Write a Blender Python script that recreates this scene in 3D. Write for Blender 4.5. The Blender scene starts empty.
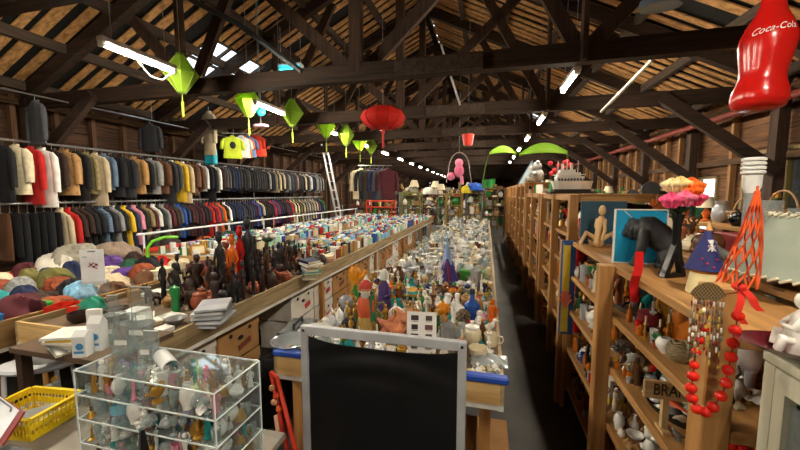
import bpy, math, random
from mathutils import Vector, Matrix
random.seed(7)
R = random.Random(11)
SC = bpy.context.scene
COL = SC.collection
PI = math.pi

# ------------------------------------------------------------------ camera numbers (800x450 frame)
FPX, CAMH = 345.0, 1.75
_d = Vector((87, 32, FPX)).normalized()
_sy = _d.x; _cy = math.sqrt(1 - _sy * _sy); _sp = _d.y / _cy; _cp = math.sqrt(1 - _sp * _sp)
AX_R = Vector((_cy, _sy, 0)); AX_U = Vector((-_sy * _sp, _cy * _sp, _cp)); AX_F = Vector((-_sy * _cp, _cy * _cp, -_sp))
EYE = Vector((0, 0, CAMH))

def ray(px, py):
    return AX_R * (px - 400) + AX_U * (225 - py) + AX_F * FPX
def on_x(px, py, x):
    r = ray(px, py); return EYE + r * (x / r.x)
def on_y(px, py, y):
    r = ray(px, py); return EYE + r * (y / r.y)
def on_z(px, py, z):
    r = ray(px, py); return EYE + r * ((z - CAMH) / r.z)

# ------------------------------------------------------------------ materials
def lin(h):
    h = h.lstrip('#')
    out = []
    for i in (0, 2, 4):
        c = int(h[i:i + 2], 16) / 255
        out.append(c / 12.92 if c <= 0.04045 else ((c + 0.055) / 1.055) ** 2.4)
    return (*out, 1)
_M = {}
def mat(hexcol, rough=.6, metal=0.0, kind='plain', c2=None, scale=6.0, spec=.4, alpha=None):
    key = (hexcol, rough, metal, kind, c2, scale, spec)
    if key in _M: return _M[key]
    m = bpy.data.materials.new(f'{kind}_{hexcol.lstrip("#")}'); m.use_nodes = True
    nt = m.node_tree; b = nt.nodes['Principled BSDF']
    b.inputs['Roughness'].default_value = rough; b.inputs['Metallic'].default_value = metal
    b.inputs['Specular IOR Level'].default_value = spec
    c = lin(hexcol)
    if c2 is None:
        k = .72
        d = (c[0] * k, c[1] * k, c[2] * k, 1)
    else: d = lin(c2)
    tc = nt.nodes.new('ShaderNodeTexCoord'); mp = nt.nodes.new('ShaderNodeMapping')
    nt.links.new(tc.outputs['Object'], mp.inputs[0])
    rp = nt.nodes.new('ShaderNodeValToRGB')
    rp.color_ramp.elements[0].color = d; rp.color_ramp.elements[1].color = c
    rp.color_ramp.elements[0].position = .3; rp.color_ramp.elements[1].position = .65
    if kind.startswith('wood'):
        ax = kind[-1]
        s = {'x': (.6, 9, 9), 'y': (9, .6, 9), 'z': (9, 9, .6)}[ax]
        mp.inputs['Scale'].default_value = s
        n = nt.nodes.new('ShaderNodeTexNoise'); n.inputs['Scale'].default_value = scale / 2
        n.inputs['Detail'].default_value = 5; n.inputs['Distortion'].default_value = .6
        nt.links.new(mp.outputs[0], n.inputs['Vector']); nt.links.new(n.outputs['Fac'], rp.inputs[0])
    elif kind == 'check':
        n = nt.nodes.new('ShaderNodeTexChecker'); n.inputs['Scale'].default_value = scale
        n.inputs['Color1'].default_value = c; n.inputs['Color2'].default_value = d
        nt.links.new(mp.outputs[0], n.inputs['Vector'])
        nt.links.new(n.outputs['Color'], b.inputs['Base Color']); _M[key] = m; return m
    elif kind == 'spots':
        n = nt.nodes.new('ShaderNodeTexVoronoi'); n.inputs['Scale'].default_value = scale
        nt.links.new(mp.outputs[0], n.inputs['Vector']); nt.links.new(n.outputs['Distance'], rp.inputs[0])
        rp.color_ramp.elements[0].position = .3; rp.color_ramp.elements[1].position = .42
    elif kind.startswith('stripe'):
        n = nt.nodes.new('ShaderNodeTexWave'); n.inputs['Scale'].default_value = scale
        n.bands_direction = {'x': 'X', 'y': 'Y', 'z': 'Z'}[kind[-1]]
        nt.links.new(mp.outputs[0], n.inputs['Vector']); nt.links.new(n.outputs['Fac'], rp.inputs[0])
        rp.color_ramp.interpolation = 'CONSTANT'
    else:
        n = nt.nodes.new('ShaderNodeTexNoise'); n.inputs['Scale'].default_value = scale
        n.inputs['Detail'].default_value = 4
        nt.links.new(mp.outputs[0], n.inputs['Vector']); nt.links.new(n.outputs['Fac'], rp.inputs[0])
        if kind in ('cloth', 'fur', 'concrete', 'carved'):
            bp = nt.nodes.new('ShaderNodeBump'); bp.inputs['Strength'].default_value = {'cloth': .3, 'fur': .9, 'concrete': .3, 'carved': .8}[kind]
            n2 = nt.nodes.new('ShaderNodeTexNoise'); n2.inputs['Scale'].default_value = {'cloth': 14, 'fur': 60, 'concrete': 8, 'carved': 40}[kind]
            nt.links.new(mp.outputs[0], n2.inputs['Vector'])
            nt.links.new(n2.outputs['Fac'], bp.inputs['Height']); nt.links.new(bp.outputs[0], b.inputs['Normal'])
    nt.links.new(rp.outputs[0], b.inputs['Base Color'])
    _M[key] = m; return m

def emis(hexcol, strength):
    key = ('em', hexcol, strength)
    if key in _M: return _M[key]
    m = bpy.data.materials.new('glow_' + hexcol); m.use_nodes = True
    b = m.node_tree.nodes['Principled BSDF']
    b.inputs['Emission Color'].default_value = lin(hexcol); b.inputs['Emission Strength'].default_value = strength
    b.inputs['Base Color'].default_value = lin(hexcol); _M[key] = m; return m

def clear(hexcol='f4fafa', gloss=.25, rough=.05, tint=.92):
    """thin clear plastic / glass: mostly see-through with a sheen"""
    key = ('cl', hexcol, gloss, rough, tint)
    if key in _M: return _M[key]
    m = bpy.data.materials.new('clear_' + hexcol); m.use_nodes = True
    nt = m.node_tree; nt.nodes.remove(nt.nodes['Principled BSDF']); out = nt.nodes['Material Output']
    t = nt.nodes.new('ShaderNodeBsdfTransparent'); c = lin(hexcol)
    t.inputs[0].default_value = (c[0] * tint, c[1] * tint, c[2] * tint, 1)
    g = nt.nodes.new('ShaderNodeBsdfGlossy'); g.inputs['Roughness'].default_value = rough
    g.inputs[0].default_value = (1, 1, 1, 1)
    d = nt.nodes.new('ShaderNodeBsdfDiffuse'); d.inputs[0].default_value = c
    lw = nt.nodes.new('ShaderNodeLayerWeight'); lw.inputs[0].default_value = .5
    pw = nt.nodes.new('ShaderNodeMath'); pw.operation = 'POWER'; pw.inputs[1].default_value = 3.2; ml = nt.nodes.new('ShaderNodeMath'); ml.operation = 'MULTIPLY_ADD'; ml.inputs[1].default_value = .2 + gloss; ml.inputs[2].default_value = .05
    nt.links.new(lw.outputs['Facing'], pw.inputs[0]); nt.links.new(pw.outputs[0], ml.inputs[0])
    mx = nt.nodes.new('ShaderNodeMixShader'); mx2 = nt.nodes.new('ShaderNodeMixShader'); mx2.inputs[0].default_value = 1 - tint
    nt.links.new(t.outputs[0], mx2.inputs[1]); nt.links.new(d.outputs[0], mx2.inputs[2])
    nt.links.new(ml.outputs[0], mx.inputs[0]); nt.links.new(mx2.outputs[0], mx.inputs[1]); nt.links.new(g.outputs[0], mx.inputs[2])
    nt.links.new(mx.outputs[0], out.inputs[0]); _M[key] = m; return m

def translucent(hexcol):
    m = bpy.data.materials.new('silk_' + hexcol); m.use_nodes = True; nt = m.node_tree; b = nt.nodes['Principled BSDF']; b.inputs['Roughness'].default_value = .6
    n = nt.nodes.new('ShaderNodeTexNoise'); n.inputs['Scale'].default_value = 9; rp = nt.nodes.new('ShaderNodeValToRGB'); c = lin(hexcol)
    rp.color_ramp.elements[0].color = (c[0] * .75, c[1] * .8, c[2] * .7, 1); rp.color_ramp.elements[1].color = c; nt.links.new(n.outputs['Fac'], rp.inputs[0]); nt.links.new(rp.outputs[0], b.inputs['Base Color'])
    t = nt.nodes.new('ShaderNodeBsdfTranslucent'); nt.links.new(rp.outputs[0], t.inputs[0]); mx = nt.nodes.new('ShaderNodeMixShader'); mx.inputs[0].default_value = .5
    nt.links.new(b.outputs[0], mx.inputs[1]); nt.links.new(t.outputs[0], mx.inputs[2]); nt.links.new(mx.outputs[0], nt.nodes['Material Output'].inputs[0]); return m

# ------------------------------------------------------------------ mesh builder
class MB:
    def __init__(s): s.v = []; s.f = []; s.mi = []; s.cur = 0
    def _add(s, vs, fs):
        o = len(s.v); s.v += [tuple(v) for v in vs]; s.f += [tuple(i + o for i in f) for f in fs]; s.mi += [s.cur] * len(fs); return s
    def slot(s, i): s.cur = i; return s
    def box(s, c, size, rz=0, rx=0, ry=0, bev=0):
        x, y, z = size[0] / 2, size[1] / 2, size[2] / 2
        m = Matrix.Rotation(rz, 3, 'Z') @ Matrix.Rotation(ry, 3, 'Y') @ Matrix.Rotation(rx, 3, 'X'); c = Vector(c)
        if bev:
            b = min(bev, x * .9, y * .9, z * .9)
            vs = []
            for sx in (-1, 1):
                for sy in (-1, 1):
                    for sz in (-1, 1):
                        vs += [(sx * (x - b), sy * (y - b), sz * z), (sx * (x - b), sy * y, sz * (z - b)), (sx * x, sy * (y - b), sz * (z - b))]
            def I(sx, sy, sz, k): return ((sx > 0) * 4 + (sy > 0) * 2 + (sz > 0)) * 3 + k
            fs = []
            for q in (-1, 1):
                fs.append((I(-1, -1, q, 0), I(1, -1, q, 0), I(1, 1, q, 0), I(-1, 1, q, 0)))
                fs.append((I(-1, q, -1, 1), I(1, q, -1, 1), I(1, q, 1, 1), I(-1, q, 1, 1)))
                fs.append((I(q, -1, -1, 2), I(q, 1, -1, 2), I(q, 1, 1, 2), I(q, -1, 1, 2)))
            for a in (-1, 1):
                for q in (-1, 1):
                    fs.append((I(-1, a, q, 0), I(1, a, q, 0), I(1, a, q, 1), I(-1, a, q, 1)))
                    fs.append((I(a, -1, q, 0), I(a, 1, q, 0), I(a, 1, q, 2), I(a, -1, q, 2)))
                    fs.append((I(a, q, -1, 1), I(a, q, 1, 1), I(a, q, 1, 2), I(a, q, -1, 2)))
                    for e in (-1, 1): fs.append((I(a, q, e, 0), I(a, q, e, 1), I(a, q, e, 2)))
            return s._add([m @ Vector(v) + c for v in vs], fs)
        vs = [(-x, -y, -z), (x, -y, -z), (x, y, -z), (-x, y, -z), (-x, -y, z), (x, -y, z), (x, y, z), (-x, y, z)]
        return s._add([m @ Vector(v) + c for v in vs], [(3, 2, 1, 0), (4, 5, 6, 7), (0, 1, 5, 4), (1, 2, 6, 5), (2, 3, 7, 6), (3, 0, 4, 7)])
    def bar(s, p0, p1, w, h, up=(0, 0, 1)):
        p0, p1 = Vector(p0), Vector(p1); d = (p1 - p0).normalized(); u = Vector(up)
        if abs(d.dot(u)) > .98: u = Vector((0, 1, 0))
        a = d.cross(u).normalized() * w / 2; b = a.cross(d).normalized() * h / 2
        vs = [p0 - a - b, p0 + a - b, p0 + a + b, p0 - a + b, p1 - a - b, p1 + a - b, p1 + a + b, p1 - a + b]
        return s._add(vs, [(0, 1, 2, 3), (7, 6, 5, 4), (0, 4, 5, 1), (1, 5, 6, 2), (2, 6, 7, 3), (3, 7, 4, 0)])
    def tube(s, path, r, n=8, cap=True):
        path = [Vector(p) for p in path]; L = len(path)
        rs = r if isinstance(r, (list, tuple)) else [r] * L
        vs = []; fs = []; prev = None
        for i, p in enumerate(path):
            d = (path[min(i + 1, L - 1)] - path[max(i - 1, 0)]).normalized()
            if prev is None:
                u = Vector((0, 0, 1)) if abs(d.z) < .9 else Vector((1, 0, 0)); a = d.cross(u).normalized()
            else:
                a = (prev - d * prev.dot(d)); a = a.normalized() if a.length > 1e-6 else prev
            prev = a; b = d.cross(a)
            for k in range(n):
                t = 2 * PI * k / n; vs.append(p + (a * math.cos(t) + b * math.sin(t)) * rs[i])
        for i in range(L - 1):
            for k in range(n):
                k2 = (k + 1) % n; fs.append((i * n + k, i * n + k2, (i + 1) * n + k2, (i + 1) * n + k))
        if cap: fs.append(tuple(range(n - 1, -1, -1))); fs.append(tuple((L - 1) * n + k for k in range(n)))
        return s._add(vs, fs)
    def lathe(s, prof, n=14, c=(0, 0, 0), sx=1, sy=1, m=None):
        vs = []; fs = []; c = Vector(c); L = len(prof)
        for (r, z) in prof:
            for k in range(n):
                t = 2 * PI * k / n; v = Vector((max(r, 1e-4) * math.cos(t) * sx, max(r, 1e-4) * math.sin(t) * sy, z))
                if m is not None: v = m @ v
                vs.append(v + c)
        for i in range(L - 1):
            for k in range(n):
                k2 = (k + 1) % n; fs.append((i * n + k, i * n + k2, (i + 1) * n + k2, (i + 1) * n + k))
        fs.append(tuple(range(n - 1, -1, -1))); fs.append(tuple((L - 1) * n + k for k in range(n)))
        return s._add(vs, fs)
    def ball(s, c, r, n=12, sc=(1, 1, 1), m=None):
        h = max(4, n // 2 + 1)
        prof = [(r * math.sin(PI * i / h), -r * math.cos(PI * i / h) * sc[2]) for i in range(h + 1)]
        return s.lathe(prof, n, c, sc[0], sc[1], m)
    def prism(s, poly, z0, z1, m=None, c=(0, 0, 0)):
        n = len(poly); c = Vector(c)
        vs = [Vector((x, y, z0)) for x, y in poly] + [Vector((x, y, z1)) for x, y in poly]
        if m is not None: vs = [m @ v for v in vs]
        vs = [v + c for v in vs]
        return s._add(vs, [tuple(range(n - 1, -1, -1)), tuple(range(n, 2 * n))] + [(i, (i + 1) % n, n + (i + 1) % n, n + i) for i in range(n)])
    def grid(s, fn, nu, nv, th=0.0):
        vs = []; fs = []
        for j in range(nv + 1):
            for i in range(nu + 1): vs.append(Vector(fn(i / nu, j / nv)))
        w = nu + 1
        for j in range(nv):
            for i in range(nu): fs.append((j * w + i, j * w + i + 1, (j + 1) * w + i + 1, (j + 1) * w + i))
        if th:
            N = len(vs); nrm = [Vector((0, 0, 0)) for _ in vs]
            for f in fs:
                q = (vs[f[1]] - vs[f[0]]).cross(vs[f[3]] - vs[f[0]])
                for i in f: nrm[i] += q
            vs2 = [v - (n.normalized() if n.length > 1e-12 else Vector((0, 0, 1))) * th for v, n in zip(vs, nrm)]
            fs2 = [tuple(i + N for i in reversed(f)) for f in fs]
            edge = [(i, i + 1) for i in range(nu)] + [(j * w + nu, (j + 1) * w + nu) for j in range(nv)] + \
                   [(nv * w + i + 1, nv * w + i) for i in range(nu)] + [((j + 1) * w, j * w) for j in range(nv)]
            es = [(b, a, a + N, b + N) for a, b in edge]
            return s._add(vs + vs2, fs + fs2 + es)
        return s._add(vs, fs)
    def shell(s, prof, th, n=16, c=(0, 0, 0), sx=1, sy=1):
        """hollow vessel: outer profile from the base up, inner wall back down"""
        inner = [(max(r - th, .0005), z) for r, z in reversed(prof)]
        inner[-1] = (max(prof[0][0] - th, .0005), prof[0][1] + th)
        return s.lathe([(0.0005, prof[0][1])] + list(prof) + inner + [(.0005, prof[0][1] + th)], n, c, sx, sy)
    def mesh(s, name, smooth=35):
        me = bpy.data.meshes.new(name); me.from_pydata(s.v, [], s.f)
        if smooth:
            me.polygons.foreach_set('use_smooth', [True] * len(me.polygons))
            me.set_sharp_from_angle(angle=math.radians(smooth))
        return me
    def build(s, name, mats, parent=None, smooth=35, loc=None):
        me = s.mesh(name, smooth)
        if not isinstance(mats, (list, tuple)): mats = [mats]
        for m in mats: me.materials.append(m)
        if len(mats) > 1: me.polygons.foreach_set('material_index', s.mi)
        o = bpy.data.objects.new(name, me); COL.objects.link(o)
        if parent: o.parent = parent
        if loc is not None: o.location = loc
        return o

def empty(name, loc=(0, 0, 0), rz=0):
    o = bpy.data.objects.new(name, None); COL.objects.link(o); o.location = loc; o.rotation_euler = (0, 0, rz)
    o.empty_display_size = .05; return o
def tag(o, label=None, cat=None, group=None, kind=None):
    if label: o['label'] = label
    if cat: o['category'] = cat
    if group: o['group'] = group
    if kind: o['kind'] = kind
    return o
def thing(name, label, cat, loc=(0, 0, 0), rz=0, group=None):
    return tag(empty(name, loc, rz), label, cat, group)
def struct(o): o['kind'] = 'structure'; return o
ORD = ['first', 'second', 'third', 'fourth', 'fifth', 'sixth', 'seventh', 'eighth', 'ninth', 'tenth', 'eleventh', 'twelfth', 'thirteenth',
       'fourteenth', 'fifteenth', 'sixteenth', 'seventeenth', 'eighteenth', 'nineteenth', 'twentieth']
ORD += ['twenty-' + w for w in ORD[:9]] + ['thirtieth'] + ['thirty-' + w for w in ORD[:9]] + ['fortieth'] + ['forty-' + w for w in ORD[:9]]
def inst(src, name, parent=None, loc=(0, 0, 0), rot=(0, 0, 0), scale=(1, 1, 1), material=None):
    """object sharing mesh `src`, with its own material if wanted"""
    o = bpy.data.objects.new(name, src); COL.objects.link(o)
    if parent: o.parent = parent
    o.location = loc; o.rotation_euler = rot; o.scale = scale
    if material is not None and len(src.materials):
        o.material_slots[0].link = 'OBJECT'; o.material_slots[0].material = material
    return o
def text_mesh(txt, size, depth=.001, shear=0.0, font_scale=(1, 1)):
    cu = bpy.data.curves.new('letters', 'FONT'); cu.body = txt; cu.size = size; cu.shear = shear
    cu.align_x = 'CENTER'; cu.align_y = 'CENTER'; cu.extrude = depth; cu.resolution_u = 4
    o = bpy.data.objects.new('letters', cu); COL.objects.link(o)
    dg = bpy.context.evaluated_depsgraph_get(); dg.update()
    me = bpy.data.meshes.new_from_object(o.evaluated_get(dg))
    bpy.data.objects.remove(o); bpy.data.curves.remove(cu)
    return me

# ------------------------------------------------------------------ camera
cam = bpy.data.cameras.new('camera'); co = bpy.data.objects.new('camera', cam); COL.objects.link(co)
co.matrix_world = Matrix(((AX_R.x, AX_U.x, -AX_F.x, 0), (AX_R.y, AX_U.y, -AX_F.y, 0), (AX_R.z, AX_U.z, -AX_F.z, CAMH), (0, 0, 0, 1)))
cam.sensor_width = 36; cam.lens = 36 * FPX / 800; cam.clip_start = .05; cam.clip_end = 200
SC.camera = co
SC.cycles.transparent_max_bounces = 40; SC.cycles.max_bounces = 10; SC.cycles.diffuse_bounces = 5; SC.cycles.glossy_bounces = 5
vs = SC.view_settings; vs.view_transform = 'Standard'; vs.look = 'None'; vs.gamma = 1; vs.use_curve_mapping = False; vs.exposure = 1.75
w = bpy.data.worlds.new('sky'); SC.world = w; w.use_nodes = True
bg = w.node_tree.nodes['Background']; bg.inputs[0].default_value = (.85, .92, 1, 1); bg.inputs[1].default_value = 1.6
# ================================================================== THE HALL
XL, XR, Y0, Y1, ZE = -7.4, 4.25, -4.0, 46.0, 3.3
XC = (XL + XR) / 2; SL = .5; ZR = ZE + SL * (XR - XC)
def roof_z(x): return ZR - SL * abs(x - XC)
CONC = mat('#45423e', .75, kind='concrete', c2='#2c2a28', scale=2.2)
fl = MB().box(((XL + XR) / 2, (Y0 + Y1) / 2, -.05), (XR - XL + .2, Y1 - Y0 + .2, .1)).build('floor', CONC); struct(fl)
OLD = mat('#6d4d2e', .85, kind='wood_z', c2='#38261a', scale=5)
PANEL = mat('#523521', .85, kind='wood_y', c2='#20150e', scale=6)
DARKW = mat('#3b281a', .8, kind='wood_x', c2='#1c120b', scale=6)
DARKZ = mat('#432d1c', .8, kind='wood_z', c2='#22160d', scale=6)
PURL = mat('#4a3b2e', .8, kind='wood_y', c2='#2a2019', scale=5)
BOARD = mat('#c4935a', .8, kind='wood_x', c2='#7d5a34', scale=4)
SHEET = mat('#15120f', .9)

def plank_wall(name, x, out):
    m = MB(); z = 0.0; k = 0
    while z < ZE:
        h = min(.19, ZE - z)
        m.box((x + out * (.05 + .006 * (k % 2)), (Y0 + Y1) / 2, z + h / 2), (.05, Y1 - Y0, h - .008)); z += .19; k += 1
    m.box((x + out * .1, (Y0 + Y1) / 2, ZE / 2 + .15), (.03, Y1 - Y0, ZE + .3))
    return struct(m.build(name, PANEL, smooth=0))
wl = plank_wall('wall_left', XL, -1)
# right wall keeps a window opening (y 7.9..9.2, z 1.0..1.95) and a second one nearer (y 1.4..4.2)
WIN = [(7.9, 8.55, 1.0, 2.05), (5.85, 7.2, 1.3, 2.4)]
def wall_right():
    m = MB(); z = 0.0
    while z < ZE:
        h = min(.19, ZE - z); cuts = []
        for (a, b, c, d) in WIN:
            if z + h > c + .01 and z < d - .01: cuts.append((a, b))
        cuts.sort(); y = Y0
        for (a, b) in cuts + [(Y1, Y1)]:
            if a - y > .01: m.box((XR + .05, (y + a) / 2, z + h / 2), (.05, a - y, h - .006))
            y = b
        z += .19
    y = Y0
    for (a, b, c, d) in sorted(WIN) + [(Y1, Y1, 0, 0)]:
        m.box((XR + .1, (y + a) / 2, ZE / 2 + .15), (.03, a - y, ZE + .3))
        if b > a:
            m.box((XR + .1, (a + b) / 2, c / 2), (.03, b - a, c)); m.box((XR + .1, (a + b) / 2, (d + ZE + .3) / 2), (.03, b - a, ZE + .3 - d))
        y = b
    return struct(m.build('wall_right', mat('#7a5434', .85, kind='wood_y', c2='#3c2819', scale=6), smooth=0))  # lamplight on this wall painted in as a lighter wood colour
wr = wall_right()
wb = struct(MB().box((XC, Y1 + .05, 3.2), (XR - XL, .1, 6.4)).build('wall_back', PANEL))
wf = struct(MB().box((XC, Y0 - .05, 3.2), (XR - XL, .1, 6.4)).build('wall_front', PANEL))
stud_me = MB().box((0, 0, ZE / 2), (.09, .07, ZE)).mesh('stud'); stud_me.materials.append(OLD); stud_lit = MB().box((0, 0, ZE / 2), (.09, .07, ZE)).mesh('stud'); stud_lit.materials.append(mat('#a37a4c', .85, kind='wood_z', c2='#5d4128', scale=5))  # right-wall studs paler: the light on that wall is in the colour
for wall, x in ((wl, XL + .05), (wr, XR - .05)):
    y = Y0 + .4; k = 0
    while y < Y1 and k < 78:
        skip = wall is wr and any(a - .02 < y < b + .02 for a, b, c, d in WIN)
        if not skip: inst(stud_me if wall is wl else stud_lit, 'stud', wall, (x, y, 0))
        y += .58; k += 1
    for z in (1.1, 2.3, 3.2):
        if wall is wr and z == 1.1: continue
        MB().box((x + (.02 if wall is wl else -.02), (Y0 + Y1) / 2, z), (.06, Y1 - Y0, .1)).build('wall_rail', mat('#5d4329', .85, kind='wood_y', c2='#2e2015'), wall)
# windows
GLASS = clear('eef4f6', .3, .03, .97)
for i, (a, b, c, d) in enumerate(WIN):
    wn = struct(MB().box((XR + .03, a, (c + d) / 2), (.1, .05, d - c)).box((XR + .03, b, (c + d) / 2), (.1, .05, d - c))
                .box((XR + .03, (a + b) / 2, c), (.1, b - a, .05)).box((XR + .03, (a + b) / 2, d), (.1, b - a, .05))
                .build('window_%d' % (i + 1), mat('#8f7a55', .7, kind='wood_z')))
    MB().box((XR + .05, (a + b) / 2, (c + d) / 2), (.006, b - a, d - c)).build('pane', GLASS, wn)
    if i == 1:
        MB().box((XR + .03, a + .5, (c + d) / 2), (.07, .07, d - c)).build('mullion', mat('#a08a4c', .7, kind='wood_z'), wn)
        # black sheet added behind the pane for the dark seen through it
        MB().box((XR + .12, (a + b) / 2, (c + d) / 2), (.03, b - a, d - c)).build('shutter', mat('#121314', .6), wn)

# ceiling: dark iron sheet, slatted boards beneath it, purlins
SKY = [('L', 5.6, 7.15, .58, .765), ('R', 8.1, 8.9, .51, .61), ('R', 13.6, 14.9, .44, .6)]   # skylights: side, y0, y1, slope range (0 ridge..1 eave)
def slope_pt(side, t, y, off=0.0):
    W = XR - XC; x = XC + (-1 if side == 'L' else 1) * W * t; z = ZR - SL * W * t
    n = Vector(((-SL if side == 'L' else SL), 0, 1)).normalized()
    return Vector((x, y, z)) + n * off
ceil_root = None
for side in 'LR':
    m = MB(); ys = sorted({Y0, Y1} | {v for s in SKY if s[0] == side for v in s[1:3]}); ts = sorted({0, 1.02} | {v for s in SKY if s[0] == side for v in s[3:5]})
    for i in range(len(ys) - 1):
        for j in range(len(ts) - 1):
            cy = (ys[i] + ys[i + 1]) / 2; ct = (ts[j] + ts[j + 1]) / 2
            if any(s[0] == side and s[1] < cy < s[2] and s[3] < ct < s[4] for s in SKY): continue
            q = [slope_pt(side, ts[j], ys[i], .14), slope_pt(side, ts[j + 1], ys[i], .14), slope_pt(side, ts[j + 1], ys[i + 1], .14), slope_pt(side, ts[j], ys[i + 1], .14)]
            q2 = [p + Vector((0, 0, .03)) for p in q]
            m._add(q + q2, [(0, 1, 2, 3), (7, 6, 5, 4), (0, 4, 5, 1), (1, 5, 6, 2), (2, 6, 7, 3), (3, 7, 4, 0)])
    if ceil_root is None: ceil_root = struct(m.build('ceiling', SHEET, smooth=0))
    else: m.build('roof_sheet', SHEET, ceil_root, smooth=0)
    b = MB(); y = Y0 + .1; rr = random.Random(5 if side == 'L' else 9)
    while y < Y1:
        wd = rr.choice((.11, .13, .15, .12)); segs = [(0.0, 1.0)]
        for s in SKY:
            if s[0] == side and s[1] - .05 < y < s[2] + .05: segs = [(0.0, s[3]), (s[4], 1.0)]
        if rr.random() < .94:
            for (t0, t1) in segs:
                p0 = slope_pt(side, t0, y, .1); p1 = slope_pt(side, t1, y, .1)
                b.bar(p0, p1, wd, .02, up=(0, 0, 1))
        y += wd + rr.choice((.06, .08, .1, .12))
    b.build('roof_boards', BOARD, ceil_root, smooth=0)
    for t in (.0, .16, .32, .48, .64, .8, .96):
        mid = slope_pt(side, t, 0, .03)
        MB().box((mid.x, (Y0 + Y1) / 2, mid.z), (.09, Y1 - Y0, .14)).build('purlin', PURL, ceil_root, smooth=0)
PANEC = clear('f4f8f8', .1, .3, .9)
for k, (side, a, b, t0, t1) in enumerate(SKY):
    q = [slope_pt(side, t0, a, .13), slope_pt(side, t1, a, .13), slope_pt(side, t1, b, .13), slope_pt(side, t0, b, .13)]
    m = MB(); q2 = [p + Vector((0, 0, .01)) for p in q]
    m._add(q + q2, [(0, 1, 2, 3), (7, 6, 5, 4), (0, 4, 5, 1), (1, 5, 6, 2), (2, 6, 7, 3), (3, 7, 4, 0)])
    o = struct(m.build('window_%d' % (k + 3), PANEC, smooth=0))
    f = MB(); n = 3
    for i in range(n + 1):
        y = a + (b - a) * i / n; f.bar(slope_pt(side, t0, y, .1), slope_pt(side, t1, y, .1), .05, .05)
    for t in (t0, (t0 + t1) / 2, t1): f.bar(slope_pt(side, t, a, .1), slope_pt(side, t, b, .1), .05, .05)
    f.build('glazing_bars', PURL, o)

# trusses
def beam_mesh(p0, p1, w, h): return MB().bar(p0, p1, w, h)
ty = 1.9; tk = 0
TR = {}
def truss_parts():
    z = 3.2; L = []
    L.append(('tie_beam', (XL + .12, 0, z), (XR - .12, 0, z), .13, .2))
    L.append(('rafter', (XL + .1, .0, ZE + .02), (XC, 0, ZR - .12), .12, .2)); L.append(('rafter', (XR - .1, 0, ZE + .02), (XC, 0, ZR - .12), .12, .2))
    L.append(('king_post', (XC, 0, z), (XC, 0, ZR - .2), .14, .14))
    for s in (-1, 1):
        L.append(('strut', (XC + s * .08, .1, z + .05), (XC + s * 2.0, .1, roof_z(XC + 2.0) - .2), .07, .15))
        L.append(('strut', (XC + s * 2.5, .1, z + .05), (XC + s * 1.35, .1, roof_z(XC + 1.35) - .2), .07, .15))
        L.append(('strut', (XC + s * 2.55, .1, z + .05), (XC + s * 3.5, .1, roof_z(XC + 3.5) - .2), .07, .15))
        L.append(('hanger', (XC + s * 2.5, -.09, z - .1), (XC + s * 2.5, -.09, roof_z(XC + 2.5) - .15), .05, .12))
        xw = XR - .16 if s > 0 else XL + .16
        L.append(('wall_post', (xw, 0, 0), (xw, 0, 3.25), .14, .16))
        L.append(('knee_brace', (xw - s * .05, -.1, 2.05), (xw - s * 1.55, -.1, 3.2), .09, .16))
    L.append(('splice_plate', (XC + .5, -.09, z - .01), (XC + 1.5, -.09, z - .01), .03, .17))
    return L
for nm, p0, p1, wd, h in truss_parts():
    me = beam_mesh(p0, p1, wd, h).mesh(nm, 0); TR.setdefault(nm, []).append(me)
    me.materials.append(DARKZ if nm in ('king_post', 'wall_post', 'hanger', 'strut') else (PURL if nm == 'splice_plate' else DARKW))
while ty < Y1 - .5:
    lab = 'dark timber roof truss, nearest to the camera overhead' if tk == 0 else f'dark timber roof truss across the hall, {ORD[tk]} from the camera'
    t = thing('roof_truss', lab, 'roof truss', (0, ty, 0), 0, 'timber roof trusses')
    for nm in TR:
        for me in TR[nm]: inst(me, nm, t)
    ty += 2.2; tk += 1
pipe = MB().tube([(XR - .42, Y0 + .2, 3.02), (XR - .42, Y1 - .2, 3.02)], .05, 10).build('conduit_pipe', mat('#7a2f24', .5))
tag(pipe, 'long red-brown pipe running under the eaves of the right wall', 'pipe')

# strip lights
TUBE = emis('fff3dd', 190.0)
LAMPW = mat('#e9e7df', .4)
lh = MB().box((0, 0, .06), (.09, .78, .05), bev=.01).mesh('housing'); lh.materials.append(LAMPW)
le = MB().box((0, 0, .02), (.06, .03, .05)).mesh('end_cap'); le.materials.append(LAMPW)
lt = MB().tube([(0, -.36, .015), (0, .36, .015)], .019, 10).mesh('tube'); lt.materials.append(TUBE)
def strip_light(x, y, z, label):
    t = thing('strip_light', label, 'ceiling light', (x, y, z), 0, 'fluorescent strip lights')
    inst(lh, 'housing', t); inst(le, 'end_cap', t, (0, .37, 0)); inst(le, 'end_cap', t, (0, -.37, 0)); inst(lt, 'tube', t)
    top = roof_z(x) + .0 - z
    for s in (-.28, .28):
        inst(wire_mesh(top), 'hanging_wire', t, (0, s, .08))
    return t
_wm = {}
def wire_mesh(h, r=.004):
    k = (round(h, 2), r)
    if k not in _wm:
        me = MB().tube([(0, 0, 0), (0, 0, k[0])], r, 5).mesh('wire'); me.materials.append(mat('#8d8a84', .5)); _wm[k] = me
    return _wm[k]
for k in range(-2, 15):
    y = 2.88 + 2.15 * k
    strip_light(-3.42, y, 3.08, f'bright fluorescent strip light in the left row, {ORD[k]} from the camera' if k >= 0 else f'fluorescent strip light of the left row, {"above" if k == -1 else "behind"} the camera')
for k in range(-2, 6):
    y = 4.75 + 2.25 * k
    if k == -1: y = .3
    if k == -2: y = -2.2
    strip_light(.95, y, 3.08, f'bright fluorescent strip light in the right row, {ORD[k]} from the camera' if k >= 0 else f'fluorescent strip light of the right row, {"just above" if k == -1 else "well behind"} the camera')
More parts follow.
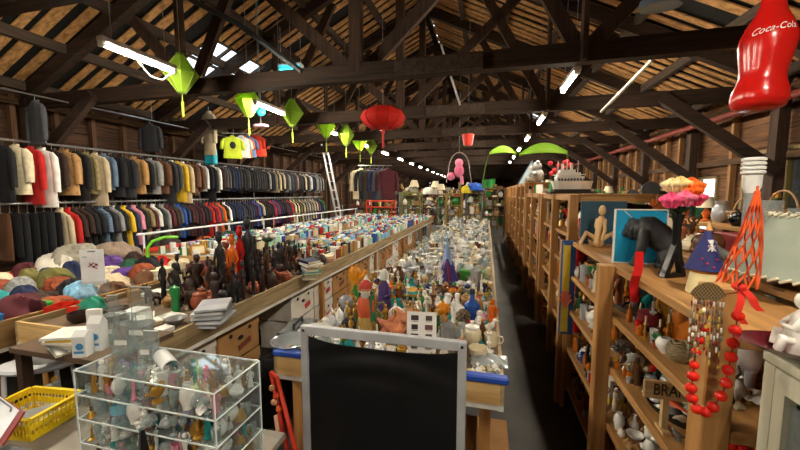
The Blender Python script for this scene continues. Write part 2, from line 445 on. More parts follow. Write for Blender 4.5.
# ================================================================== SMALL GOODS
PAL = {'white': 'e8e6e0', 'cream': 'dccfae', 'grey': '8c8c8a', 'dark grey': '45464a', 'black': '17171a', 'brown': '5d3c25', 'dark brown': '33211a', 'tan': 'a9804f',
       'orange': 'd8651a', 'red': 'b81f1c', 'dark red': '6d1a20', 'pink': 'd98ba0', 'purple': '5b3a86', 'blue': '2450a0', 'light blue': '7fb4d6', 'teal': '1f8a88',
       'green': '2f7d3c', 'dark green': '1d4a33', 'olive': '6f6b38', 'yellow': 'dcb52a', 'gold': 'b98a35', 'silver': 'c0c2c6', 'clear': 'eaf3f3', 'amber': 'b5641c', 'navy': '1d2748',
       'beige': 'c4b394', 'rust': '8c4222', 'mint': '9fcdb4', 'lilac': 'a592c6', 'charcoal': '2a2b2e', 'maroon': '4e1a24', 'turquoise': '22a7ac', 'khaki': '8b7d55', 'copper': '9c5a38', 'denim blue': '5b7089'}
FIN = {'glazed': dict(rough=.22, spec=.5), 'carved': dict(rough=.5, kind='carved', scale=9), 'plain': dict(rough=.5), 'plastic': dict(rough=.35), 'card': dict(rough=.8), 'cloth': dict(rough=.9, kind='cloth'),
       'fur': dict(rough=.95, kind='fur', scale=14), 'wood': dict(rough=.6, kind='wood_x'), 'woodz': dict(rough=.6, kind='wood_z'), 'spots': dict(rough=.7, kind='spots', scale=16), 'check': dict(rough=.7, kind='check', scale=22),
       'stripe': dict(rough=.7, kind='stripe_z', scale=8)}
def M(color, fin='plain'):
    h = PAL.get(color, color)
    if fin == 'glass' or color == 'clear':
        return clear(h, .4, .05, .8 if color == 'clear' else .6)
    if color in ('silver', 'gold', 'copper') and fin not in ('cloth', 'card', 'fur'): return mat(h, .3, .45)
    return mat(h, **FIN[fin])
_K = {}
def part(name, mb, ci=0, parent=None, fin=None):
    me = mb.mesh(name, 40); me.materials.append(mat('777777')); return (name, me, ci, parent, fin)
def kind(name):
    def deco(fn): _K[name] = (fn, {}); return fn
    return deco
def kparts(name, var):
    fn, cache = _K[name]
    if var not in cache: cache[var] = fn(var)
    return cache[var]

VPROF = [[(.035, 0), (.06, .05), (.068, .09), (.05, .14), (.028, .175), (.04, .2)], [(.04, 0), (.042, .03), (.062, .1), (.055, .17), (.03, .2), (.032, .22)],
         [(.03, 0), (.055, .03), (.055, .08), (.02, .13), (.016, .2), (.03, .215)], [(.045, 0), (.05, .1), (.06, .2), (.062, .21)], [(.03, 0), (.075, .06), (.08, .1), (.06, .14), (.045, .15)]]
@kind('vase')
def _(v): return [part('vase', MB().shell(VPROF[v % 5], .004, 16))]
@kind('bottle')
def _(v):
    P = [[(.03, 0), (.034, .01), (.034, .13), (.014, .17), (.012, .21)], [(.045, 0), (.055, .03), (.05, .09), (.015, .12), (.013, .17)], [(.02, 0), (.028, .05), (.026, .1), (.01, .13), (.01, .16)]][v % 3]
    r, z = P[-1]
    return [part('bottle_body', MB().lathe([(.001, 0)] + P, 14), 0), part('cap', MB().lathe([(r + .003, z - .012), (r + .003, z + .012), (r, z + .016)], 12), 1)]
@kind('jar')
def _(v):
    P = [[(.04, 0), (.05, .02), (.05, .09), (.04, .1)], [(.03, 0), (.055, .04), (.05, .08), (.038, .095)]][v % 2]
    r, z = P[-1]
    return [part('jar_body', MB().lathe([(.001, 0)] + P, 14), 0), part('lid', MB().lathe([(r + .004, z), (r + .002, z + .012), (.012, z + .024), (.01, z + .03), (.013, z + .04), (.002, z + .046)], 14), 1)]
@kind('mug')
def _(v):
    h = [.09, .075, .11][v % 3]; r = [.04, .045, .036][v % 3]
    return [part('cup_body', MB().shell([(r * .8, 0), (r * .95, h * .3), (r, h)], .004, 16), 0),
            part('handle', MB().tube([(r * .93, 0, h * .8), (r + .022, 0, h * .78), (r + .028, 0, h * .5), (r + .018, 0, h * .25), (r * .88, 0, h * .2)], .005, 6), 0)]
@kind('bowl')
def _(v): return [part('bowl', MB().shell([[(.03, 0), (.06, .02), (.085, .055)], [(.04, 0), (.07, .03), (.075, .07)], [(.05, 0), (.1, .02), (.13, .035)]][v % 3], .005, 20))]
@kind('plate')
def _(v): return [part('plate', MB().shell([(.06, 0), (.075, .006), (.11, .016)], .005, 22))]
@kind('teapot')
def _(v):
    return [part('pot_body', MB().lathe([(.035, 0), (.065, .03), (.075, .065), (.055, .105), (.03, .115)], 16), 0), part('lid', MB().lathe([(.036, .112), (.03, .124), (.01, .132), (.012, .145), (.003, .152)], 12), 0),
            part('spout', MB().tube([(.06, 0, .045), (.1, 0, .07), (.115, 0, .105)], [.016, .011, .008], 8), 0), part('handle', MB().tube([(-.06, 0, .095), (-.1, 0, .1), (-.11, 0, .065), (-.095, 0, .035), (-.065, 0, .035)], .007, 6), 0)]
@kind('wine_glass')
def _(v):
    return [part('wine_glass', MB().lathe([(.032, 0), (.03, .004), (.005, .01), (.004, .07), (.02, .08), (.034, .11), (.033, .15), (.031, .15), (.032, .11), (.018, .085), (.001, .08)], 14))]
@kind('tumbler')
def _(v): return [part('tumbler', MB().shell([(.028, 0), (.032, .05), (.036, .1)], .0025, 14))]
@kind('candlestick')
def _(v): return [part('holder', MB().lathe([(.045, 0), (.045, .01), (.015, .025), (.012, .06), (.022, .08), (.01, .1), (.012, .15), (.024, .16), (.024, .17), (.01, .17)], 14), 0), part('candle', MB().tube([(0, 0, .165), (0, 0, .25)], .01, 10), 1)]
@kind('statuette')
def _(v):
    m = MB(); w = [1, 1.25, .85][v % 3]
    m.lathe([(.045, 0), (.045, .015), (.04, .02), (.035 * w, .06), (.03 * w, .1), (.022 * w, .13), (.03 * w, .16), (.034 * w, .19), (.026 * w, .215), (.011, .222), (.01, .23)], 12, sy=.75)
    m.ball((0, 0, .252), .022, 12, (1, 1, 1.25))
    for s in (-1, 1):
        if v % 3 == 1: m.tube([(s * .033, 0, .2), (s * .05, -.02, .16), (s * .01, -.035, .15)], [.011, .01, .008], 7)
        elif v % 3 == 2: m.tube([(s * .028, 0, .2), (s * .05, 0, .24), (s * .035, -.01, .29)], [.01, .009, .007], 7)
        else: m.tube([(s * .034, 0, .2), (s * .046, 0, .15), (s * .034, -.02, .1)], [.011, .01, .008], 7)
    m.ball((0, -.004, .268), .021, 8, (1, 1, .6))
    return [part('statuette', m)]
@kind('tall_carving')
def _(v):
    m = MB().lathe([(.05, 0), (.05, .02), (.03, .03), (.026, .12), (.034, .2), (.024, .26), (.03, .32), (.022, .37), (.012, .385), (.012, .41)], 12, sy=.8)
    m.ball((0, -.004, .44), .026, 10, (.85, 1, 1.5)); m.ball((0, 0, .475), .02, 8, (1, 1, .8))
    for s in (-1, 1): m.tube([(s * .026, 0, .36), (s * .045, -.005, .28), (s * .02, -.035, .22)], [.01, .009, .007], 7)
    return [part('carving', m)]
@kind('animal')
def _(v):
    m = MB(); L = [.09, .07, .11][v % 3]
    m.tube([(-L, 0, .085), (-L * .7, 0, .09), (0, 0, .085), (L * .6, 0, .095), (L * .8, 0, .1)], [.012, .036, .033, .038, .02], 10)
    m.tube([(L * .6, 0, .1), (L * .95, 0, .135), (L * 1.1, 0, .155)], [.026, .02, .02], 8); m.tube([(L * 1.0, 0, .155), (L * 1.25, 0, .15), (L * 1.55, 0, .138)], [.022, .022, .012], 8)
    for s in (-1, 1):
        m.tube([(L * .55, s * .022, .085), (L * .6, s * .024, .04), (L * .55, s * .024, 0)], [.016, .01, .011], 7)
        m.tube([(-L * .65, s * .022, .085), (-L * .55, s * .026, .05), (-L * .75, s * .024, .03), (-L * .65, s * .024, 0)], [.018, .013, .008, .011], 7)
        m.tube([(L * 1.0, s * .014, .168), (L * .95, s * .022, .195)], [.009, .003], 6)
    m.tube([(-L * .95, 0, .095), (-L * 1.25, 0, .08), (-L * 1.3, 0, .05)], [.008, .005, .004], 6)
    return [part('animal', m)]
@kind('bird')
def _(v):
    m = MB(); m.lathe([(.03, 0), (.03, .008), (.006, .014), (.006, .03)], 10)
    m.tube([(-.075, 0, .035), (-.04, 0, .045), (0, 0, .06), (.03, 0, .085), (.038, 0, .11)], [.006, .022, .032, .024, .012], 10); m.ball((.045, 0, .122), .018, 10); m.tube([(.055, 0, .122), (.085, 0, .117)], [.007, .001], 6)
    return [part('bird', m)]
@kind('ball')
def _(v): return [part('orb', MB().ball((0, 0, .06), .055, 18), 0), part('ring_stand', MB().lathe([(.034, 0), (.03, .016), (.024, .016), (.024, 0)], 14), 1)]
@kind('box')
def _(v):
    a, b, h = [(.12, .08, .06), (.09, .09, .09), (.16, .1, .05)][v % 3]
    return [part('box_body', MB().box((0, 0, h / 2), (a, b, h), bev=.003), 0), part('lid', MB().box((0, 0, h + .008), (a + .006, b + .006, .016), bev=.003), 1)]
@kind('packet')
def _(v):
    a, b, h = [(.14, .1, .03), (.1, .03, .14), (.2, .14, .04)][v % 3]
    return [part('packet', MB().box((0, 0, h / 2), (a, b, h), bev=.002), 0), part('printed_band', MB().box((0, 0, h / 2), (a * .6, b + .002, h + .002)), 1)]
@kind('book')
def _(v):                       # lying flat
    a, b, h = [(.13, .2, .025), (.11, .18, .035), (.16, .22, .02)][v % 3]
    c = MB().box((0, 0, .0015), (a, b, .003)).box((0, 0, h - .0015), (a, b, .003)).box((-a / 2 + .0015, 0, h / 2), (.003, b, h))
    return [part('cover', c, 0), part('pages', MB().box((.002, 0, h / 2), (a - .008, b - .008, h - .006)), 1)]
@kind('tin')
def _(v): h = [.1, .07, .14][v % 3]; return [part('tin_body', MB().lathe([(.036, 0), (.036, h)], 16), 0), part('lid', MB().lathe([(.038, h - .005), (.038, h + .01), (.034, h + .012)], 16), 1)]
@kind('shell')
def _(v):
    m = MB(); pts = []; rs = []
    for i in range(34):
        t = i / 33; a = t * 3.2 * 2 * PI; r = .006 + .032 * t; pts.append((r * math.cos(a), r * math.sin(a), .11 - .075 * t)); rs.append(.005 + .027 * t)
    m.tube(pts, rs, 8)
    return [part('shell', m)]
@kind('clam')
def _(v):
    m = MB().grid(lambda u, w: ((.02 + .07 * w) * math.sin((u - .5) * 2.4) * (1 + .03 * math.cos(u * 50)), .09 * w * math.cos((u - .5) * 2.0), .002 + .045 * math.sin(w * PI * .9) * (1 - (2 * u - 1) ** 2 * .8) + .003 * math.cos(u * 50) * w), 26, 8, .004)
    return [part('clam', m)]
@kind('basket')
def _(v):
    m = MB()
    for i in range(7): 
        r = .07 + .004 * i; m.tube([(r * math.cos(t * PI / 9), r * math.sin(t * PI / 9), .008 + .013 * i) for t in range(19)], .007, 5)
    m.lathe([(.001, 0), (.07, 0), (.07, .006)], 16)
    return [part('weave', m, 0), part('handle', MB().tube([(.095 * math.cos(t * PI / 10), 0, .085 + .1 * math.sin(t * PI / 10)) for t in range(11)], .005, 6), 0)]
@kind('bell')
def _(v): return [part('bell_cup', MB().lathe([(.04, 0), (.035, .01), (.026, .04), (.016, .055), (.005, .058)], 14), 0), part('handle', MB().lathe([(.005, .056), (.009, .08), (.006, .1), (.01, .115), (.002, .12)], 10), 1)]
@kind('picture_frame')
def _(v):
    a, h = [(.16, .2), (.2, .15), (.11, .14)][v % 3]; b = .022; T = Matrix.Rotation(-.2, 3, 'X')
    f = MB().box((0, 0, b / 2), (a, .015, b)).box((0, 0, h - b / 2), (a, .015, b)).box((-a / 2 + b / 2, 0, h / 2), (b, .015, h - 2 * b)).box((a / 2 - b / 2, 0, h / 2), (b, .015, h - 2 * b))
    p = MB().box((0, .003, h / 2), (a - 2 * b + .002, .006, h - 2 * b + .002)); l = MB().bar((0, .012, h * .6), (0, .075, .07), .02, .005)
    for q in (f, p, l): q.v = [tuple(T @ Vector(x)) for x in q.v]
    zmin = min(x[2] for x in f.v + l.v)
    for q in (f, p, l): q.v = [(x[0], x[1], x[2] - zmin) for x in q.v]
    return [part('frame', f, 0), part('picture', p, 1), part('prop', l, 0)]
@kind('doll')
def _(v):
    return [part('dress', MB().lathe([(.055, 0), (.05, .02), (.03, .08), (.024, .12), (.01, .135)], 14), 0), part('doll_body', MB().lathe([(.009, .13), (.009, .142), (.02, .15), (.026, .17), (.018, .195), (.004, .2)], 12)
            .tube([(.02, 0, .12), (.05, -.01, .095)], .008, 6).tube([(-.02, 0, .12), (-.05, -.01, .095)], .008, 6), 1), part('hair', MB().ball((0, .007, .18), .026, 10, (1.05, .9, 1)), 2)]
@kind('plush')
def _(v):
    return [part('plush', MB().ball((0, 0, .05), .05, 12, (1, .9, 1)).ball((0, -.01, .115), .038, 12).ball((.028, -.005, .148), .014, 8).ball((-.028, -.005, .148), .014, 8)
                 .tube([(.04, -.02, .07), (.07, -.05, .055)], [.016, .018], 8).tube([(-.04, -.02, .07), (-.07, -.05, .055)], [.016, .018], 8).tube([(.03, -.03, .02), (.045, -.085, .02)], [.02, .02], 8).tube([(-.03, -.03, .02), (-.045, -.085, .02)], [.02, .02], 8), 0),
            part('muzzle', MB().ball((0, -.043, .108), .017, 8), 1)]
@kind('clock')
def _(v): 
    rx = Matrix.Rotation(PI / 2, 3, 'X')
    return [part('case', MB().lathe([(.06, -.02), (.065, 0), (.06, .02)], 20, (0, 0, .07), m=rx).box((.03, 0, .008), (.02, .05, .016)).box((-.03, 0, .008), (.02, .05, .016)), 0), part('dial', MB().lathe([(.05, .0205), (.05, .022)], 20, (0, 0, .07), m=rx), 1),
            part('hand', MB().bar((0, -.0235, .07), (.0, -.0235, .108), .004, .002), 2), part('hand', MB().bar((0, -.0235, .07), (.024, -.0235, .08), .005, .002), 2)]
@kind('spoon')
def _(v): return [part('spoon', MB().tube([(-.1, 0, .004), (-.02, 0, .006), (.05, 0, .004)], [.006, .004, .003], 6).ball((.075, 0, .006), .026, 10, (1, .65, .22)))]
@kind('tray')
def _(v): return [part('tray', MB().box((0, 0, .005), (.3, .2, .01)).box((0, .1, .015), (.3, .008, .03)).box((0, -.1, .015), (.3, .008, .03)).box((.15, 0, .015), (.008, .2, .03)).box((-.15, 0, .015), (.008, .2, .03)))]
@kind('lamp')
def _(v): return [part('lamp_base', MB().lathe([(.05, 0), (.05, .012), (.02, .03), (.045, .09), (.012, .15), (.01, .18)], 14), 0), part('lamp_shade', MB().shell([(.1, .16), (.055, .29)], .003, 18), 1)]
@kind('jug')
def _(v): return [part('jug_body', MB().shell([(.04, 0), (.06, .05), (.055, .1), (.035, .14), (.045, .17)], .004, 16), 0), part('handle', MB().tube([(.04, 0, .155), (.085, 0, .14), (.09, 0, .09), (.056, 0, .06)], .007, 6), 0)]
@kind('flower_pot')
def _(v):
    m = MB(); r = random.Random(3 + v)
    for i in range(14):
        a = r.random() * 6.28; t = r.uniform(.02, .07); z = r.uniform(.12, .19)
        m.tube([(0, 0, .08), (t * .5 * math.cos(a), t * .5 * math.sin(a), z - .02), (t * math.cos(a), t * math.sin(a), z)], [.006, .012, .002], 5)
    return [part('pot', MB().shell([(.035, 0), (.05, .08)], .005, 14), 0), part('leaves', m, 1)]
@kind('disc')
def _(v): return [part('disc', MB().lathe([(.06, 0), (.065, .006), (.06, .012)], 20))]
@kind('cutlery_box')
def _(v):
    m = MB().box((0, 0, .004), (.3, .2, .008)).box((0, .1, .03), (.3, .008, .06)).box((0, -.1, .03), (.3, .008, .06)).box((.15, 0, .03), (.008, .2, .06)).box((-.15, 0, .03), (.008, .2, .06)).box((0, 0, .03), (.008, .2, .05))
    s = MB(); r = random.Random(v)
    for i in range(26):
        x = r.choice((-.075, .075)) + r.uniform(-.05, .05); s.tube([(x, -.085 + r.uniform(-.0, .02), .015 + r.random() * .03), (x + r.uniform(-.02, .02), .085, .02 + r.random() * .03)], [.005, .008], 5)
    return [part('tray', m, 0), part('cutlery', s, 1)]

NOUN = {'statuette': 'figurine', 'tall_carving': 'tall carved figure', 'animal': 'animal figurine', 'bird': 'bird ornament', 'ball': 'ball ornament', 'clam': 'clam shell', 'tin': 'round tin', 'shell': 'spiral sea shell',
        'picture_frame': 'picture frame', 'wine_glass': 'stemmed glass', 'flower_pot': 'potted plant', 'lamp': 'table lamp', 'box': 'lidded box', 'plush': 'soft toy', 'cutlery_box': 'tray of cutlery', 'clock': 'round clock', 'disc': 'round coaster'}
CATN = {'statuette': 'figurine', 'tall_carving': 'carving', 'animal': 'figurine', 'bird': 'ornament', 'ball': 'ornament', 'clam': 'shell', 'picture_frame': 'picture frame', 'wine_glass': 'glass', 'tumbler': 'glass', 'flower_pot': 'plant',
        'mug': 'mug', 'plush': 'soft toy', 'lamp': 'lamp', 'tall_carving': 'carving', 'cutlery_box': 'cutlery tray', 'spoon': 'spoon'}
DEF2 = {'bottle': 'gold', 'ball': 'brown', 'candlestick': 'cream', 'book': 'cream', 'picture_frame': 'cream', 'doll': 'beige', 'clock': 'white', 'bell': 'brown', 'plush': 'cream', 'lamp': 'cream', 'flower_pot': 'green', 'packet': 'white', 'cutlery_box': 'silver'}
DEF3 = {'doll': 'brown', 'clock': 'black'}
KFIN = {'vase': 'glazed', 'bottle': 'glazed', 'jar': 'glazed', 'mug': 'glazed', 'bowl': 'glazed', 'plate': 'glazed', 'teapot': 'glazed', 'wine_glass': 'glass', 'tumbler': 'glass', 'statuette': 'glazed', 'tall_carving': 'carved', 'animal': 'carved', 'bird': 'glazed',
        'ball': 'glazed', 'book': 'card', 'packet': 'card', 'tin': 'glazed', 'plush': 'fur', 'basket': 'wood', 'jug': 'glazed', 'box': 'plastic'}
KW = {'vase': .07, 'bottle': .045, 'jar': .058, 'mug': .06, 'bowl': .1, 'plate': .11, 'teapot': .12, 'wine_glass': .035, 'tumbler': .037, 'candlestick': .045, 'statuette': .05, 'tall_carving': .05, 'animal': .12, 'bird': .075, 'ball': .056,
      'box': .09, 'packet': .09, 'book': .125, 'tin': .04, 'shell': .065, 'clam': .075, 'basket': .1, 'bell': .04, 'picture_frame': .1, 'doll': .056, 'plush': .075, 'clock': .066, 'spoon': .1, 'tray': .18, 'lamp': .1, 'jug': .075, 'flower_pot': .075, 'disc': .065, 'cutlery_box': .18}
REG = []      # (root, text before place, place phrase, surface key, position)
def put(kd, col, loc, rz=0.0, s=1.0, v=0, c2=None, c3=None, fin=None, where='on the table', surf='x', adj='', noun=None, label=None, group=None, share=False, cat=None):
    P = kparts(kd, v)
    f = fin or KFIN.get(kd, 'plain')
    cols = [col, c2 or DEF2.get(kd, col), c3 or DEF3.get(kd, c2 or col)]
    nm = {'statuette': 'figurine', 'tall_carving': 'carved_figure', 'animal': 'animal_figurine', 'bird': 'bird_ornament', 'ball': 'ball_ornament', 'clam': 'clam_shell', 'shell': 'sea_shell', 'plush': 'soft_toy', 'tin': 'round_tin', 'disc': 'coaster', 'picture_frame': 'framed_picture', 'box': 'lidded_box', 'lamp': 'table_lamp'}.get(kd, kd)
    S = s if isinstance(s, (tuple, list)) else (s, s, s)
    if len(P) == 1:
        root = inst(P[0][1], nm, None, loc, (0, 0, rz), S, M(cols[0], f))
    else:
        root = empty(nm, loc, rz); root.scale = S
        for (pn, me, ci, par, pf) in P:
            inst(me, pn, root, material=M(cols[ci], pf or (f if ci == 0 or f != 'glass' else 'plain')))
    n = noun or NOUN.get(kd, kd.replace('_', ' '))
    root['category'] = cat or CATN.get(kd, kd.replace('_', ' '))
    if group: root['group'] = group
    if label: root['label'] = label
    else: REG.append([root, (adj + ' ' if adj else '') + col + ' ' + n, where, surf, Vector(loc), share, col + ' ' + n])
    return root
class Bed:
    """keeps goods on one surface from running into each other"""
    def __init__(s): s.p = []
    def free(s, x, y, r):
        return all((x - a) ** 2 + (y - b) ** 2 > (r + c) ** 2 for a, b, c in s.p)
    def add(s, x, y, r): s.p.append((x, y, r))
def scatter(bed, n, x0, x1, y0, y1, z, menu, rnd, where, surf, smin=.8, smax=1.2, group=None, share=False, tries=30, rzr=3.14, pad=.9):
    k = 0
    for _ in range(n * tries):
        if k >= n: break
        kd, col, opts = rnd.choice(menu); s = rnd.uniform(smin, smax) * opts.get('s', 1.0); r = KW[kd] * s * pad
        x = rnd.uniform(x0 + r, x1 - r) if x1 - x0 > 2 * r else None
        if x is None: continue
        if y1 - y0 <= 2 * r: continue
        y = rnd.uniform(y0 + r, y1 - r)
        if not bed.free(x, y, r): continue
        bed.add(x, y, r); k += 1
        o = {q: w for q, w in opts.items() if q != 's'}
        put(kd, col, (x, y, z), rnd.uniform(-rzr, rzr), s, rnd.randrange(6), where=where, surf=surf, group=group, share=share, **o)
    return k
# ================================================================== LONG TABLES
PINE = mat('#c9a46a', .65, kind='wood_y', c2='#9a7340', scale=5)
PINEX = mat('#d2b078', .65, kind='wood_x', c2='#a9824c', scale=5)
PINEZ = mat('#c08a50', .6, kind='wood_z', c2='#8f5f30', scale=5)
GREYWOOD = mat('#a5906a', .75, kind='wood_y', c2='#6f5d40', scale=6)
PLY = mat('#6f5a45', .7, kind='wood_y', c2='#4a3b2c', scale=3)
WHITEP = mat('#dcd9d0', .5)
def long_table(name, label, x0, x1, y0, y1, z, board, lip=.05, drop=.12, end=None):
    t = thing(name, label, 'table', ((x0 + x1) / 2, y0, 0)); cx = (x0 + x1) / 2; L = y1 - y0; W = x1 - x0
    MB().box((0, L / 2, z - .012), (W - .04, L - .04, .024)).build('tabletop', PLY, t, 0)
    for s in (-1, 1): MB().box((s * (W / 2 - .01), L / 2, z + lip / 2 - drop / 2), (.02, L, lip + drop)).build('side_board', board, t, 0)
    for y in (0.01, L - .01): MB().box((0, y, z + lip / 2 - drop / 2), (W - .04, .02, lip + drop)).build('end_board', end or PINEX, t, 0)
    for s in (-1, 1): MB().box((s * (W / 2 - .015), L / 2, z - drop - .015), (.025, L, .03)).build('lower_trim', WHITEP, t, 0)
    MB().box((0, .02, z - drop - .015), (W, .03, .03)).build('lower_trim', WHITEP, t, 0)
    n = max(2, int(L / 2.2))
    for i in range(n + 1):
        for s in (-1, 1): MB().box((s * (W / 2 - .09), .12 + (L - .24) * i / n, (z - .024) / 2), (.06, .06, z - .024)).build('leg', PINEZ, t, 0)
    return t
ZT = .8
long_table('long_table', 'long pine-edged table running down the middle of the hall, covered in bric-a-brac', -1.18, .105, 1.69, 12.2, ZT, GREYWOOD, .008, .1)
long_table('long_table', 'long board-sided table above the banana boxes, carvings and books on it', -3.2, -1.95, 1.62, 13.0, ZT, GREYWOOD, .05, .1)
long_table('long_table', 'long book table between the white guard rail and the carvings table', -4.95, -3.5, 4.0, 13.2, ZT, GREYWOOD, .05, .1)
long_table('clothes_table', 'wide low clothes table heaped with garments and bags at the left', -5.5, -3.4, 1.5, 3.9, .74, mat('#a5804f', .8, kind='wood_y'), .08, .12, mat('#a5804f', .8, kind='wood_x'))
# blue foam strip along the near end of the centre table
o = MB().box((0, 0, .02), (1.31, .05, .035), bev=.008).build('foam_strip', mat('#1d47a8', .5), loc=(-.53, 1.705, ZT + .0085))
tag(o, 'bright blue foam strip laid over the near end of the centre table', 'strip')

# red shelf edge and white guard rail behind the book table
o = MB().box((0, 4.6, 0), (.025, 9.2, .07)).build('red_board', mat('#b3301f', .5), loc=(-4.925, 4.0, ZT + .09)); tag(o, 'long red edging board behind the books, below the white guard rail', 'board')
g = thing('guard_rail', 'white painted pipe guard rail between the clothes aisle and the books', 'rail', (-5.05, 4.0, 0))
WPIPE = mat('#d3d6da', .4)
MB().tube([(0, 0, 1.13), (0, 9.0, 1.13)], .018, 8).build('rail_bar', WPIPE, g)
for i in range(7): MB().tube([(0, .1 + i * 1.46, 0), (0, .1 + i * 1.46, 1.115)], .015, 8).build('rail_post', WPIPE, g)

# banana boxes under the carvings table
PR = random.Random(21)
def carton(label, loc, rz, size, body, prints, group=None, lid=True):
    a, b, h = size
    t = thing('cardboard_box', label, 'box', loc, rz, group)
    m = mat(body, .85)
    MB().box((0, 0, h / 2), (a, b, h), bev=.004).build('carton', m, t, 0)
    if lid: MB().box((0, 0, h - .05), (a + .012, b + .012, .1), bev=.003).build('lid', m, t, 0)
    hm = mat('171310', .9)
    for sx in (-.12, .12):
        MB().lathe([(.018, -.004), (.018, .004)], 10, (a / 2 + .007, sx, h * .72), m=Matrix.Rotation(PI / 2, 3, 'Y')).build('hand_hole', hm, t)
    MB().lathe([(.03, -.004), (.03, .004)], 12, (a / 2 + .007, .0, h * .55), sx=.6, m=Matrix.Rotation(PI / 2, 3, 'Y')).build('hand_hole', hm, t)
    for (pc, y, z, w_, h_) in prints:
        MB().box((a / 2 + .006, y, z), (.004, w_, h_), rx=.2).build('print_mark', mat(pc, .7), t, 0)
    return t
BROWN, WHT = '#a97c4a', '#d9d3c8'
seq = [(WHT, [('#2c4da0', -.1, .1, .1, .05)]), (BROWN, []), (None, 0), (WHT, [('#c33a30', .1, .1, .12, .06)]), (WHT, [('#e2a91c', -.1, .18, .08, .17), ('#b83a34', .12, .12, .12, .06)]), (BROWN, []), (BROWN, []), (BROWN, []), (WHT, [('#2c7a4a', .0, .1, .12, .06)]), (BROWN, []), (BROWN, []), (WHT, [('#c33a30', .1, .1, .12, .06)]), (BROWN, []), (BROWN, []), (WHT, []), (BROWN, [])]
y = 1.95
for i, (b, p) in enumerate(seq):
    if b:
        for lev in (0, 1):
            bb = b if PR.random() < .9 or i < 6 else (WHT if b == BROWN else BROWN); cn = 'white' if bb == WHT else 'brown'
            pp = p if bb == b and b == WHT else ([('#7a3f24', .05, .1, .16, .05)] if bb == BROWN else [('#c33a30', .1, .1, .12, .06)])
            carton(f'{cn} cardboard fruit box under the carvings table, {"upper" if lev else "lower"} box of the {ORD[i - (1 if i > 2 else 0)]} stack', (-2.26, y, lev * .325), 0, (.4, .5, .315), bb, pp, 'fruit boxes under the carvings table')
    y += .53
for i in range(3):
    carton(f'brown cardboard box under the near end of the centre table, {["left", "middle", "right"][i]} one', (-.75 + i * .38 - .02, 2.0, 0), -PI / 2, (.38, .33, .3), '#9d7142', [], 'boxes under the near end of the centre table', lid=False)
for i in range(9):
    carton(f'brown cardboard box under the centre table on the left aisle, {ORD[i]} from the camera', (-1.0, 2.75 + i * .62, 0), PI, (.38, .52, .36), ['#9d7142', '#8a6238'][i % 2], [], 'boxes along the left aisle')

# ------------------------------------------------------------------ clothes rails
CHR = mat('#b9bcc0', .3, .8)
XRAIL = -6.4
def clothes_rail(label, z, y0, y1, x=XRAIL, post=2.0):
    t = thing('clothes_rail', label, 'clothes rail', (x, y0, 0), 0, 'long clothes rails')
    MB().tube([(0, 0, z), (0, y1 - y0, z)], .016, 8).build('rail_bar', CHR, t)
    k = 0
    while k * post <= y1 - y0:
        MB().tube([(-.3, k * post, 0), (-.3, k * post, z), (0, k * post, z)], .014, 8).build('upright', CHR, t); k += 1
    return t
clothes_rail('long chrome upper clothes rail carrying coats and jackets along the left wall', 2.48, 2.9, 12.6)
clothes_rail('long chrome lower clothes rail carrying shirts beneath the coats', 1.6, 2.9, 12.6, XRAIL + .04)
o = MB().tube([(-6.25, 2.6, 3.13), (-6.25, 12.5, 3.13)], .012, 6)
for i in range(5): o.tube([(-6.25, 3.2 + 2.2 * i, 3.13), (-6.25, 3.2 + 2.2 * i, 3.6 if i % 2 else 3.5)], .006, 5)
t = o.build('hanging_rail', CHR); tag(t, 'thin high metal rail above the coats, jackets and shirts hung from it', 'rail')

def garment_mesh(kindn):
    """origin on the rail; shoulder line across x, thin along y"""
    L, sh, th = {'coat': (.92, .215, .055), 'jacket': (.72, .21, .045), 'shirt': (.62, .2, .035), 'fur': (.8, .225, .075), 'trousers': (.6, .19, .04)}[kindn]
    m = MB(); n = 14; rings = []
    if kindn == 'trousers':
        prof = [(-.1, sh, .02), (-.2, sh, th), (-.45, sh * .98, th), (-L, sh * .96, th * .8)]
    else:
        prof = [(-.075, .05, .035), (-.1, .075, .04), (-.125, sh * .8, th * .8), (-.17, sh, th), (-.3, sh * .98, th), (-.5, sh * .97, th * .95), (-L * .85, sh * 1.03, th), (-L, sh * 1.06, th * 1.05)]
    vs = []; fs = []
    for i, (z, a, b) in enumerate(prof):
        for k in range(n):
            t = 2 * PI * k / n; c, s_ = math.cos(t), math.sin(t)
            wob = 1 + (.12 * math.sin(3 * t + i) if i > 3 else 0)
            vs.append((a * math.copysign(abs(c) ** .7, c), b * s_ * wob, z))
    for i in range(len(prof) - 1):
        for k in range(n): k2 = (k + 1) % n; fs.append((i * n + k2, i * n + k, (i + 1) * n + k, (i + 1) * n + k2))
    fs.append(tuple(range(n))); fs.append(tuple((len(prof) - 1) * n + k for k in range(n - 1, -1, -1)))
    m._add(vs, fs); body = m
    sl = []
    if kindn != 'trousers':
        for s in (-1, 1):
            q = MB(); r = {'coat': .052, 'jacket': .048, 'shirt': .042, 'fur': .065}[kindn]; e = {'coat': .7, 'jacket': .66, 'shirt': .36, 'fur': .62}[kindn]
            q.tube([(s * sh * .86, 0, -.15), (s * (sh + .02), 0, -.22), (s * (sh + .045), -.006, -.4), (s * (sh + .05), -.015, -e)], [r * .7, r, r * .95, r * .85], 8)
            q.v = [(x, yy * .8, z) for x, yy, z in q.v]; sl.append(q.mesh('sleeve', 60))
    cu = MB().tube([(-.045, 0, -.08), (-.03, .028, -.07), (.03, .028, -.07), (.045, 0, -.08), (.02, -.03, -.13), (0, -.034, -.17)], [.018, .02, .02, .018, .016, .008], 6).mesh('collar', 60)
    out = (body.mesh('garment_body', 60), sl, cu)
    for me in [out[0], cu] + sl: me.materials.append(mat('777777'))
    return out
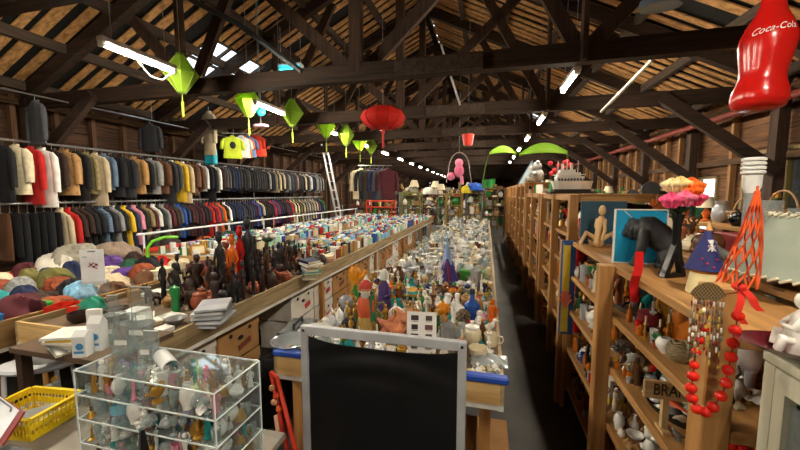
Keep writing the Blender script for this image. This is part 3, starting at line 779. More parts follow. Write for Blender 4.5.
GM = {k: garment_mesh(k) for k in ('coat', 'jacket', 'shirt', 'fur', 'trousers')}
hk = MB().tube([(0, 0, -.1), (0, 0, -.035), (.008, 0, -.02), (.022, 0, -.0), (.016, 0, .016), (0, 0, .022), (-.016, 0, .016)], .0035, 6).tube([(-.16, 0, -.14), (0, 0, -.095), (.16, 0, -.14)], .007, 6).mesh('hanger'); hk.materials.append(CHR)
GMI = {'coat': 'long coat', 'jacket': 'jacket', 'shirt': 'shirt', 'fur': 'fur coat', 'trousers': 'trousers'}
GREG = []
def garment(kd, col, loc, rz=0.0, s=(1, 1, 1), fin='cloth', c2=None, label=None, group=None, where='', hanger=True, adj='', noun=None):
    nm = {'coat': 'coat', 'jacket': 'jacket', 'shirt': 'shirt', 'fur': 'fur_coat', 'trousers': 'trousers'}[kd]
    t = empty(nm, loc, rz); t.scale = s; b, sl, cu = GM[kd]; m = M(col, fin)
    inst(b, 'garment_body', t, material=m)
    for q in sl: inst(q, 'sleeve', t, material=m)
    if kd != 'trousers': inst(cu, 'collar', t, material=M(c2, 'cloth') if c2 else m)
    if hanger: inst(hk, 'hanger', t)
    t['category'] = nm.replace('_', ' ')
    if group: t['group'] = group
    txt = (adj + ' ' if adj else '') + ('' if col.startswith('#') else col + ' ') + (noun or GMI[kd])
    if label: t['label'] = label
    else: GREG.append((t, txt, where))
    return t
U = [('coat', 'black', 'cloth'), ('fur', 'cream', 'fur'), ('coat', 'red', 'cloth'), ('coat', 'white', 'cloth'), ('jacket', 'dark brown', 'cloth'), ('fur', 'tan', 'spots'), ('coat', 'black', 'cloth'), ('jacket', 'khaki', 'check'), ('coat', 'beige', 'cloth'), ('jacket', 'denim blue', 'cloth'),
     ('fur', 'black', 'fur'), ('fur', 'charcoal', 'fur'), ('fur', 'tan', 'fur'), ('jacket', 'black', 'cloth'), ('fur', 'grey', 'fur'), ('fur', 'brown', 'fur'), ('coat', 'charcoal', 'cloth'), ('jacket', 'dark grey', 'cloth'), ('coat', 'yellow', 'cloth'), ('coat', 'beige', 'cloth'), ('fur', 'brown', 'spots'), ('jacket', 'brown', 'cloth'), ('jacket', 'silver', 'cloth'), ('jacket', 'black', 'cloth'), ('coat', 'black', 'cloth'), ('jacket', 'white', 'cloth')]
gr = random.Random(4)
y = 3.2
for i, (kd, c, f) in enumerate(U):
    th = {'coat': .11, 'jacket': .1, 'fur': .16}[kd]; y += th / 2 + .012
    c2 = 'white' if i in (17, 19) else None
    sy = th / ({'coat': .115, 'jacket': .1, 'fur': .155}[kd])
    garment(kd, c, (XRAIL, y, 2.48), gr.uniform(-.06, .06), (1, sy * .95, gr.uniform(.92, 1.05)), f, c2, where='on the upper clothes rail', group='coats on the upper clothes rail', adj={'check': 'checked', 'spots': 'spotted'}.get(f, ''))
    y += th / 2 + .014
UP = ['black', 'charcoal', 'dark grey', 'navy', 'black', 'grey', 'charcoal', 'navy', 'dark grey', 'black', 'brown', 'charcoal', 'beige', 'black', 'grey', 'dark brown']
while y < 12.4:
    y += .052; c = gr.choice(UP)
    if 8.9 < y < 9.6 and gr.random() < .4: c = gr.choice(['rust', 'khaki', 'beige'])
    if 10.6 < y < 12 and gr.random() < .35: c = gr.choice(['white', 'grey', 'cream'])
    garment('jacket', c, (XRAIL, y, 2.48), gr.uniform(-.05, .05), (1, .9, gr.uniform(.9, 1.0)), 'cloth', 'white' if gr.random() < .12 else None, where='on the upper clothes rail', group='jackets on the upper clothes rail'); y += .05
y = 3.15
LO = [('brown', 'trousers')] + [('black', 'trousers'), ('charcoal', 'trousers'), ('black', 'trousers')] * 2 + [('beige', 'jacket'), ('red', 'jacket'), ('dark brown', 'shirt'), ('yellow', 'shirt'), ('black', 'shirt'), ('white', 'shirt'), ('denim blue', 'shirt'), ('charcoal', 'shirt'), ('grey', 'shirt'), ('black', 'shirt'), ('yellow', 'shirt'), ('beige', 'shirt'), ('pink', 'shirt'), ('purple', 'shirt'), ('khaki', 'shirt'),
      ('black', 'shirt'), ('white', 'shirt'), ('red', 'shirt'), ('grey', 'shirt'), ('beige', 'shirt'), ('dark brown', 'shirt'), ('white', 'shirt'), ('blue', 'shirt'), ('white', 'shirt'), ('dark brown', 'shirt'), ('pink', 'shirt'), ('black', 'shirt'), ('cream', 'shirt'), ('black', 'shirt'), ('white', 'shirt'), ('red', 'shirt'), ('navy', 'shirt'), ('red', 'shirt'), ('black', 'shirt'),
      ('orange', 'shirt'), ('black', 'shirt'), ('white', 'shirt'), ('green', 'shirt'), ('black', 'shirt'), ('beige', 'shirt'), ('navy', 'shirt'), ('pink', 'shirt'), ('charcoal', 'shirt'), ('white', 'shirt'), ('navy', 'shirt'), ('denim blue', 'shirt'), ('navy', 'shirt'), ('navy', 'shirt'), ('blue', 'shirt'), ('dark grey', 'shirt'), ('beige', 'shirt'), ('black', 'shirt'), ('black', 'shirt'), ('charcoal', 'shirt'), ('black', 'shirt')]
LP = ['orange', 'red', 'orange', 'red', 'purple', 'navy', 'black', 'navy', 'charcoal', 'cream', 'olive', 'beige', 'grey', 'lilac', 'grey', 'beige', 'purple', 'charcoal', 'green']
i = 0
while y < 12.4:
    if i < len(LO): c, kd = LO[i]
    else: c = LP[min(len(LP) - 1, int((y - 8.2) / 4.2 * len(LP)))] if gr.random() < .7 else gr.choice(LP); kd = 'shirt'
    i += 1; y += .048
    if i % 2 and kd == 'shirt': c = gr.choice(['black', 'charcoal', 'navy', 'dark brown', 'dark grey', 'maroon', 'black'])
    garment(kd, c, (XRAIL + .04, y, 1.6), gr.uniform(-.05, .05), (1, 1.1 if kd == 'shirt' else .9, gr.uniform(1.2, 1.4)), 'stripe' if (kd == 'shirt' and gr.random() < .12) else 'cloth', where='on the lower clothes rail', group='shirts on the lower clothes rail'); y += .046
# labels for the hanging clothes from their neighbours
def label_clothes():
    from collections import defaultdict
    rows = defaultdict(list)
    for e in GREG: rows[e[2]].append(e)
    used = set()
    for wh, L in rows.items():
        L.sort(key=lambda e: e[0].location.y)
        for i, e in enumerate(L):
            l = L[i - 1][1] if i else None; r = L[i + 1][1] if i + 1 < len(L) else None
            c = [f'{e[1]} {wh}']
            if [q[1] for q in L].count(e[1]) > 1: c = []
            if l and r: c.append(f'{e[1]} {wh} between a {l} and a {r}')
            n = sum(1 for q in L[:i] if q[1] == e[1]); c.append(f'{e[1]} {wh}, {ORD[min(n, 48)]} of its kind from the left')
            for q in c:
                if q not in used and len(q.split()) <= 16: e[0]['label'] = q; used.add(q); break
            else: e[0]['label'] = c[-1]
# garments hung from the high rail
garment('jacket', 'dark grey', (-6.25, 3.62, 3.12), -.2, (.95, 1, .95), label='dark grey jacket hung alone on the high thin rail at far left')
garment('jacket', 'charcoal', (-6.25, 5.35, 3.12), .2, (.8, 1, .8), label='small dark garment with a red patch hung from the high rail')
garment('coat', 'beige', on_x(208, 108, -6.2), -.2, (.8, 1.2, 1.15), label='beige hooded coat hung high beside the bright T-shirts')
for i, (px, c, nm_) in enumerate([(232, '#c9dc3a', 'lime yellow T-shirt with a dark print'), (241, '#dfe3e2', 'white and orange T-shirt'), (243, '#e36a24', 'orange T-shirt'), (247, '#5f86b8', 'faded blue T-shirt'), (254, '#c43324', 'red T-shirt'), (258, '#d8502c', 'orange red T-shirt')]):
    p = on_x(px, 133, -6.0)
    g_ = garment('shirt', c, p, PI / 2 - .75, (1, 1.2, .98), label=nm_ + ' hung in the bright row above the suits', group='bright T-shirts above the suits', noun='T-shirt')
    if i == 0:
        MB().ball((0, -.042, -.3), .07, 10, (1, .15, 1.3)).build('print', mat('1c1f1c', .8), g_)
tag(MB().tube([on_x(222, 133, -6.0), on_x(264, 134, -6.0)], .012, 6).build('short_rail', CHR), 'short high rail holding the bright T-shirts', 'rail')
tag(MB().box((0, 0, 0), (.3, .12, .36), bev=.03).build('carrier_bag', mat('22a7c0', .5), loc=on_x(211, 157, -6.25)), 'turquoise bag hung below the beige hooded coat', 'bag')
# far clothes stand
p0 = on_z(372, 166, 2.2)
tag(MB().tube([on_z(358, 165.5, 2.52), on_z(392, 165.5, 2.52)], .015, 6).build('hanging_rail', CHR), 'far rail hung with a beige coat and dark coats beyond the book tables', 'rail')
for i, c in enumerate(['beige', 'black', 'charcoal', 'dark brown', 'navy', 'dark grey', 'maroon']):
    p = on_z(361 + i * 4.4, 166, 2.5)
    garment('coat', c, p, .5, (1.05, 1.1, 1.0), label=f'{c} coat on the far hanging rail beyond the books, {ORD[i]} from the left', group='coats on the far hanging rail')
label_clothes()

# ------------------------------------------------------------------ books in rows
bk_me = {}
def book_mesh(h, th, d):
    k = (h, th, d)
    if k not in bk_me:
        c = MB().box((0, -d / 2 + .0015, h / 2), (th, .003, h)).box((-th / 2 + .001, 0, h / 2), (.002, d, h)).box((th / 2 - .001, 0, h / 2), (.002, d, h)).mesh('cover', 0)
        q = MB().box((0, .002, h / 2), (th - .004, d - .006, h - .008)).mesh('pages', 0); q.materials.append(mat('d9cfb6', .9)); c.materials.append(mat('777777')); bk_me[k] = (c, q)
    return bk_me[k]
BCOL = ['white', 'cream', 'light blue', 'blue', 'grey', 'white', 'navy', 'teal', 'beige', 'dark green', 'red', 'black', 'light blue', 'white', 'tan', 'lilac', 'yellow', 'rust', 'mint', 'silver']
def book_rows(x0, x1, y0, y1, step, limit, wh, grp, seed, hh=(.17, .2, .23)):
    r = random.Random(seed); n = 0; y = y0; rest = MB(); rests = ['white', 'light blue', 'blue', 'cream', 'dark grey', 'red', 'mint', 'tan']
    while y < y1:
        x = x0
        while x < x1 - .04:
            th = r.choice((.02, .028, .036, .045)); h = r.choice(hh); d = .13
            if r.random() < .04: x += .06; continue
            c = r.choice(BCOL)
            if n < limit:
                cv, pg = book_mesh(h, th, d); b = empty('book', (x + th / 2, y + r.uniform(-.012, .012), ZT), r.uniform(-.03, .03)); b.rotation_euler.x = -.0
                b['category'] = 'book'; inst(cv, 'cover', b, material=M(c if c != 'silver' else 'grey', 'card')); inst(pg, 'pages', b)
                REG.append([b, c + ' book', wh, wh, Vector(b.location), True, c + ' book']); n += 1
            else:
                rest.slot(rests.index(c) if c in rests else r.randrange(8)); rest.box((x + th / 2, y + r.uniform(-.012, .012), ZT + h / 2), (th, d, h))
            x += th + .0035
        y += step
    if rest.v:
        o = rest.build('far_books', [M(c, 'card') for c in rests], None, 0); tag(o, f'mass of distant books {wh}', 'books', kind='stuff')
book_rows(-3.12, -2.03, 4.35, 12.7, .24, 160, 'standing in rows on the table behind the carvings', 'books', 3, (.12, .14, .17))
book_rows(-4.85, -3.6, 4.7, 13.0, .27, 130, 'standing in rows on the table by the white rail', 'books', 8, (.12, .14, .17))
# ================================================================== SHELVES ON THE RIGHT
SHW = mat('#b98a52', .6, kind='wood_y', c2='#8e6232', scale=5)
SHZ = mat('#b5854c', .6, kind='wood_z', c2='#8a5e30', scale=5)
SHX = mat('#b98a52', .6, kind='wood_x', c2='#8e6232', scale=5)
def shelf_unit(label, x0, x1, ys, zs, ztop, pw=.07, rail=True, mats=None, tops=None, outer=-.004):
    mw, mz, mx = mats or (SHW, SHZ, SHX)
    t = thing('shelf_unit', label, 'shelf unit', (x0, ys[0], 0)); W = x1 - x0; L = ys[-1] - ys[0]
    for z in zs: MB().box((W / 2, L / 2, z - .0175), (W, L + pw * .9, .035), bev=.003).build('shelf', mw, t, 0)
    for i, y in enumerate(ys):
        for x in (outer, W + .004):
            h = tops[i] if tops and x < 0.1 else ztop
            MB().box((x, y - ys[0], h / 2), (pw, pw, h), bev=.004).build('post', mz, t, 0)
        if i in (0, len(ys) - 1) and rail:
            for z in (ztop - .04, .1): MB().box((W / 2, y - ys[0], z), (W, .03, .06)).build('end_rail', mx, t, 0)
    if rail and ztop - zs[0] > .1:
        MB().box((0, L / 2, ztop - .03), (.03, L, .055)).build('top_rail', mw, t, 0); MB().box((W, L / 2, ztop - .03), (.03, L, .055)).build('top_rail', mw, t, 0)
    return t
ZS1 = [1.37, 1.1, .82, .5, .2]
shelf_unit('low pine shelf unit nearest the camera on the right, its top at chest height', .66, 1.0, [1.11, 2.03, 3.0], ZS1, 1.37, rail=False, tops=[1.5, 1.37, 1.37], outer=-.036)
U2 = [('tall pine shelf unit behind the low one, white model ship standing on it', [3.22, 4.0, 4.8], 1.74), ('tall pine shelf unit, third along the right aisle from the camera', [5.0, 5.8, 6.6], 1.74), ('tall pine shelf unit, fourth along the right aisle from the camera', [6.85, 7.7, 8.6], 1.95),
      ('tall pine shelf unit, fifth along the right aisle from the camera', [8.85, 9.8, 10.8], 1.95), ('tall pine shelf unit, last of the row along the right aisle', [11.1, 12.1, 13.2], 1.95)]
ZS2 = [1.38, 1.1, .82, .5, .2]
for lb, ys, zt in U2: shelf_unit(lb, .72, 1.35, ys, ([1.66] if zt > 1.8 else []) + ZS2, zt)
# set-back unit at far right and a parallel row behind
shelf_unit('wooden shelf unit at the right edge of the picture, lampshade on its top', 1.03, 1.5, [.5, 1.7, 2.95], [1.41, 1.24, .8, .3], 1.41, rail=False)
shelf_unit('dark shelf row behind the low pine unit, towards the right wall', 2.05, 2.5, [1.6, 3.0, 4.4, 5.8], [1.46, 1.12, .75, .3], 1.46, rail=False)
shelf_unit('shelf row along the right wall further down the hall', 2.6, 3.1, [6.2, 8.0, 9.8, 11.6], [1.55, 1.15, .7, .3], 1.55, rail=False)

RR = random.Random(77)
MENU_R = [('statuette', 'brown', {}), ('statuette', 'cream', {}), ('animal', 'dark brown', {}), ('animal', 'tan', {}), ('vase', 'amber', {}), ('vase', 'brown', {}), ('vase', 'white', {}), ('mug', 'white', {}), ('mug', 'blue', {}), ('bowl', 'brown', {'fin': 'carved'}), ('bowl', 'white', {}),
          ('jar', 'white', {}), ('jar', 'amber', {}), ('candlestick', 'gold', {}), ('candlestick', 'brown', {}), ('teapot', 'white', {'s': .9}), ('box', 'brown', {'fin': 'woodz'}), ('tin', 'red', {}), ('tin', 'silver', {}), ('doll', 'pink', {}), ('doll', 'blue', {}), ('basket', 'tan', {'s': .9}), ('bird', 'grey', {}),
          ('bird', 'teal', {}), ('bottle', 'dark green', {}), ('bottle', 'amber', {}), ('jug', 'cream', {}), ('jug', 'brown', {}), ('plush', 'brown', {}), ('plush', 'white', {}), ('shell', 'cream', {}), ('shell', 'tan', {}), ('picture_frame', 'black', {}), ('clock', 'gold', {}), ('bell', 'gold', {}), ('flower_pot', 'rust', {}), ('packet', 'orange', {}), ('packet', 'blue', {}), ('tall_carving', 'black', {'s': .5}), ('lamp', 'copper', {'s': .75})]
MENU_N = [m for m in MENU_R if m[0] not in ('plush', 'packet', 'doll', 'teapot')] + [('shell', 'tan', {}), ('clam', 'white', {}), ('clam', 'cream', {}), ('shell', 'cream', {}), ('statuette', 'copper', {}), ('vase', 'silver', {})]
B = {}   # beds per shelf
def bed(k): return B.setdefault(k, Bed())
SN = {1.37: 'top shelf', 1.38: 'top shelf', 1.1: 'second shelf', .82: 'third shelf', .5: 'fourth shelf', .2: 'bottom shelf', 1.66: 'top shelf', 1.74: 'top', 1.95: 'top'}
def S1(px, py, z, xmin=.76):
    p = on_z(px, py, z)
    if p.x < xmin: p = EYE + (p - EYE) * (xmin / p.x); p.z = z
    return p
def at1(kd, col, px, py, z, s=1.0, rz=0.0, r=None, **o):
    p = S1(px, py, z); bed(('n', z)).add(p.x, p.y, (r if r else KW[kd] * s * .9)); o.setdefault('where', f'on the {SN[z]} of the low pine unit')
    return put(kd, col, (p.x, p.y, z), rz, s, surf=f'near{z}', **o)

# ---- hero pieces of the low unit, top shelf
ZT1 = 1.37
def hold(x, y, r, z=ZT1): bed(('n', z)).add(x, y, r)
# turquoise board
t = thing('turquoise_board', 'turquoise board with white edging and an orange leaf, standing behind the gorilla', 'board', (.69, 2.1, ZT1)); 
MB().box((.11, 0, .145), (.24, .012, .29)).build('panel', mat('#1493c0', .4), t)
f = MB().box((.11, -.002, .003), (.25, .018, .006)).box((.11, -.002, .291), (.25, .018, .006)).box((-.012, -.002, .147), (.006, .018, .29)).box((.232, -.002, .147), (.006, .018, .29)); f.build('white_edging', WHITEP, t)
MB().prism([(0, -.04), (.014, -.012), (.013, .015), (0, .04), (-.012, .012), (-.012, -.015)], -.002, .002, m=Matrix.Rotation(PI / 2, 3, 'X') @ Matrix.Rotation(.4, 3, 'Z'), c=(.085, -.009, .16)).build('orange_leaf', mat('#e8a13a', .5), t)
MB().bar((.03, -.008, .285), (.07, -.008, .245), .004, .003).build('white_line', WHITEP, t)
for k in range(5): hold(.78 + k * .1, 2.1, .05)
# gorilla
def gorilla():
    p = S1(650, 277, ZT1, .84); t = thing('gorilla_statue', 'charcoal gorilla statue leaning forward on its knuckles, red ribbon at its mouth', 'statue', p, 2.75); t.scale = (.8, .95, 1.12); hold(p.x, p.y, .13)
    m = MB(); 
    m.tube([(-.115, 0, .045), (-.1, 0, .085), (-.05, 0, .13), (.02, 0, .165), (.06, 0, .17), (.085, 0, .155)], [.045, .062, .068, .072, .06, .035], 14)
    m.tube([(.06, 0, .17), (.095, 0, .165), (.115, 0, .155)], [.05, .05, .03], 12)
    m.ball((.115, 0, .165), .042, 14, (1, .9, 1.1)); m.ball((.115, 0, .2), .026, 10, (1.1, .8, .9)); m.ball((.148, 0, .148), .025, 10, (.9, 1, .8)); m.tube([(.13, -.03, .178), (.148, 0, .182), (.13, .03, .178)], .009, 8)
    for s in (-1, 1):
        m.tube([(.045, s * .05, .165), (.05, s * .078, .11), (.065, s * .075, .055), (.085, s * .07, .016)], [.036, .032, .026, .022], 10); m.ball((.095, s * .07, .014), .02, 8, (1.2, 1, .7))
        m.tube([(-.1, s * .035, .07), (-.05, s * .062, .05), (-.065, s * .065, .02)], [.04, .032, .022], 10); m.ball((-.04, s * .065, .014), .02, 8, (1.5, 1, .65)); m.ball((.113, s * .04, .17), .009, 6)
    m.build('gorilla_body', mat('#34363a', .55, kind='fur', c2='#1c1d20', scale=20), t, 60)
    return t, p
gor, gp = gorilla()
a = on_x(640, 252, .72); b_ = on_x(634, 302, .655); c_ = on_x(637, 276, .64)
rb = MB().grid(lambda u, w: (a.lerp(c_, min(1, w * 2)) if w < .5 else c_.lerp(b_, w * 2 - 1)) + Vector((-.02 + .036 * u + .004 * math.sin(w * 7), .004 * math.sin(w * 12), .0)) , 3, 14, .002)
tag(rb.build('red_ribbon', mat('#c21616', .5)), 'shiny red ribbon hanging over the top shelf edge below the gorilla', 'ribbon')
# black tall vase with silk flowers
p = S1(673, 284, ZT1, .83); hold(p.x, p.y, .09)
t = thing('tall_vase', 'tall black A-shaped vase holding pink, orange and yellow silk flowers', 'vase', p, .5); t.scale = (.8, .8, .83)
BLK = mat('#101012', .3)
m = MB().lathe([(.001, .1), (.018, .1), (.022, .3), (.035, .345), (.03, .345), (.02, .3), (.001, .28)], 14)
m.bar((0, 0, .18), (-.075, 0, .0), .03, .03).bar((0, 0, .18), (.06, 0, .0), .03, .03).bar((0, 0, .2), (.0, .07, .0), .025, .025).bar((-.075, 0, .012), (.06, 0, .012), .03, .024)
m.build('vase_body', BLK, t)
FR = random.Random(8)
for i, (dx, dy, dz, c, rr) in enumerate([(-.085, -.02, .42, '#ff5f92', .055), (-.03, -.05, .43, '#ff7fa6', .055), (.075, -.03, .43, '#ff5c88', .055), (.0, 0, .5, '#ffeaa0', .06), (-.05, .01, .5, '#fff0b8', .05), (.05, -.02, .49, '#ff7a22', .065), (.09, .02, .47, '#ff8b2e', .055), (.02, -.05, .465, '#ff7424', .05), (.11, .0, .425, '#ff6a90', .05)]):
    st = MB().tube([(0, 0, .3), (dx * .5, dy * .5, dz - .07), (dx, dy, dz - .02)], .003, 5).build('flower_stem', mat('#2f4d2a', .6), t)
    q = MB().grid(lambda u, w: (lambda a_, e, rf: (dx + rf * math.cos(a_) * math.sin(e), dy + rf * math.sin(a_) * math.sin(e), dz - rf * .75 * math.cos(e)))(u * 2 * PI, w * PI, rr * (.82 + .16 * math.sin(11 * u * 2 * PI + 9 * w) + .12 * math.sin(14 * w))), 40, 14)
    q.build('flower', mat(c, .7), t, 60)
q = MB()
for k in range(14):
    an = k * .9; r = FR.uniform(.05, .11); z = FR.uniform(.35, .41)
    q.grid(lambda u, w: (r * w * math.cos(an + (u - .5) * .9 * math.sin(PI * w)), r * w * math.sin(an + (u - .5) * .9 * math.sin(PI * w)), .34 + (z - .34) * w * 1.2), 3, 4)
q.build('leaves', mat('#20402a', .6), t, 60)
# pot with flag
p = S1(703, 299, ZT1, .8); p.z = ZT1; hold(p.x, p.y, .07)
t = thing('cream_pot', 'cream round pot with an amber rim under the folded flag, beside the bead fringe', 'pot', p); t.scale = (.95, .95, .85)
MB().shell([(.052, 0), (.058, .01), (.052, .06), (.046, .105)], .005, 20).build('pot_body', mat('#ddcf9f', .35), t); MB().lathe([(.048, .1), (.051, .108), (.046, .112), (.04, .108)], 20).build('rim', mat('#a5641f', .3), t)
t2 = thing('flag', 'navy flag with small union jack and red stars, coned up on the cream pot', 'flag', p + Vector((0, 0, .096)), 0); t2.scale = (.9, .9, .85)
NAVY = mat('#1c2260', .7, kind='cloth')
def cone(u, w):
    an = u * 2 * PI; r = (.068 - .058 * w) * (1 + .12 * math.sin(an * 3)); return (r * math.cos(an), r * math.sin(an) * .8, .0 + .17 * w)
MB().grid(cone, 20, 8).build('flag_cloth', NAVY, t2, 60)
RED, WHI = mat('#b3202c', .7), mat('#e2e0e0', .7)
def on_cone(an, w, off=.002):
    r = (.068 - .058 * w) * (1 + .12 * math.sin(an * 3)) + off; return Vector((r * math.cos(an), r * math.sin(an) * .8, .17 * w))
for a0, a1, w0, w1, mm, wd in ((-1.9, -1.3, .62, .62, WHI, .016), (-1.6, -1.6, .5, .78, WHI, .016), (-1.9, -1.3, .5, .78, WHI, .009), (-1.9, -1.3, .78, .5, WHI, .009), (-1.9, -1.3, .62, .62, RED, .008), (-1.6, -1.6, .5, .78, RED, .008)):
    pts = [on_cone(a0 + (a1 - a0) * i / 5, w0 + (w1 - w0) * i / 5, .003 if mm is WHI else .0055) for i in range(6)]
    MB().tube(pts, wd / 2 * .5, 6).build('union_stripe', mm, t2)
for an, w in ((-1.35, .3), (-1.9, .2), (-1.6, .12), (-2.2, .3)):
    c = on_cone(an, w, .003); MB().ball(c, .005, 6).build('star', RED, t2)
MB().lathe([(.004, .16), (.012, .175), (.004, .2), (.001, .215)], 8).build('flag_tip', mat('#d7a065', .5), t2)

# bead fringe: woven fan with strands, hung on the near post
t = thing('bead_fringe', 'woven fan with dangling strands of shells and beads hung on the near post', 'wall hanging', on_y(708, 292, 1.03))
t.scale = (.62, .62, .85)
fan = MB().grid(lambda u, w: ((.02 + .05 * w) * math.sin((u - .5) * 2.2), -.004, .012 - .04 * (1 - w) + (.02 + .05 * w) * (math.cos((u - .5) * 2.2) - .75) + .03 * w * 0), 12, 4, .006)
fan.build('woven_fan', mat('#7a6238', .8, kind='check', c2='#3a2c18', scale=160), t)
br = random.Random(5)
for k in range(11):
    x = -.06 + .011 * k; L = br.uniform(.13, .24); s = MB(); s.tube([(x, -.012, -.01), (x, -.012, -.01 - L)], .0012, 4).build('strand', mat('#6a6250', .7), t)
    z = -.03
    while z > -.01 - L:
        c = br.choice(['#8b8574', '#d9d5c8', '#5d5546', '#b9b19b', '#c9b04a', '#7b2a26', '#e8e6e0', '#6f6b60'])
        if br.random() < .3: m = MB().ball((x, -.014, z), br.uniform(.005, .0075), 8, (1, .7, 1.1))
        else: m = MB().lathe([(.002, 0), (.0035, .002), (.0035, .014), (.002, .016)], 6, (x, -.012, z - .012))
        m.build('bead', mat(c, .4), t); z -= br.uniform(.018, .03)
# orange macrame net
t = thing('macrame_net', 'bright orange knotted net drawn to a peak beside the lampshade', 'net', on_y(757, 193, 1.2))
top = Vector((0, 0, 0)); OR = mat('#e0571a', .7)
N = 10
def netp(i, j):      # i strand, j level
    an = i * 2 * PI / N; r = .004 + .042 * (j / 7) ** .9; return Vector((r * math.cos(an) - .03 * (j / 7) ** 2, r * math.sin(an), -.27 * j / 7))
m = MB()
for j in range(7):
    for i in range(N):
        m.tube([netp(i + .5 * (j % 2), j), netp(i + .5 * ((j + 1) % 2), j + 1)], .0024, 5)
        m.tube([netp(i + .5 * (j % 2), j), netp(i + .5 * ((j + 1) % 2) - (1 if (j % 2) == 0 else -1) * -0 - (0 if j % 2 else 1), j + 1)], .0024, 5)
m.build('netting', OR, t); MB().ball((0, 0, .0), .008, 8).build('knot', OR, t)
MB().tube([(0, 0, 0), (0, .0, .02)], .003, 5).build('cord', OR, t)
# red ribbon bow above the necklace
t = thing('ribbon_bow', 'orange red ribbon bow tied to the near post above the bead necklace', 'ribbon', on_y(741, 287, 1.03)); t.scale = (.8, .8, .8)
RB = mat('#d8281a', .5)
def strip(pts, wd): 
    P = [Vector(q) for q in pts]
    def fn(u, w):
        k = w * (len(P) - 1); i = min(int(k), len(P) - 2); q = P[i].lerp(P[i + 1], k - i); return q + Vector(((u - .5) * wd, 0, 0))
    return MB().grid(fn, 2, 14, .0015)
strip([(0, 0, 0), (-.004, -.012, -.04), (-.012, -.014, -.08), (.012, -.01, -.115)], .02).build('ribbon_tail', RB, t); strip([(.0, -.004, 0), (.022, -.014, -.03), (.034, -.012, -.055), (.05, -.01, -.07)], .022).build('ribbon_tail', RB, t)
strip([(0, 0, 0), (-.02, -.012, .018), (-.03, -.016, .004), (-.012, -.01, -.01), (0, 0, 0)], .014).build('ribbon_loop', RB, t); MB().ball((0, -.006, 0), .011, 8).build('knot', RB, t)
# big red bead necklace
t = thing('bead_necklace', 'long necklace of big glossy red beads looped over the near post', 'necklace', (.69, 1.045, 1.4))
pts = [(738, 316), (735, 330), (733, 343), (731, 357), (728, 370), (726, 383), (721, 396), (713, 407), (705, 412), (697, 409), (692, 398), (691, 388), (693, 376), (694, 365), (696, 352), (700, 340), (704, 328)]
prev = None; cordm = [on_y(740, 292, 1.035) - Vector((.69, 1.045, 1.4))]
for i, (px, py) in enumerate(pts):
    q = on_y(px, py, 1.03) - Vector((.69, 1.045, 1.4)); cordm.append(q)
    MB().ball(q, .0135 if i < 13 else .011, 14).build('bead', mat('#d3200f', .18), t)
MB().tube(cordm + [on_y(714, 296, 1.035) - Vector((.69, 1.045, 1.4)), cordm[0]], .002, 5).build('cord', mat('#8e1a10', .6), t)

# lampshade, hurricane lamp, white ribbed cup
t = thing('lampshade', 'grey-green cone lampshade with white whip-stitched edges at the far right', 'lampshade', (1.075, 1.52, 1.4)); t.scale = (1.1, 1.1, 1.0); 
GS = mat('#8f978a', .8, kind='cloth', c2='#7c8478')
sx = [(.14, .1), (.1, .2), (.065, .29)]
off = on_y(800, 288, 1.12)
MB().shell([(.165, .06), (.125, .14), (.09, .22), (.07, .27)], .003, 32).build('shade', GS, t)
for r, z in ((.166, .06), (.071, .27)):
    q = MB(); n = 40 if r > .1 else 22
    for k in range(n):
        a0 = 2 * PI * k / n; a1 = a0 + 2 * PI / n * .9
        q.tube([(r * math.cos(a0), r * math.sin(a0), z - .006), ((r + .004) * math.cos((a0 + a1) / 2), (r + .004) * math.sin((a0 + a1) / 2), z + .002), (r * math.cos(a1), r * math.sin(a1), z + .008)], .0045, 5)
    q.build('stitched_edge', mat('#d8d0b8', .8), t)
MB().lathe([(.05, 0), (.05, .012), (.012, .03), (.01, .24), (.004, .25)], 14).build('lamp_stem', mat('#6a4526', .5), t)
def fromY(px, py, y): return on_y(px, py, y)
p = fromY(765, 217, 1.75); 
t = thing('hurricane_glass', 'clear glass hurricane lamp chimney behind the orange net', 'glass', (p.x, p.y, 1.41)); hg = p.z - 1.46
MB().shell([(.045, 0), (.07, .07), (.062, .14), (.048, .2), (.052, .31)], .003, 22).build('chimney', clear('f2f6f6', .5, .03, .9), t); MB().lathe([(.06, 0), (.055, .012), (.04, .01)], 18).build('foot', clear('e8eeee', .5, .05, .8), t)
p = fromY(751, 193, 1.6)
t = thing('candle_holder', 'faceted glass candle holder with a white ribbed beaker upside down on top', 'candle holder', (p.x, p.y, 1.41), 0)
MB().lathe([(.03, 0), (.032, .01), (.012, .03), (.028, .07), (.012, .1), (.026, .14), (.01, .17), (.02, .2), (.02, p.z - 1.41)], 10).build('holder', clear('eef2f4', .45, .05, .75), t, 20)
pz = p.z - 1.41
t2 = thing('ribbed_beaker', 'white plastic beaker with a ribbed rim, upside down above the glass holder', 'beaker', (p.x, p.y, 1.41 + pz)); t2.scale = (.8, .8, .8); WB = mat('#e9ebe9', .35)
MB().lathe([(.024, 0), (.034, .03), (.036, .085)], 20).build('beaker_body', WB, t2); q = MB()
for k in range(4): q.lathe([(.036, .088 + k * .02), (.044, .092 + k * .02), (.044, .102 + k * .02), (.036, .106 + k * .02)], 20)
q.build('ribbed_rim', WB, t2)

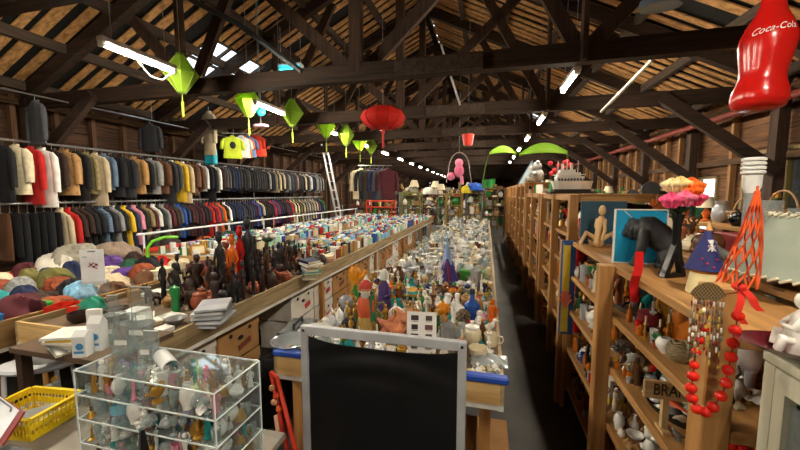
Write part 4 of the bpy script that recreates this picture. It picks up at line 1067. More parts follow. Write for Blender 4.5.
# ---- second shelf
at1('bowl', 'rust', 678, 312, 1.1, 1.0, v=1, adj='round', noun='pumpkin-shaped bowl', fin='glazed')
p = S1(648, 331, 1.1); hold(p.x, p.y, .06, 1.1)
t = thing('pin_cushion', 'dark red velvet cushion box on a navy base, on the second shelf', 'cushion', (p.x, p.y, 1.1)); MB().lathe([(.05, 0), (.055, .01), (.05, .03)], 18).build('base', mat('#1c2450', .5), t); MB().lathe([(.046, .03), (.05, .05), (.045, .085), (.02, .1), (.001, .102)], 16).build('velvet_top', mat('#6a141c', .9, kind='cloth'), t)
at1('candlestick', 'silver', 651, 341, 1.1, .6, c2='silver'); at1('statuette', 'gold', 664, 330, 1.1, .8); at1('tall_carving', 'grey', 682, 327, 1.1, .4, v=0)
p = S1(627, 326, 1.1); p.y += .02
t = thing('bracket', 'dark metal octagon and square bracket leaning on the second shelf', 'bracket', (p.x, p.y, 1.1), .2); hold(p.x, p.y, .04, 1.1)
for z, n_, nm in ((.024, 8, 'octagon_ring'), (.066, 4, 'square_ring')):
    MB().tube([(.022 * math.cos(2 * PI * (k + .5) / n_), 0, z + .022 * math.sin(2 * PI * (k + .5) / n_)) for k in range(n_ + 1)], .0045, 6).build(nm, mat('#1d1b1a', .4, .5), t)
o = MB().box((0, 0, .012), (.06, .2, .024), bev=.004).build('dark_plank', mat('#4a3c30', .7, kind='wood_y'), loc=S1(627, 335, 1.1)); o.rotation_euler.z = .15; tag(o, 'short dark weathered plank lying at the second shelf edge', 'plank'); hold(o.location.x, o.location.y, .08, 1.1)
o = MB()
for k in range(9): 
    z = -.034 + k * .0085; r = math.sqrt(max(.04 ** 2 - z * z, .0002)); o.tube([(r * math.cos(q * PI / 8), r * math.sin(q * PI / 8) , z + .04 + .004 * math.sin(q * 1.3)) for q in range(17)], .0058, 5)
p = S1(679, 361, 1.1, .72); p = on_y(679, 352, 1.32); o = o.build('woven_ball', mat('#9c8a66', .8, c2='#5d4f36')); p = S1(679, 361, 1.1, .72); o.location = (p.x, p.y, 1.1); tag(o, 'beige ball woven from rope beside the bead fringe', 'ball'); hold(p.x, p.y, .045, 1.1)
for (px, py, c, nm) in ((688, 371, '#6e3f3a', 'dark red polished stone at the second shelf edge'), (715, 369, '#8d8077', 'grey striped stone behind the near post')):
    pass
# ---- third shelf
def spiky(p):
    m = MB().ball((0, 0, .03), .028, 12, (1.2, 1, .8)); r = random.Random(2)
    for k in range(70):
        a_, e = r.random() * 6.28, r.uniform(-.15, 1.5); d = Vector((math.cos(a_) * math.cos(e), math.sin(a_) * math.cos(e), math.sin(e))); c = Vector((0, 0, .03)); m.tube([c + d * .024, c + d * r.uniform(.045, .062)], [.005, .0012], 5)
    return m
p = S1(618, 360, .82); o = spiky(p).build('spiky_shell', mat('#a39c90', .6, c2='#3c3731', scale=30), loc=p); tag(o, 'spiky grey murex shell on the third shelf', 'shell'); hold(p.x, p.y, .07, .82)
at1('clam', 'white', 640, 366, .82, 1.0, .4, adj='pure', fin='glazed'); at1('clam', 'cream', 617, 371, .82, .8, -.5)
o = at1('plate', 'yellow', 626, 378, .82, .6, adj='small')
# branding iron sign
t = thing('wooden_sign', 'long wooden sign burnt with BRANDING IRON standing over the shells on the third shelf', 'sign', (.607, 1.47, .82)); CR = mat('#c9a673', .7, kind='wood_x', c2='#8b6b40')
MB().box((.235, 0, .176), (.47, .012, .072), bev=.003).build('sign_board', CR, t)
for x in (.085, .44): MB().box((x, .02, .1), (.022, .02, .2)).build('leg', mat('#c6a878', .7, kind='wood_z'), t); MB().box((x, .02, .006), (.03, .07, .012)).build('foot', CR, t)
tm = text_mesh('BRANDING IRON', .055, .0008); tm.materials.append(mat('#2a1b10', .8)); tw = max(v.co.x for v in tm.vertices) * 2; inst(tm, 'lettering', t, (.208, -.0072, .177), (PI / 2, 0, 0), (.35 / tw, 1.2, 1))
hold(.66, 1.47, .03, .82)
# big black oval tray of shells
p = Vector((.79, 1.64, .82)); t = thing('oval_tray', 'black oval tray full of shells at the edge of the third shelf', 'tray', p, PI / 2 + .1)
MB().shell([(.12, 0), (.14, .006), (.155, .026)], .008, 30, sy=.55).build('tray', mat('#1b1917', .5), t); hold(p.x, p.y, .13, .82); hold(p.x, p.y - .1, .1, .82); hold(p.x, p.y + .1, .1, .82); hold(.8, 1.3, .14, .82)
sr = random.Random(12); k = 0; tb = Bed()
for _ in range(400):
    a_ = sr.random() * 6.28; r = math.sqrt(sr.random()) * .115; x, y_ = r * math.cos(a_), r * math.sin(a_) * .5
    w = Matrix.Rotation(PI / 2 + .1, 2) @ Vector((x, y_)); s = sr.uniform(.3, .46); kd = sr.choice(['shell', 'clam', 'shell', 'clam'])
    if not tb.free(w.x, w.y, KW[kd] * s * .75): continue
    tb.add(w.x, w.y, KW[kd] * s * .75); c = sr.choice(['white', 'cream', 'tan', 'beige', 'grey']); k += 1
    put(kd, c, (p.x + w.x, p.y + w.y, p.z + .009), sr.random() * 6.28, s, where='in the black oval tray', surf='ovaltray', fin='glazed', share=True)
    if k > 22: break
o = MB().tube([(-.09, 0, .012), (-.03, .012, .016), (.03, -.004, .014), (.09, .008, .012)], [.006, .01, .009, .004], 8).tube([(0, .003, .014), (.03, .03, .016)], [.007, .003], 6).build('coral_branch', mat('#d2501e', .5), loc=(p.x - .03, p.y - .02, p.z + .045)); o.rotation_euler.z = -1.2; tag(o, 'orange coral branch lying across the shells in the black tray', 'coral')
# ---- fourth shelf etc
p = S1(612, 412, .5); t = thing('carton_box', 'white and yellow printed carton on the fourth shelf', 'box', (p.x, p.y, .5), .2); hold(p.x, p.y, .06, .5)
MB().box((0, 0, .075), (.08, .07, .15), bev=.002).build('carton', mat('#d9d6c6', .6), t); MB().box((0, 0, .022), (.082, .072, .04)).build('yellow_band', mat('#d8b52a', .6), t); MB().box((0, -.0355, .11), (.04, .002, .025)).build('print_mark', mat('#3a3a3c', .6), t)
m = MB(); r = random.Random(6)
for k in range(90):
    a_ = r.random() * 6.28; q = r.random(); c = Vector((.06 * math.cos(a_) * q, -.09 + .2 * r.random(), .02 + .06 * r.random())); m.ball(c, r.uniform(.007, .012), 6, (1, 1, 1.3))
m.tube([(0, -.12, .03), (0, .0, .045), (.01, .14, .03)], .006, 5)
p = Vector((.82, 1.58, .5)); o = m.build('seed_branch', mat('#6e6338', .6, c2='#3b3420', scale=30), loc=p); tag(o, 'dried branch thick with olive seed pods on the fourth shelf', 'branch'); hold(p.x, p.y, .12, .5)
o = MB().tube([(0, -.16, .035), (0, .16, .035)], .03, 14).build('grey_tube', mat('#55524c', .5), loc=(.94, 1.62, .5)); tag(o, 'thick grey tube lying behind the seed pods', 'tube'); hold(.95, 1.6, .06, .5); hold(.95, 1.75, .05, .5)
t = thing('glass_dish', 'white ribbed long dish at the front of the fourth shelf', 'dish', (.79, 1.28, .5), .2); MB().shell([(.03, 0), (.05, .012), (.062, .035)], .005, 20, sy=1.9).build('dish', mat('#cfd6c4', .3), t); hold(.79, 1.28, .1, .5)
q = MB()
for k in range(5): q.tube([(-.03 + k * .015, -.06, .022), (-.03 + k * .015, .06, .022)], .006, 6)
q.build('ribs', mat('#a8b690', .4), t)
p = S1(604, 446, .2); t = thing('round_bucket', 'round tin bucket with a white rim on the bottom shelf', 'bucket', (p.x, p.y, .2)); MB().shell([(.07, 0), (.085, .17)], .004, 20).build('bucket', mat('#54483c', .6), t); MB().lathe([(.086, .165), (.09, .172), (.084, .178), (.08, .17)], 20).build('rim', WHITEP, t); hold(p.x, p.y, .1, .2)

# second bay of the low unit (y 2.05..3)
def bowlm(): return MB().shell([(.05, 0), (.095, .04), (.1, .08), (.08, .12)], .008, 26)
p = S1(595, 296, 1.1, .82); o = bowlm().build('carved_bowl', mat('#c38a3e', .4, c2='#7a4a1c', kind='spots', scale=12), loc=(p.x, p.y, 1.1)); tag(o, 'round orange gourd bowl with pale carving, on the second shelf behind the yellow strip', 'bowl'); hold(p.x, p.y, .1, 1.1)
at1('teapot', 'white', 594, 333, .82, .8, 2.0); at1('plate', 'white', 597, 340, .82, .55); at1('mug', 'white', 588, 322, .82, .9, v=0)
t = thing('wooden_mannequin', 'jointed pale wood mannequin reclining on the top shelf beside the turquoise board', 'mannequin', S1(598, 252, ZT1), .4); LW = mat('#cfa873', .5)
MB().tube([(0, 0, .04), (0, 0, .09), (.01, 0, .14), (.012, 0, .17)], [.025, .02, .03, .012], 10).ball((.014, 0, .2), .022, 10, (.85, .9, 1.3)).tube([(.01, .03, .15), (.03, .07, .11), (.06, .06, .06)], [.01, .009, .007], 7).tube([(.01, -.03, .15), (-.02, -.07, .1), (-.03, -.06, .05)], [.01, .009, .007], 7) \
    .tube([(0, .015, .045), (-.06, .03, .08), (-.1, .03, .01)], [.016, .013, .009], 8).tube([(0, -.015, .045), (.06, -.03, .08), (.1, -.03, .01)], [.016, .013, .009], 8).ball((0, 0, .028), .028, 10).build('mannequin_body', LW, t, 60); hold(t.location.x, t.location.y, .08)
t.scale = (1.2, 1.2, 1.3)
at1('jar', 'white', 588, 249, ZT1, .95, c2='red', adj='small'); at1('statuette', 'red', 583, 252, ZT1, .9); at1('basket', 'tan', 595, 258, ZT1, .5)
o = MB().box((0, 0, .16), (.3, .02, .32)).build('upright_board', mat('#24485c', .5), loc=(.84, 2.85, ZT1)); tag(o, 'dark blue upright panel behind the wooden mannequin', 'panel'); hold(.95, 2.75, .03); hold(1.1, 2.75, .03)
# blue and yellow decorated strip against the tall post
t = thing('painted_board', 'tall narrow board striped blue and yellow with a painted flower, leaning on the shelf posts', 'board', (.635, 2.93, .62)); 
MB().box((0, 0, .38), (.105, .014, .76), bev=.004).build('board', mat('#25487c', .5), t); MB().box((-.012, -.008, .37), (.05, .004, .7)).build('yellow_stripe', mat('#c9ab2c', .5), t); MB().box((-.04, -.008, .37), (.006, .004, .74)).build('grey_stripe', mat('#8e979c', .5), t)
q = MB()
for k in range(7): q.tube([(-.01, -.011, .22), (-.01 + .05 * math.sin((k - 3) * .35), -.011, .22 + .14 * math.cos((k - 3) * .35))], [.003, .009], 6)
q.build('painted_flower', mat('#d9674a', .5), t); t.rotation_euler.x = -.0
t.location.z = .62
MB().box((0, .0, -.31), (.03, .012, .62)).build('stake', SHZ, t)
# orange braided rug-like slippers, etc.
for i in range(4):
    o = MB().tube([(-.07, 0, .02), (-.02, .02, .026), (.03, -.015, .026), (.08, .005, .02)], [.01, .024, .024, .012], 8).build('orange_gourd', mat('#dd5f1c', .5), loc=(.79 + .02 * (i % 2), 2.28 + i * .09, .5)); o.rotation_euler.z = .4 + .2 * i
    tag(o, f'twisted orange gourd on the fourth shelf, {["nearest", "second", "third", "farthest"][i]} of four', 'gourd', 'orange gourds on the fourth shelf'); hold(.8, 2.28 + i * .09, .06, .5)
p = S1(601, 412, .2); t = thing('glass_jar', 'dark glass jar with a gold lid on the bottom shelf', 'jar', (.8, 2.5, .2)); MB().lathe([(.06, 0), (.075, .03), (.07, .1), (.035, .13)], 18).build('jar_body', mat('#15181c', .1), t); MB().lathe([(.038, .125), (.04, .19), (.03, .2)], 16).build('lid', mat('#c79b3a', .3, .7), t); hold(.8, 2.5, .09, .2)
# fill every shelf of the low unit
for z in ZS1:
    for (ya, yb, nm) in ((1.18, 2.0, 'nearer half'), (2.1, 2.95, 'farther half')):
        if z > 1.3: continue
        scatter(bed(('n', z)), 34 if z < 1.3 else 12, (.8 if ya < 2 and z > .4 else .69), .98, ya, yb, z, MENU_N if z < 1.3 else MENU_N[:20], RR, f'on the {SN[z]} of the low pine unit, {nm}', f'near{z}', .7, 1.1, pad=.7)
for z in ZS1[1:]:
    for (ya, yb, nm) in ((1.18, 2.0, 'nearer half'), (2.1, 2.95, 'farther half')):
        scatter(bed(('n', z)), 40, .68, .98, ya, yb, z, [(a, b, c) for a, b, c in MENU_N if a not in ('tall_carving', 'lamp', 'picture_frame')], RR, f'on the {SN[z]} of the low pine unit, {nm}', f'near{z}', .32, (.48 if ya < 2 else .62), pad=.75, tries=50)
# tall units
for ui, (lb, ys, zt) in enumerate(U2):
    for z in (([1.66] if zt > 1.8 else []) + ZS2 + [zt]):
        if z == zt and zt < 1.8:
            pass
        if z == zt: continue
        for b2 in range(2):
            n = [16, 12, 8, 5, 4][ui]
            sn = SN[z] if zt < 1.8 else {1.66: 'top shelf', 1.38: 'second shelf', 1.1: 'third shelf', .82: 'fourth shelf', .5: 'fifth shelf', .2: 'bottom shelf'}[z]
            hmax = 1.25 if z < 1.3 else 1.5
            scatter(bed(('t', ui, z)), n, .77, 1.12, ys[b2] + .05, ys[b2 + 1] - .05, z, MENU_R, RR, f'on the {sn} of the {["first", "second", "third", "fourth", "fifth"][ui]} tall shelf unit', f'tall{ui}{z}', .9, 1.25 if z < 1.3 else 1.5, pad=.72)
    MB()
# brown sheets added behind the tall units to keep the far side dark
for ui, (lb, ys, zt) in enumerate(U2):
    o = MB().box((1.4, (ys[0] + ys[-1]) / 2, .85), (.012, ys[-1] - ys[0], 1.6)).build('added_back_sheet', mat('#4a3423', .85, kind='wood_z')); tag(o, f'brown hardboard sheet closing the back of the {ORD[ui]} tall shelf unit', 'back panel')
# ---- on top of the tall units, right-edge unit, white cabinet
t = thing('model_ship', 'white model ship with funnels and masts on top of the tall shelf unit', 'model ship', (.9, 4.2, 1.74), .1); t.scale = (.95, 1, 1.35); WS = mat('#eeeeea', .5)
MB().box((0, 0, .011), (.5, .2, .022), bev=.006).box((0, 0, .03), (.4, .12, .016)).build('stand', mat('#2d2018', .6, kind='wood_x'), t)
h = MB(); pr = [(-.19, .045), (-.14, .06), (.1, .062), (.17, .04), (.22, .004)]
vs = []; 
for (x, w) in pr: vs += [(x, -w * .6, .038), (x, w * .6, .038), (x + .02 * (x / .2), w, .105), (x + .02 * (x / .2), -w, .105)]
h._add(vs, [(3, 2, 1, 0)] + [(4 * i + k, 4 * i + (k + 1) % 4, 4 * i + 4 + (k + 1) % 4, 4 * i + 4 + k) for i in range(4) for k in range(4)] + [(16, 17, 18, 19)]); h.build('hull', WS, t, 0)
MB().box((-.02, 0, .125), (.3, .1, .035)).box((-.03, 0, .158), (.24, .085, .028)).box((-.05, 0, .185), (.17, .07, .024)).build('decks', WS, t, 0)
for x in (-.1, 0.0): MB().lathe([(.016, 0), (.014, .05)], 10, (x, 0, .197)).build('funnel', WS, t)
for x in (-.15, .07, -.05): MB().tube([(x, 0, .17), (x, 0, .27)], .004, 6).build('mast', WS, t)
q = MB()
for k in range(9): q.box((-.15 + .034 * k, -.058, .117), (.018, .006, .02))
q.build('portholes', mat('#4c555c', .5), t); q = MB().tube([(-.19, -.058, .155), (.13, -.056, .155)], .003, 5).tube([(-.19, .058, .155), (.13, .056, .155)], .003, 5).build('deck_rail', WS, t)
RT = random.Random(15)
tb = bed('tops')
tb.add(.9, 4.2, .3)
scatter(tb, 9, .76, 1.3, 3.95, 6.6, 1.745, [('box', 'grey', {}), ('packet', 'white', {}), ('bottle', 'yellow', {}), ('basket', 'brown', {}), ('jar', 'cream', {}), ('plush', 'yellow', {}), ('tin', 'green', {}), ('tray', 'grey', {'s': .8})], RT, 'on top of the tall pine units', 'tops', .9, 1.4)
# shelves have open frames: give the tall units a top board to carry those goods
for ys in ([3.22, 4.8], [5.0, 6.6]):
    o = MB().box((1.035, (ys[0] + ys[1]) / 2, 1.741), (.6, ys[1] - ys[0] + .06, .012)).build('top_board', SHW, None, 0); o.location.z = -.004
    tag(o, f'thin pine top board over the {"first" if ys[0] < 4 else "second"} tall shelf unit', 'board')
# orange garland on the end post
t = thing('garland', 'orange paper garland hung on the end of the tall shelf unit', 'garland', (1.3, 3.165, 1.7)); m = MB(); r = random.Random(3)
for k in range(26): m.ball((r.uniform(-.03, .03), r.uniform(-.02, 0), -.01 - .012 * k * .8), .014, 6, (1, .6, 1))
m.build('paper_flowers', mat('#e06a1d', .8), t)
# rose bouquet and grey soft figure far right tops
p = on_y(545, 200, 5.9); t = thing('rose_vase', 'vase of red artificial roses on the tall shelf units behind the ship', 'vase', (.98, 5.3, 1.745)); MB().lathe([(.03, 0), (.05, .06), (.03, .14), (.035, .16)], 12).build('vase', mat('#c8c4bd', .4), t)
r = random.Random(9)
for k in range(11):
    dx, dy, dz = r.uniform(-.16, .16), r.uniform(-.1, .1), r.uniform(.25, .5); s = MB().tube([(0, 0, .14), (dx * .6, dy * .6, dz * .7), (dx, dy, dz)], .004, 5).build('stem', mat('#2c4a28', .7), t); MB().ball((dx, dy, dz), .035, 8).build('rose', mat('#a81f26', .8, kind='cloth'), t)
p = on_y(531, 190, 6.9)
o = put('plush', 'grey', (.95, 7.2, 1.955), -1.6, 2.6, label='grey furry soft toy seated on top of the tall shelves under the lamps')
o = MB().box((1.035, 7.72, 1.951), (.6, 1.8, .01)).build('top_board', SHW, None, 0); o.location.z = -.004; tag(o, 'thin top board on the higher shelf unit below the green leaves', 'board')
# orange sheet and soft items in tall bays
o = MB().box((0, 0, .1), (.16, .1, .2), bev=.02).build('orange_bag', mat('#e2591b', .7, kind='cloth'), loc=(.9, 6.95, 1.66)); tag(o, 'bright orange bag high on the shelf unit beyond the ship', 'bag')
# model yacht / silver pyramid
t = thing('pyramid_lantern', 'silver grey glass pyramid lantern on the higher shelves below the green leaf', 'lantern', (.97, 8.35, 1.955)); MB().lathe([(.28, 0), (.02, .5)], 4).build('pyramid', mat('#a9b4bc', .3), t, 0)
for k in range(4):
    a_ = PI / 2 * k; MB().tube([(.285 * math.cos(a_), .285 * math.sin(a_), 0), (0, 0, .52)], .012, 6).build('edge_bar', mat('#5c7892', .4), t)

# the right-edge unit
bU = bed('u0'); bU.add(1.1, 1.5, .18); bU.add(1.36, 2.2, .18); bU.add(1.15, 1.75, .09); bU.add(1.08, 1.6, .06)
scatter(bU, 30, 1.06, 1.46, 1.3, 2.9, 1.41, MENU_N, RT, 'on the unit at the right edge', 'u0', .6, .9)
scatter(bed('u0b'), 18, 1.06, 1.46, .9, 2.9, 1.24, [m for m in MENU_N if m[0] in ('mug', 'bowl', 'shell', 'clam', 'jar', 'tin')], RT, 'on the second shelf of the right-edge unit', 'u0b', .6, .8)
o = tag(MB().box((0, 0, .06), (.2, .3, .12), bev=.004).build('red_box', mat('#8e1420', .5), loc=(1.36, 2.2, 1.41)), 'deep red box behind the lampshade at the far right', 'box')
# row behind: dark goods and glass
for z in (1.46, 1.12, .75):
    scatter(bed(('r2', z)), 34 if z > 1.3 else 18, 2.08, 2.46, 1.65, 5.75, z, [('wine_glass', 'clear', {'s': 1.2}), ('vase', 'clear', {'fin': 'glass', 's': 1.3}), ('vase', 'white', {'s': 1.3}), ('jar', 'black', {}), ('lamp', 'black', {'s': 1.1}), ('box', 'purple', {'s': 1.6}), ('box', 'maroon', {'s': 1.5}), ('packet', 'teal', {'s': 1.5}), ('lamp', 'orange', {'s': .9}), ('bottle', 'dark green', {'s': 1.3}), ('clock', 'gold', {'s': 1.3}), ('basket', 'tan', {'s': 1.4}), ('statuette', 'dark brown', {'s': 1.2}), ('jug', 'silver', {'s': 1.2})], RT, f'on the {"top" if z > 1.3 else ("second shelf" if z > 1 else "third shelf")} of the row behind', f'r2{z}', .9, 1.25)
scatter(bed('r3'), 34, 2.63, 3.07, 6.3, 11.5, 1.55, [('box', 'grey', {'s': 1.6}), ('packet', 'beige', {'s': 1.6}), ('basket', 'brown', {'s': 1.5}), ('lamp', 'white', {'s': 1.2}), ('tin', 'green', {'s': 1.4}), ('clock', 'black', {'s': 1.6}), ('jug', 'white', {'s': 1.4}), ('plush', 'tan', {'s': 1.5}), ('flower_pot', 'green', {'s': 1.6})], RT, 'on the shelf row along the right wall', 'r3', .9, 1.3)
# projector-like black machine
t = thing('film_projector', 'black old film projector with reels on a stand by the right wall', 'projector', (2.3, 6.02, 1.46)); BK = mat('#1b1b1d', .4)
t.location = (2.28, 5.3, 1.46); bed(('r2', 1.46)).add(2.28, 5.3, .2)
MB().box((0, 0, .22), (.22, .16, .2), bev=.01).build('body', BK, t); MB().box((0, 0, .06), (.16, .12, .12)).build('foot', BK, t)
for dx, dz in ((-.2, .33), (.2, .36)): MB().lathe([(.11, -.012), (.11, .012)], 18, (dx, -.09, dz), m=Matrix.Rotation(PI / 2, 3, 'X')).build('reel', mat('#4b4d50', .3, .6), t); MB().bar((dx * .4, -.07, .3), (dx, -.07, dz), .03, .03).build('reel_arm', BK, t)
MB().tube([(.1, 0, .25), (.2, 0, .25)], .03, 10).build('lens', mat('#8d8f92', .3, .7), t)
# purple and teal folded cloths
# white cabinet in the right corner
t = thing('glazed_cabinet', 'white painted cabinet with a glass door in the bottom right corner', 'cabinet', (.68, .3, 0)); CW = mat('#cfcdb8', .6, c2='#b5b29a', kind='wood_z'); D, W, H_ = .72, .3, 1.36
MB().box((W / 2 + .01, D / 2, H_ - .012), (W + .02, D + .02, .024), bev=.003).build('top_panel', CW, t)
for x in (.02, W - .02):
    for y in (.016, D - .016): MB().box((x, y, H_ / 2 - .012), (.04, .032, H_ - .026)).build('corner_post', CW, t)
MB().box((W - .008, D / 2, H_ / 2), (.01, D - .09, H_ - .06)).build('side_panel', mat('#565a50', .7), t); MB().box((W / 2, D - .008, H_ / 2), (W - .08, .01, H_ - .06)).build('back_panel', mat('#565a50', .7), t)
d = MB().box((.012, D / 2, H_ - .052), (.024, D - .132, .05)).box((.012, D / 2, .09), (.024, D - .132, .12)).box((.012, .05, H_ / 2), (.024, .032, H_ - .055)).box((.012, D - .05, H_ / 2), (.024, .032, H_ - .055)).box((.012, D / 2, .62), (.02, D - .132, .035)).build('door', CW, t)
MB().box((.014, D / 2, H_ / 2), (.004, D - .134, H_ - .2)).build('door_glass', clear('dfe5e2', .3, .03, .85), d)
MB().box((W / 2, D / 2, .02), (W - .06, D - .06, .03)).build('cabinet_floor', CW, t)
for z in (.55, 1.02): MB().box((W / 2, D / 2, z), (W - .07, D - .1, .014)).build('glass_shelf', clear('dfe8e4', .3, .05, .85), t)
o = MB().lathe([(.06, 0), (.1, .03), (.105, .036), (.001, .02)], 22, m=Matrix.Rotation(.0, 3, 'X')).build('brass_dish', mat('#a27c3c', .4), loc=(.82, .72, 1.03)); tag(o, 'tan round dish inside the glazed cabinet', 'dish')
t = thing('maroon_dish', 'large maroon oval dish on top of the white cabinet', 'dish', (.725, .965, 1.372), .3); t.scale = (.9, .9, .9); MB().shell([(.06, 0), (.1, .012), (.15, .032)], .006, 30, sy=.62).build('dish', mat('#571420', .25), t); t.rotation_euler.z = -.2
t = thing('white_statuette', 'white plaster seated figure on the maroon dish at the right edge', 'figurine', (.712, .97, 1.382), -2.0)
MB().lathe([(.035, 0), (.04, .02), (.034, .05), (.024, .07), (.026, .085), (.012, .1), (.009, .108)], 14, sy=.85).ball((0, -.004, .122), .0155, 12, (1, 1, 1.25)).tube([(.024, 0, .088), (.034, -.02, .062), (.01, -.032, .06)], [.009, .008, .006], 8).tube([(-.024, 0, .088), (-.034, -.02, .062), (-.01, -.032, .06)], [.009, .008, .006], 8) \
    .tube([(.015, -.01, .03), (.03, -.035, .035), (.02, -.04, .005)], [.014, .012, .009], 8).tube([(-.015, -.01, .03), (-.03, -.035, .035), (-.02, -.04, .005)], [.014, .012, .009], 8).build('figure', mat('#e4e2dc', .5, kind='carved', c2='#cfccc4'), t, 60)
# ================================================================== CENTRE TABLE
# standing display screen in front
t = thing('display_screen', 'aluminium framed display screen with slack black cloth, standing in front of the centre table', 'display screen', (-.5, 1.57, 0), .0)
AL = mat('#b9bbbf', .35, .25); W, H_ = .85, 1.065
for s in (-1, 1): MB().box((s * (W / 2 - .02), 0, H_ / 2), (.04, .035, H_ - .0), bev=.004).build('frame_side', AL, t, 0)
MB().box((0, 0, H_ - .0225), (W - .08, .034, .045), bev=.003).build('frame_top', AL, t, 0); MB().box((0, 0, .14), (W - .08, .034, .045), bev=.003).build('frame_bottom', AL, t, 0)
for s in (-1, 1): MB().box((s * (W / 2 - .02), 0, .012), (.05, .4, .024), bev=.004).build('foot', AL, t, 0)
def sag(u, w):
    x = (u - .5) * (W - .076); z = .16 + (H_ - .045 - .16 - .012) * w; k = 4 * (u - .5) ** 2
    return (x, -.004 + .012 * math.sin(w * 34 + 3 * (u - .5) ** 2 * 6) * max(0, (w - .72) / .28) ** .8 * (.4 + .6 * math.sin(u * PI)), z - .035 * (1 - k) * w ** 4)
MB().grid(sag, 24, 60, .004).build('black_cloth', mat('#141416', .36, c2='#0d0d0e'), t, 60)
for s in (-1, 1): MB().lathe([(.007, -.003), (.007, .003)], 10, (s * (W / 2 - .02), -.019, H_ - .022), m=Matrix.Rotation(PI / 2, 3, 'X')).build('screw', mat('#3a3b3d', .4, .6), t)

cb = Bed(); CW_ = 'on the near end of the centre table'
def C(px, py, z=ZT): return on_z(px, py, z)
def atc(kd, col, px, py, s=1.0, rz=0.0, **o):
    p = C(px, py); cb.add(p.x, p.y, KW[kd] * s * .85); o.setdefault('where', CW_)
    return put(kd, col, (p.x, p.y, ZT), rz, s, surf='centre', **o)
def hc(px, py, r): p = C(px, py); cb.add(p.x, p.y, r); return Vector((p.x, p.y, ZT))
# santa figure in green cloak
p = hc(366, 334, .085)
t = thing('santa_figure', 'tall old man ornament in green cloak and red hat beside the starfish', 'figurine', p, .25); t.scale = (1.25, 1.25, 1.25)
MB().lathe([(.05, 0), (.055, .02), (.045, .1), (.035, .15)], 16, sy=.8).build('straw_skirt', mat('#b89a55', .8, kind='stripe_x', c2='#8a6c35', scale=60), t); MB().lathe([(.045, .1), (.05, .14), (.045, .19), (.02, .225)], 14, sy=.8).build('orange_robe', mat('#c0532c', .6), t)
MB().grid(lambda u, w: ((.06 - .02 * w) * math.cos(PI * (.02 + u * .98) + .2), (.05 - .015 * w) * math.sin(PI * (.02 + u * .98) + .2) , .07 + .16 * w), 14, 8, .006).grid(lambda u, w: (.035 + .02 * u - .01 * w, -.035 + .035 * u, .08 + .14 * w), 4, 8, .006).build('green_cloak', mat('#2d6b4c', .5, kind='cloth'), t, 60)
MB().ball((0, -.004, .245), .026, 12, (1, 1, 1.1)).build('head', mat('#b98a6a', .5), t); MB().lathe([(.027, .24), (.02, .21), (.004, .18)], 10, (0, -.012, 0)).build('beard', mat('#d8d4c8', .8, kind='fur'), t); MB().lathe([(.03, .255), (.028, .27), (.02, .29), (.006, .3)], 12, sx=1.2).build('red_hat', mat('#b3382a', .7), t)
# wizard in purple
p = hc(384, 312, .07); t = thing('wizard_figure', 'cloaked figure in purple with a white head scarf behind the green cloaked ornament', 'figurine', p); t.scale = (1.3,) * 3
MB().lathe([(.045, 0), (.04, .1), (.03, .17), (.014, .2)], 14, sy=.8).build('purple_robe', mat('#3f2a63', .6, kind='cloth'), t); MB().ball((0, 0, .22), .024, 12).build('head', mat('#b58a70', .5), t); MB().lathe([(.03, .205), (.03, .235), (.015, .262), (.003, .27)], 12, (0, .006, 0)).build('head_scarf', mat('#d7d7d4', .7), t); MB().tube([(.035, -.01, .16), (.05, -.04, .12), (.02, -.05, .11)], [.012, .01, .008], 8).build('arm', mat('#3f2a63', .6), t)
# orange glove statue
p = hc(355, 298, .06)
t = tag(MB().lathe([(.05, 0), (.05, .015), (.035, .03), (.03, .12), (.05, .17), (.052, .22), (.03, .25), (.001, .255)], 14, sy=.6).tube([(.035, 0, .16), (.075, 0, .19), (.085, 0, .23)], [.018, .016, .012], 8).tube([(-.02, 0, .24), (-.025, 0, .265)], [.014, .01], 8).tube([(.012, 0, .24), (.015, 0, .27)], [.014, .01], 8)
        .build('orange_carving', mat('#d98a12', .45), loc=p), 'tall orange hand-shaped carving standing behind the grey ball', 'carving'); t.scale = (1.15, 1.15, 1.15)
p = hc(346, 313, .07); t = thing('glass_float', 'shiny grey ball resting on a ring at the left of the centre table', 'ball', p); MB().lathe([(.045, 0), (.045, .03), (.03, .03), (.03, 0)], 16).build('ring', mat('#3a3230', .5), t); MB().ball((0, 0, .085), .062, 20).build('ball', mat('#8d8c8f', .25, .2), t)
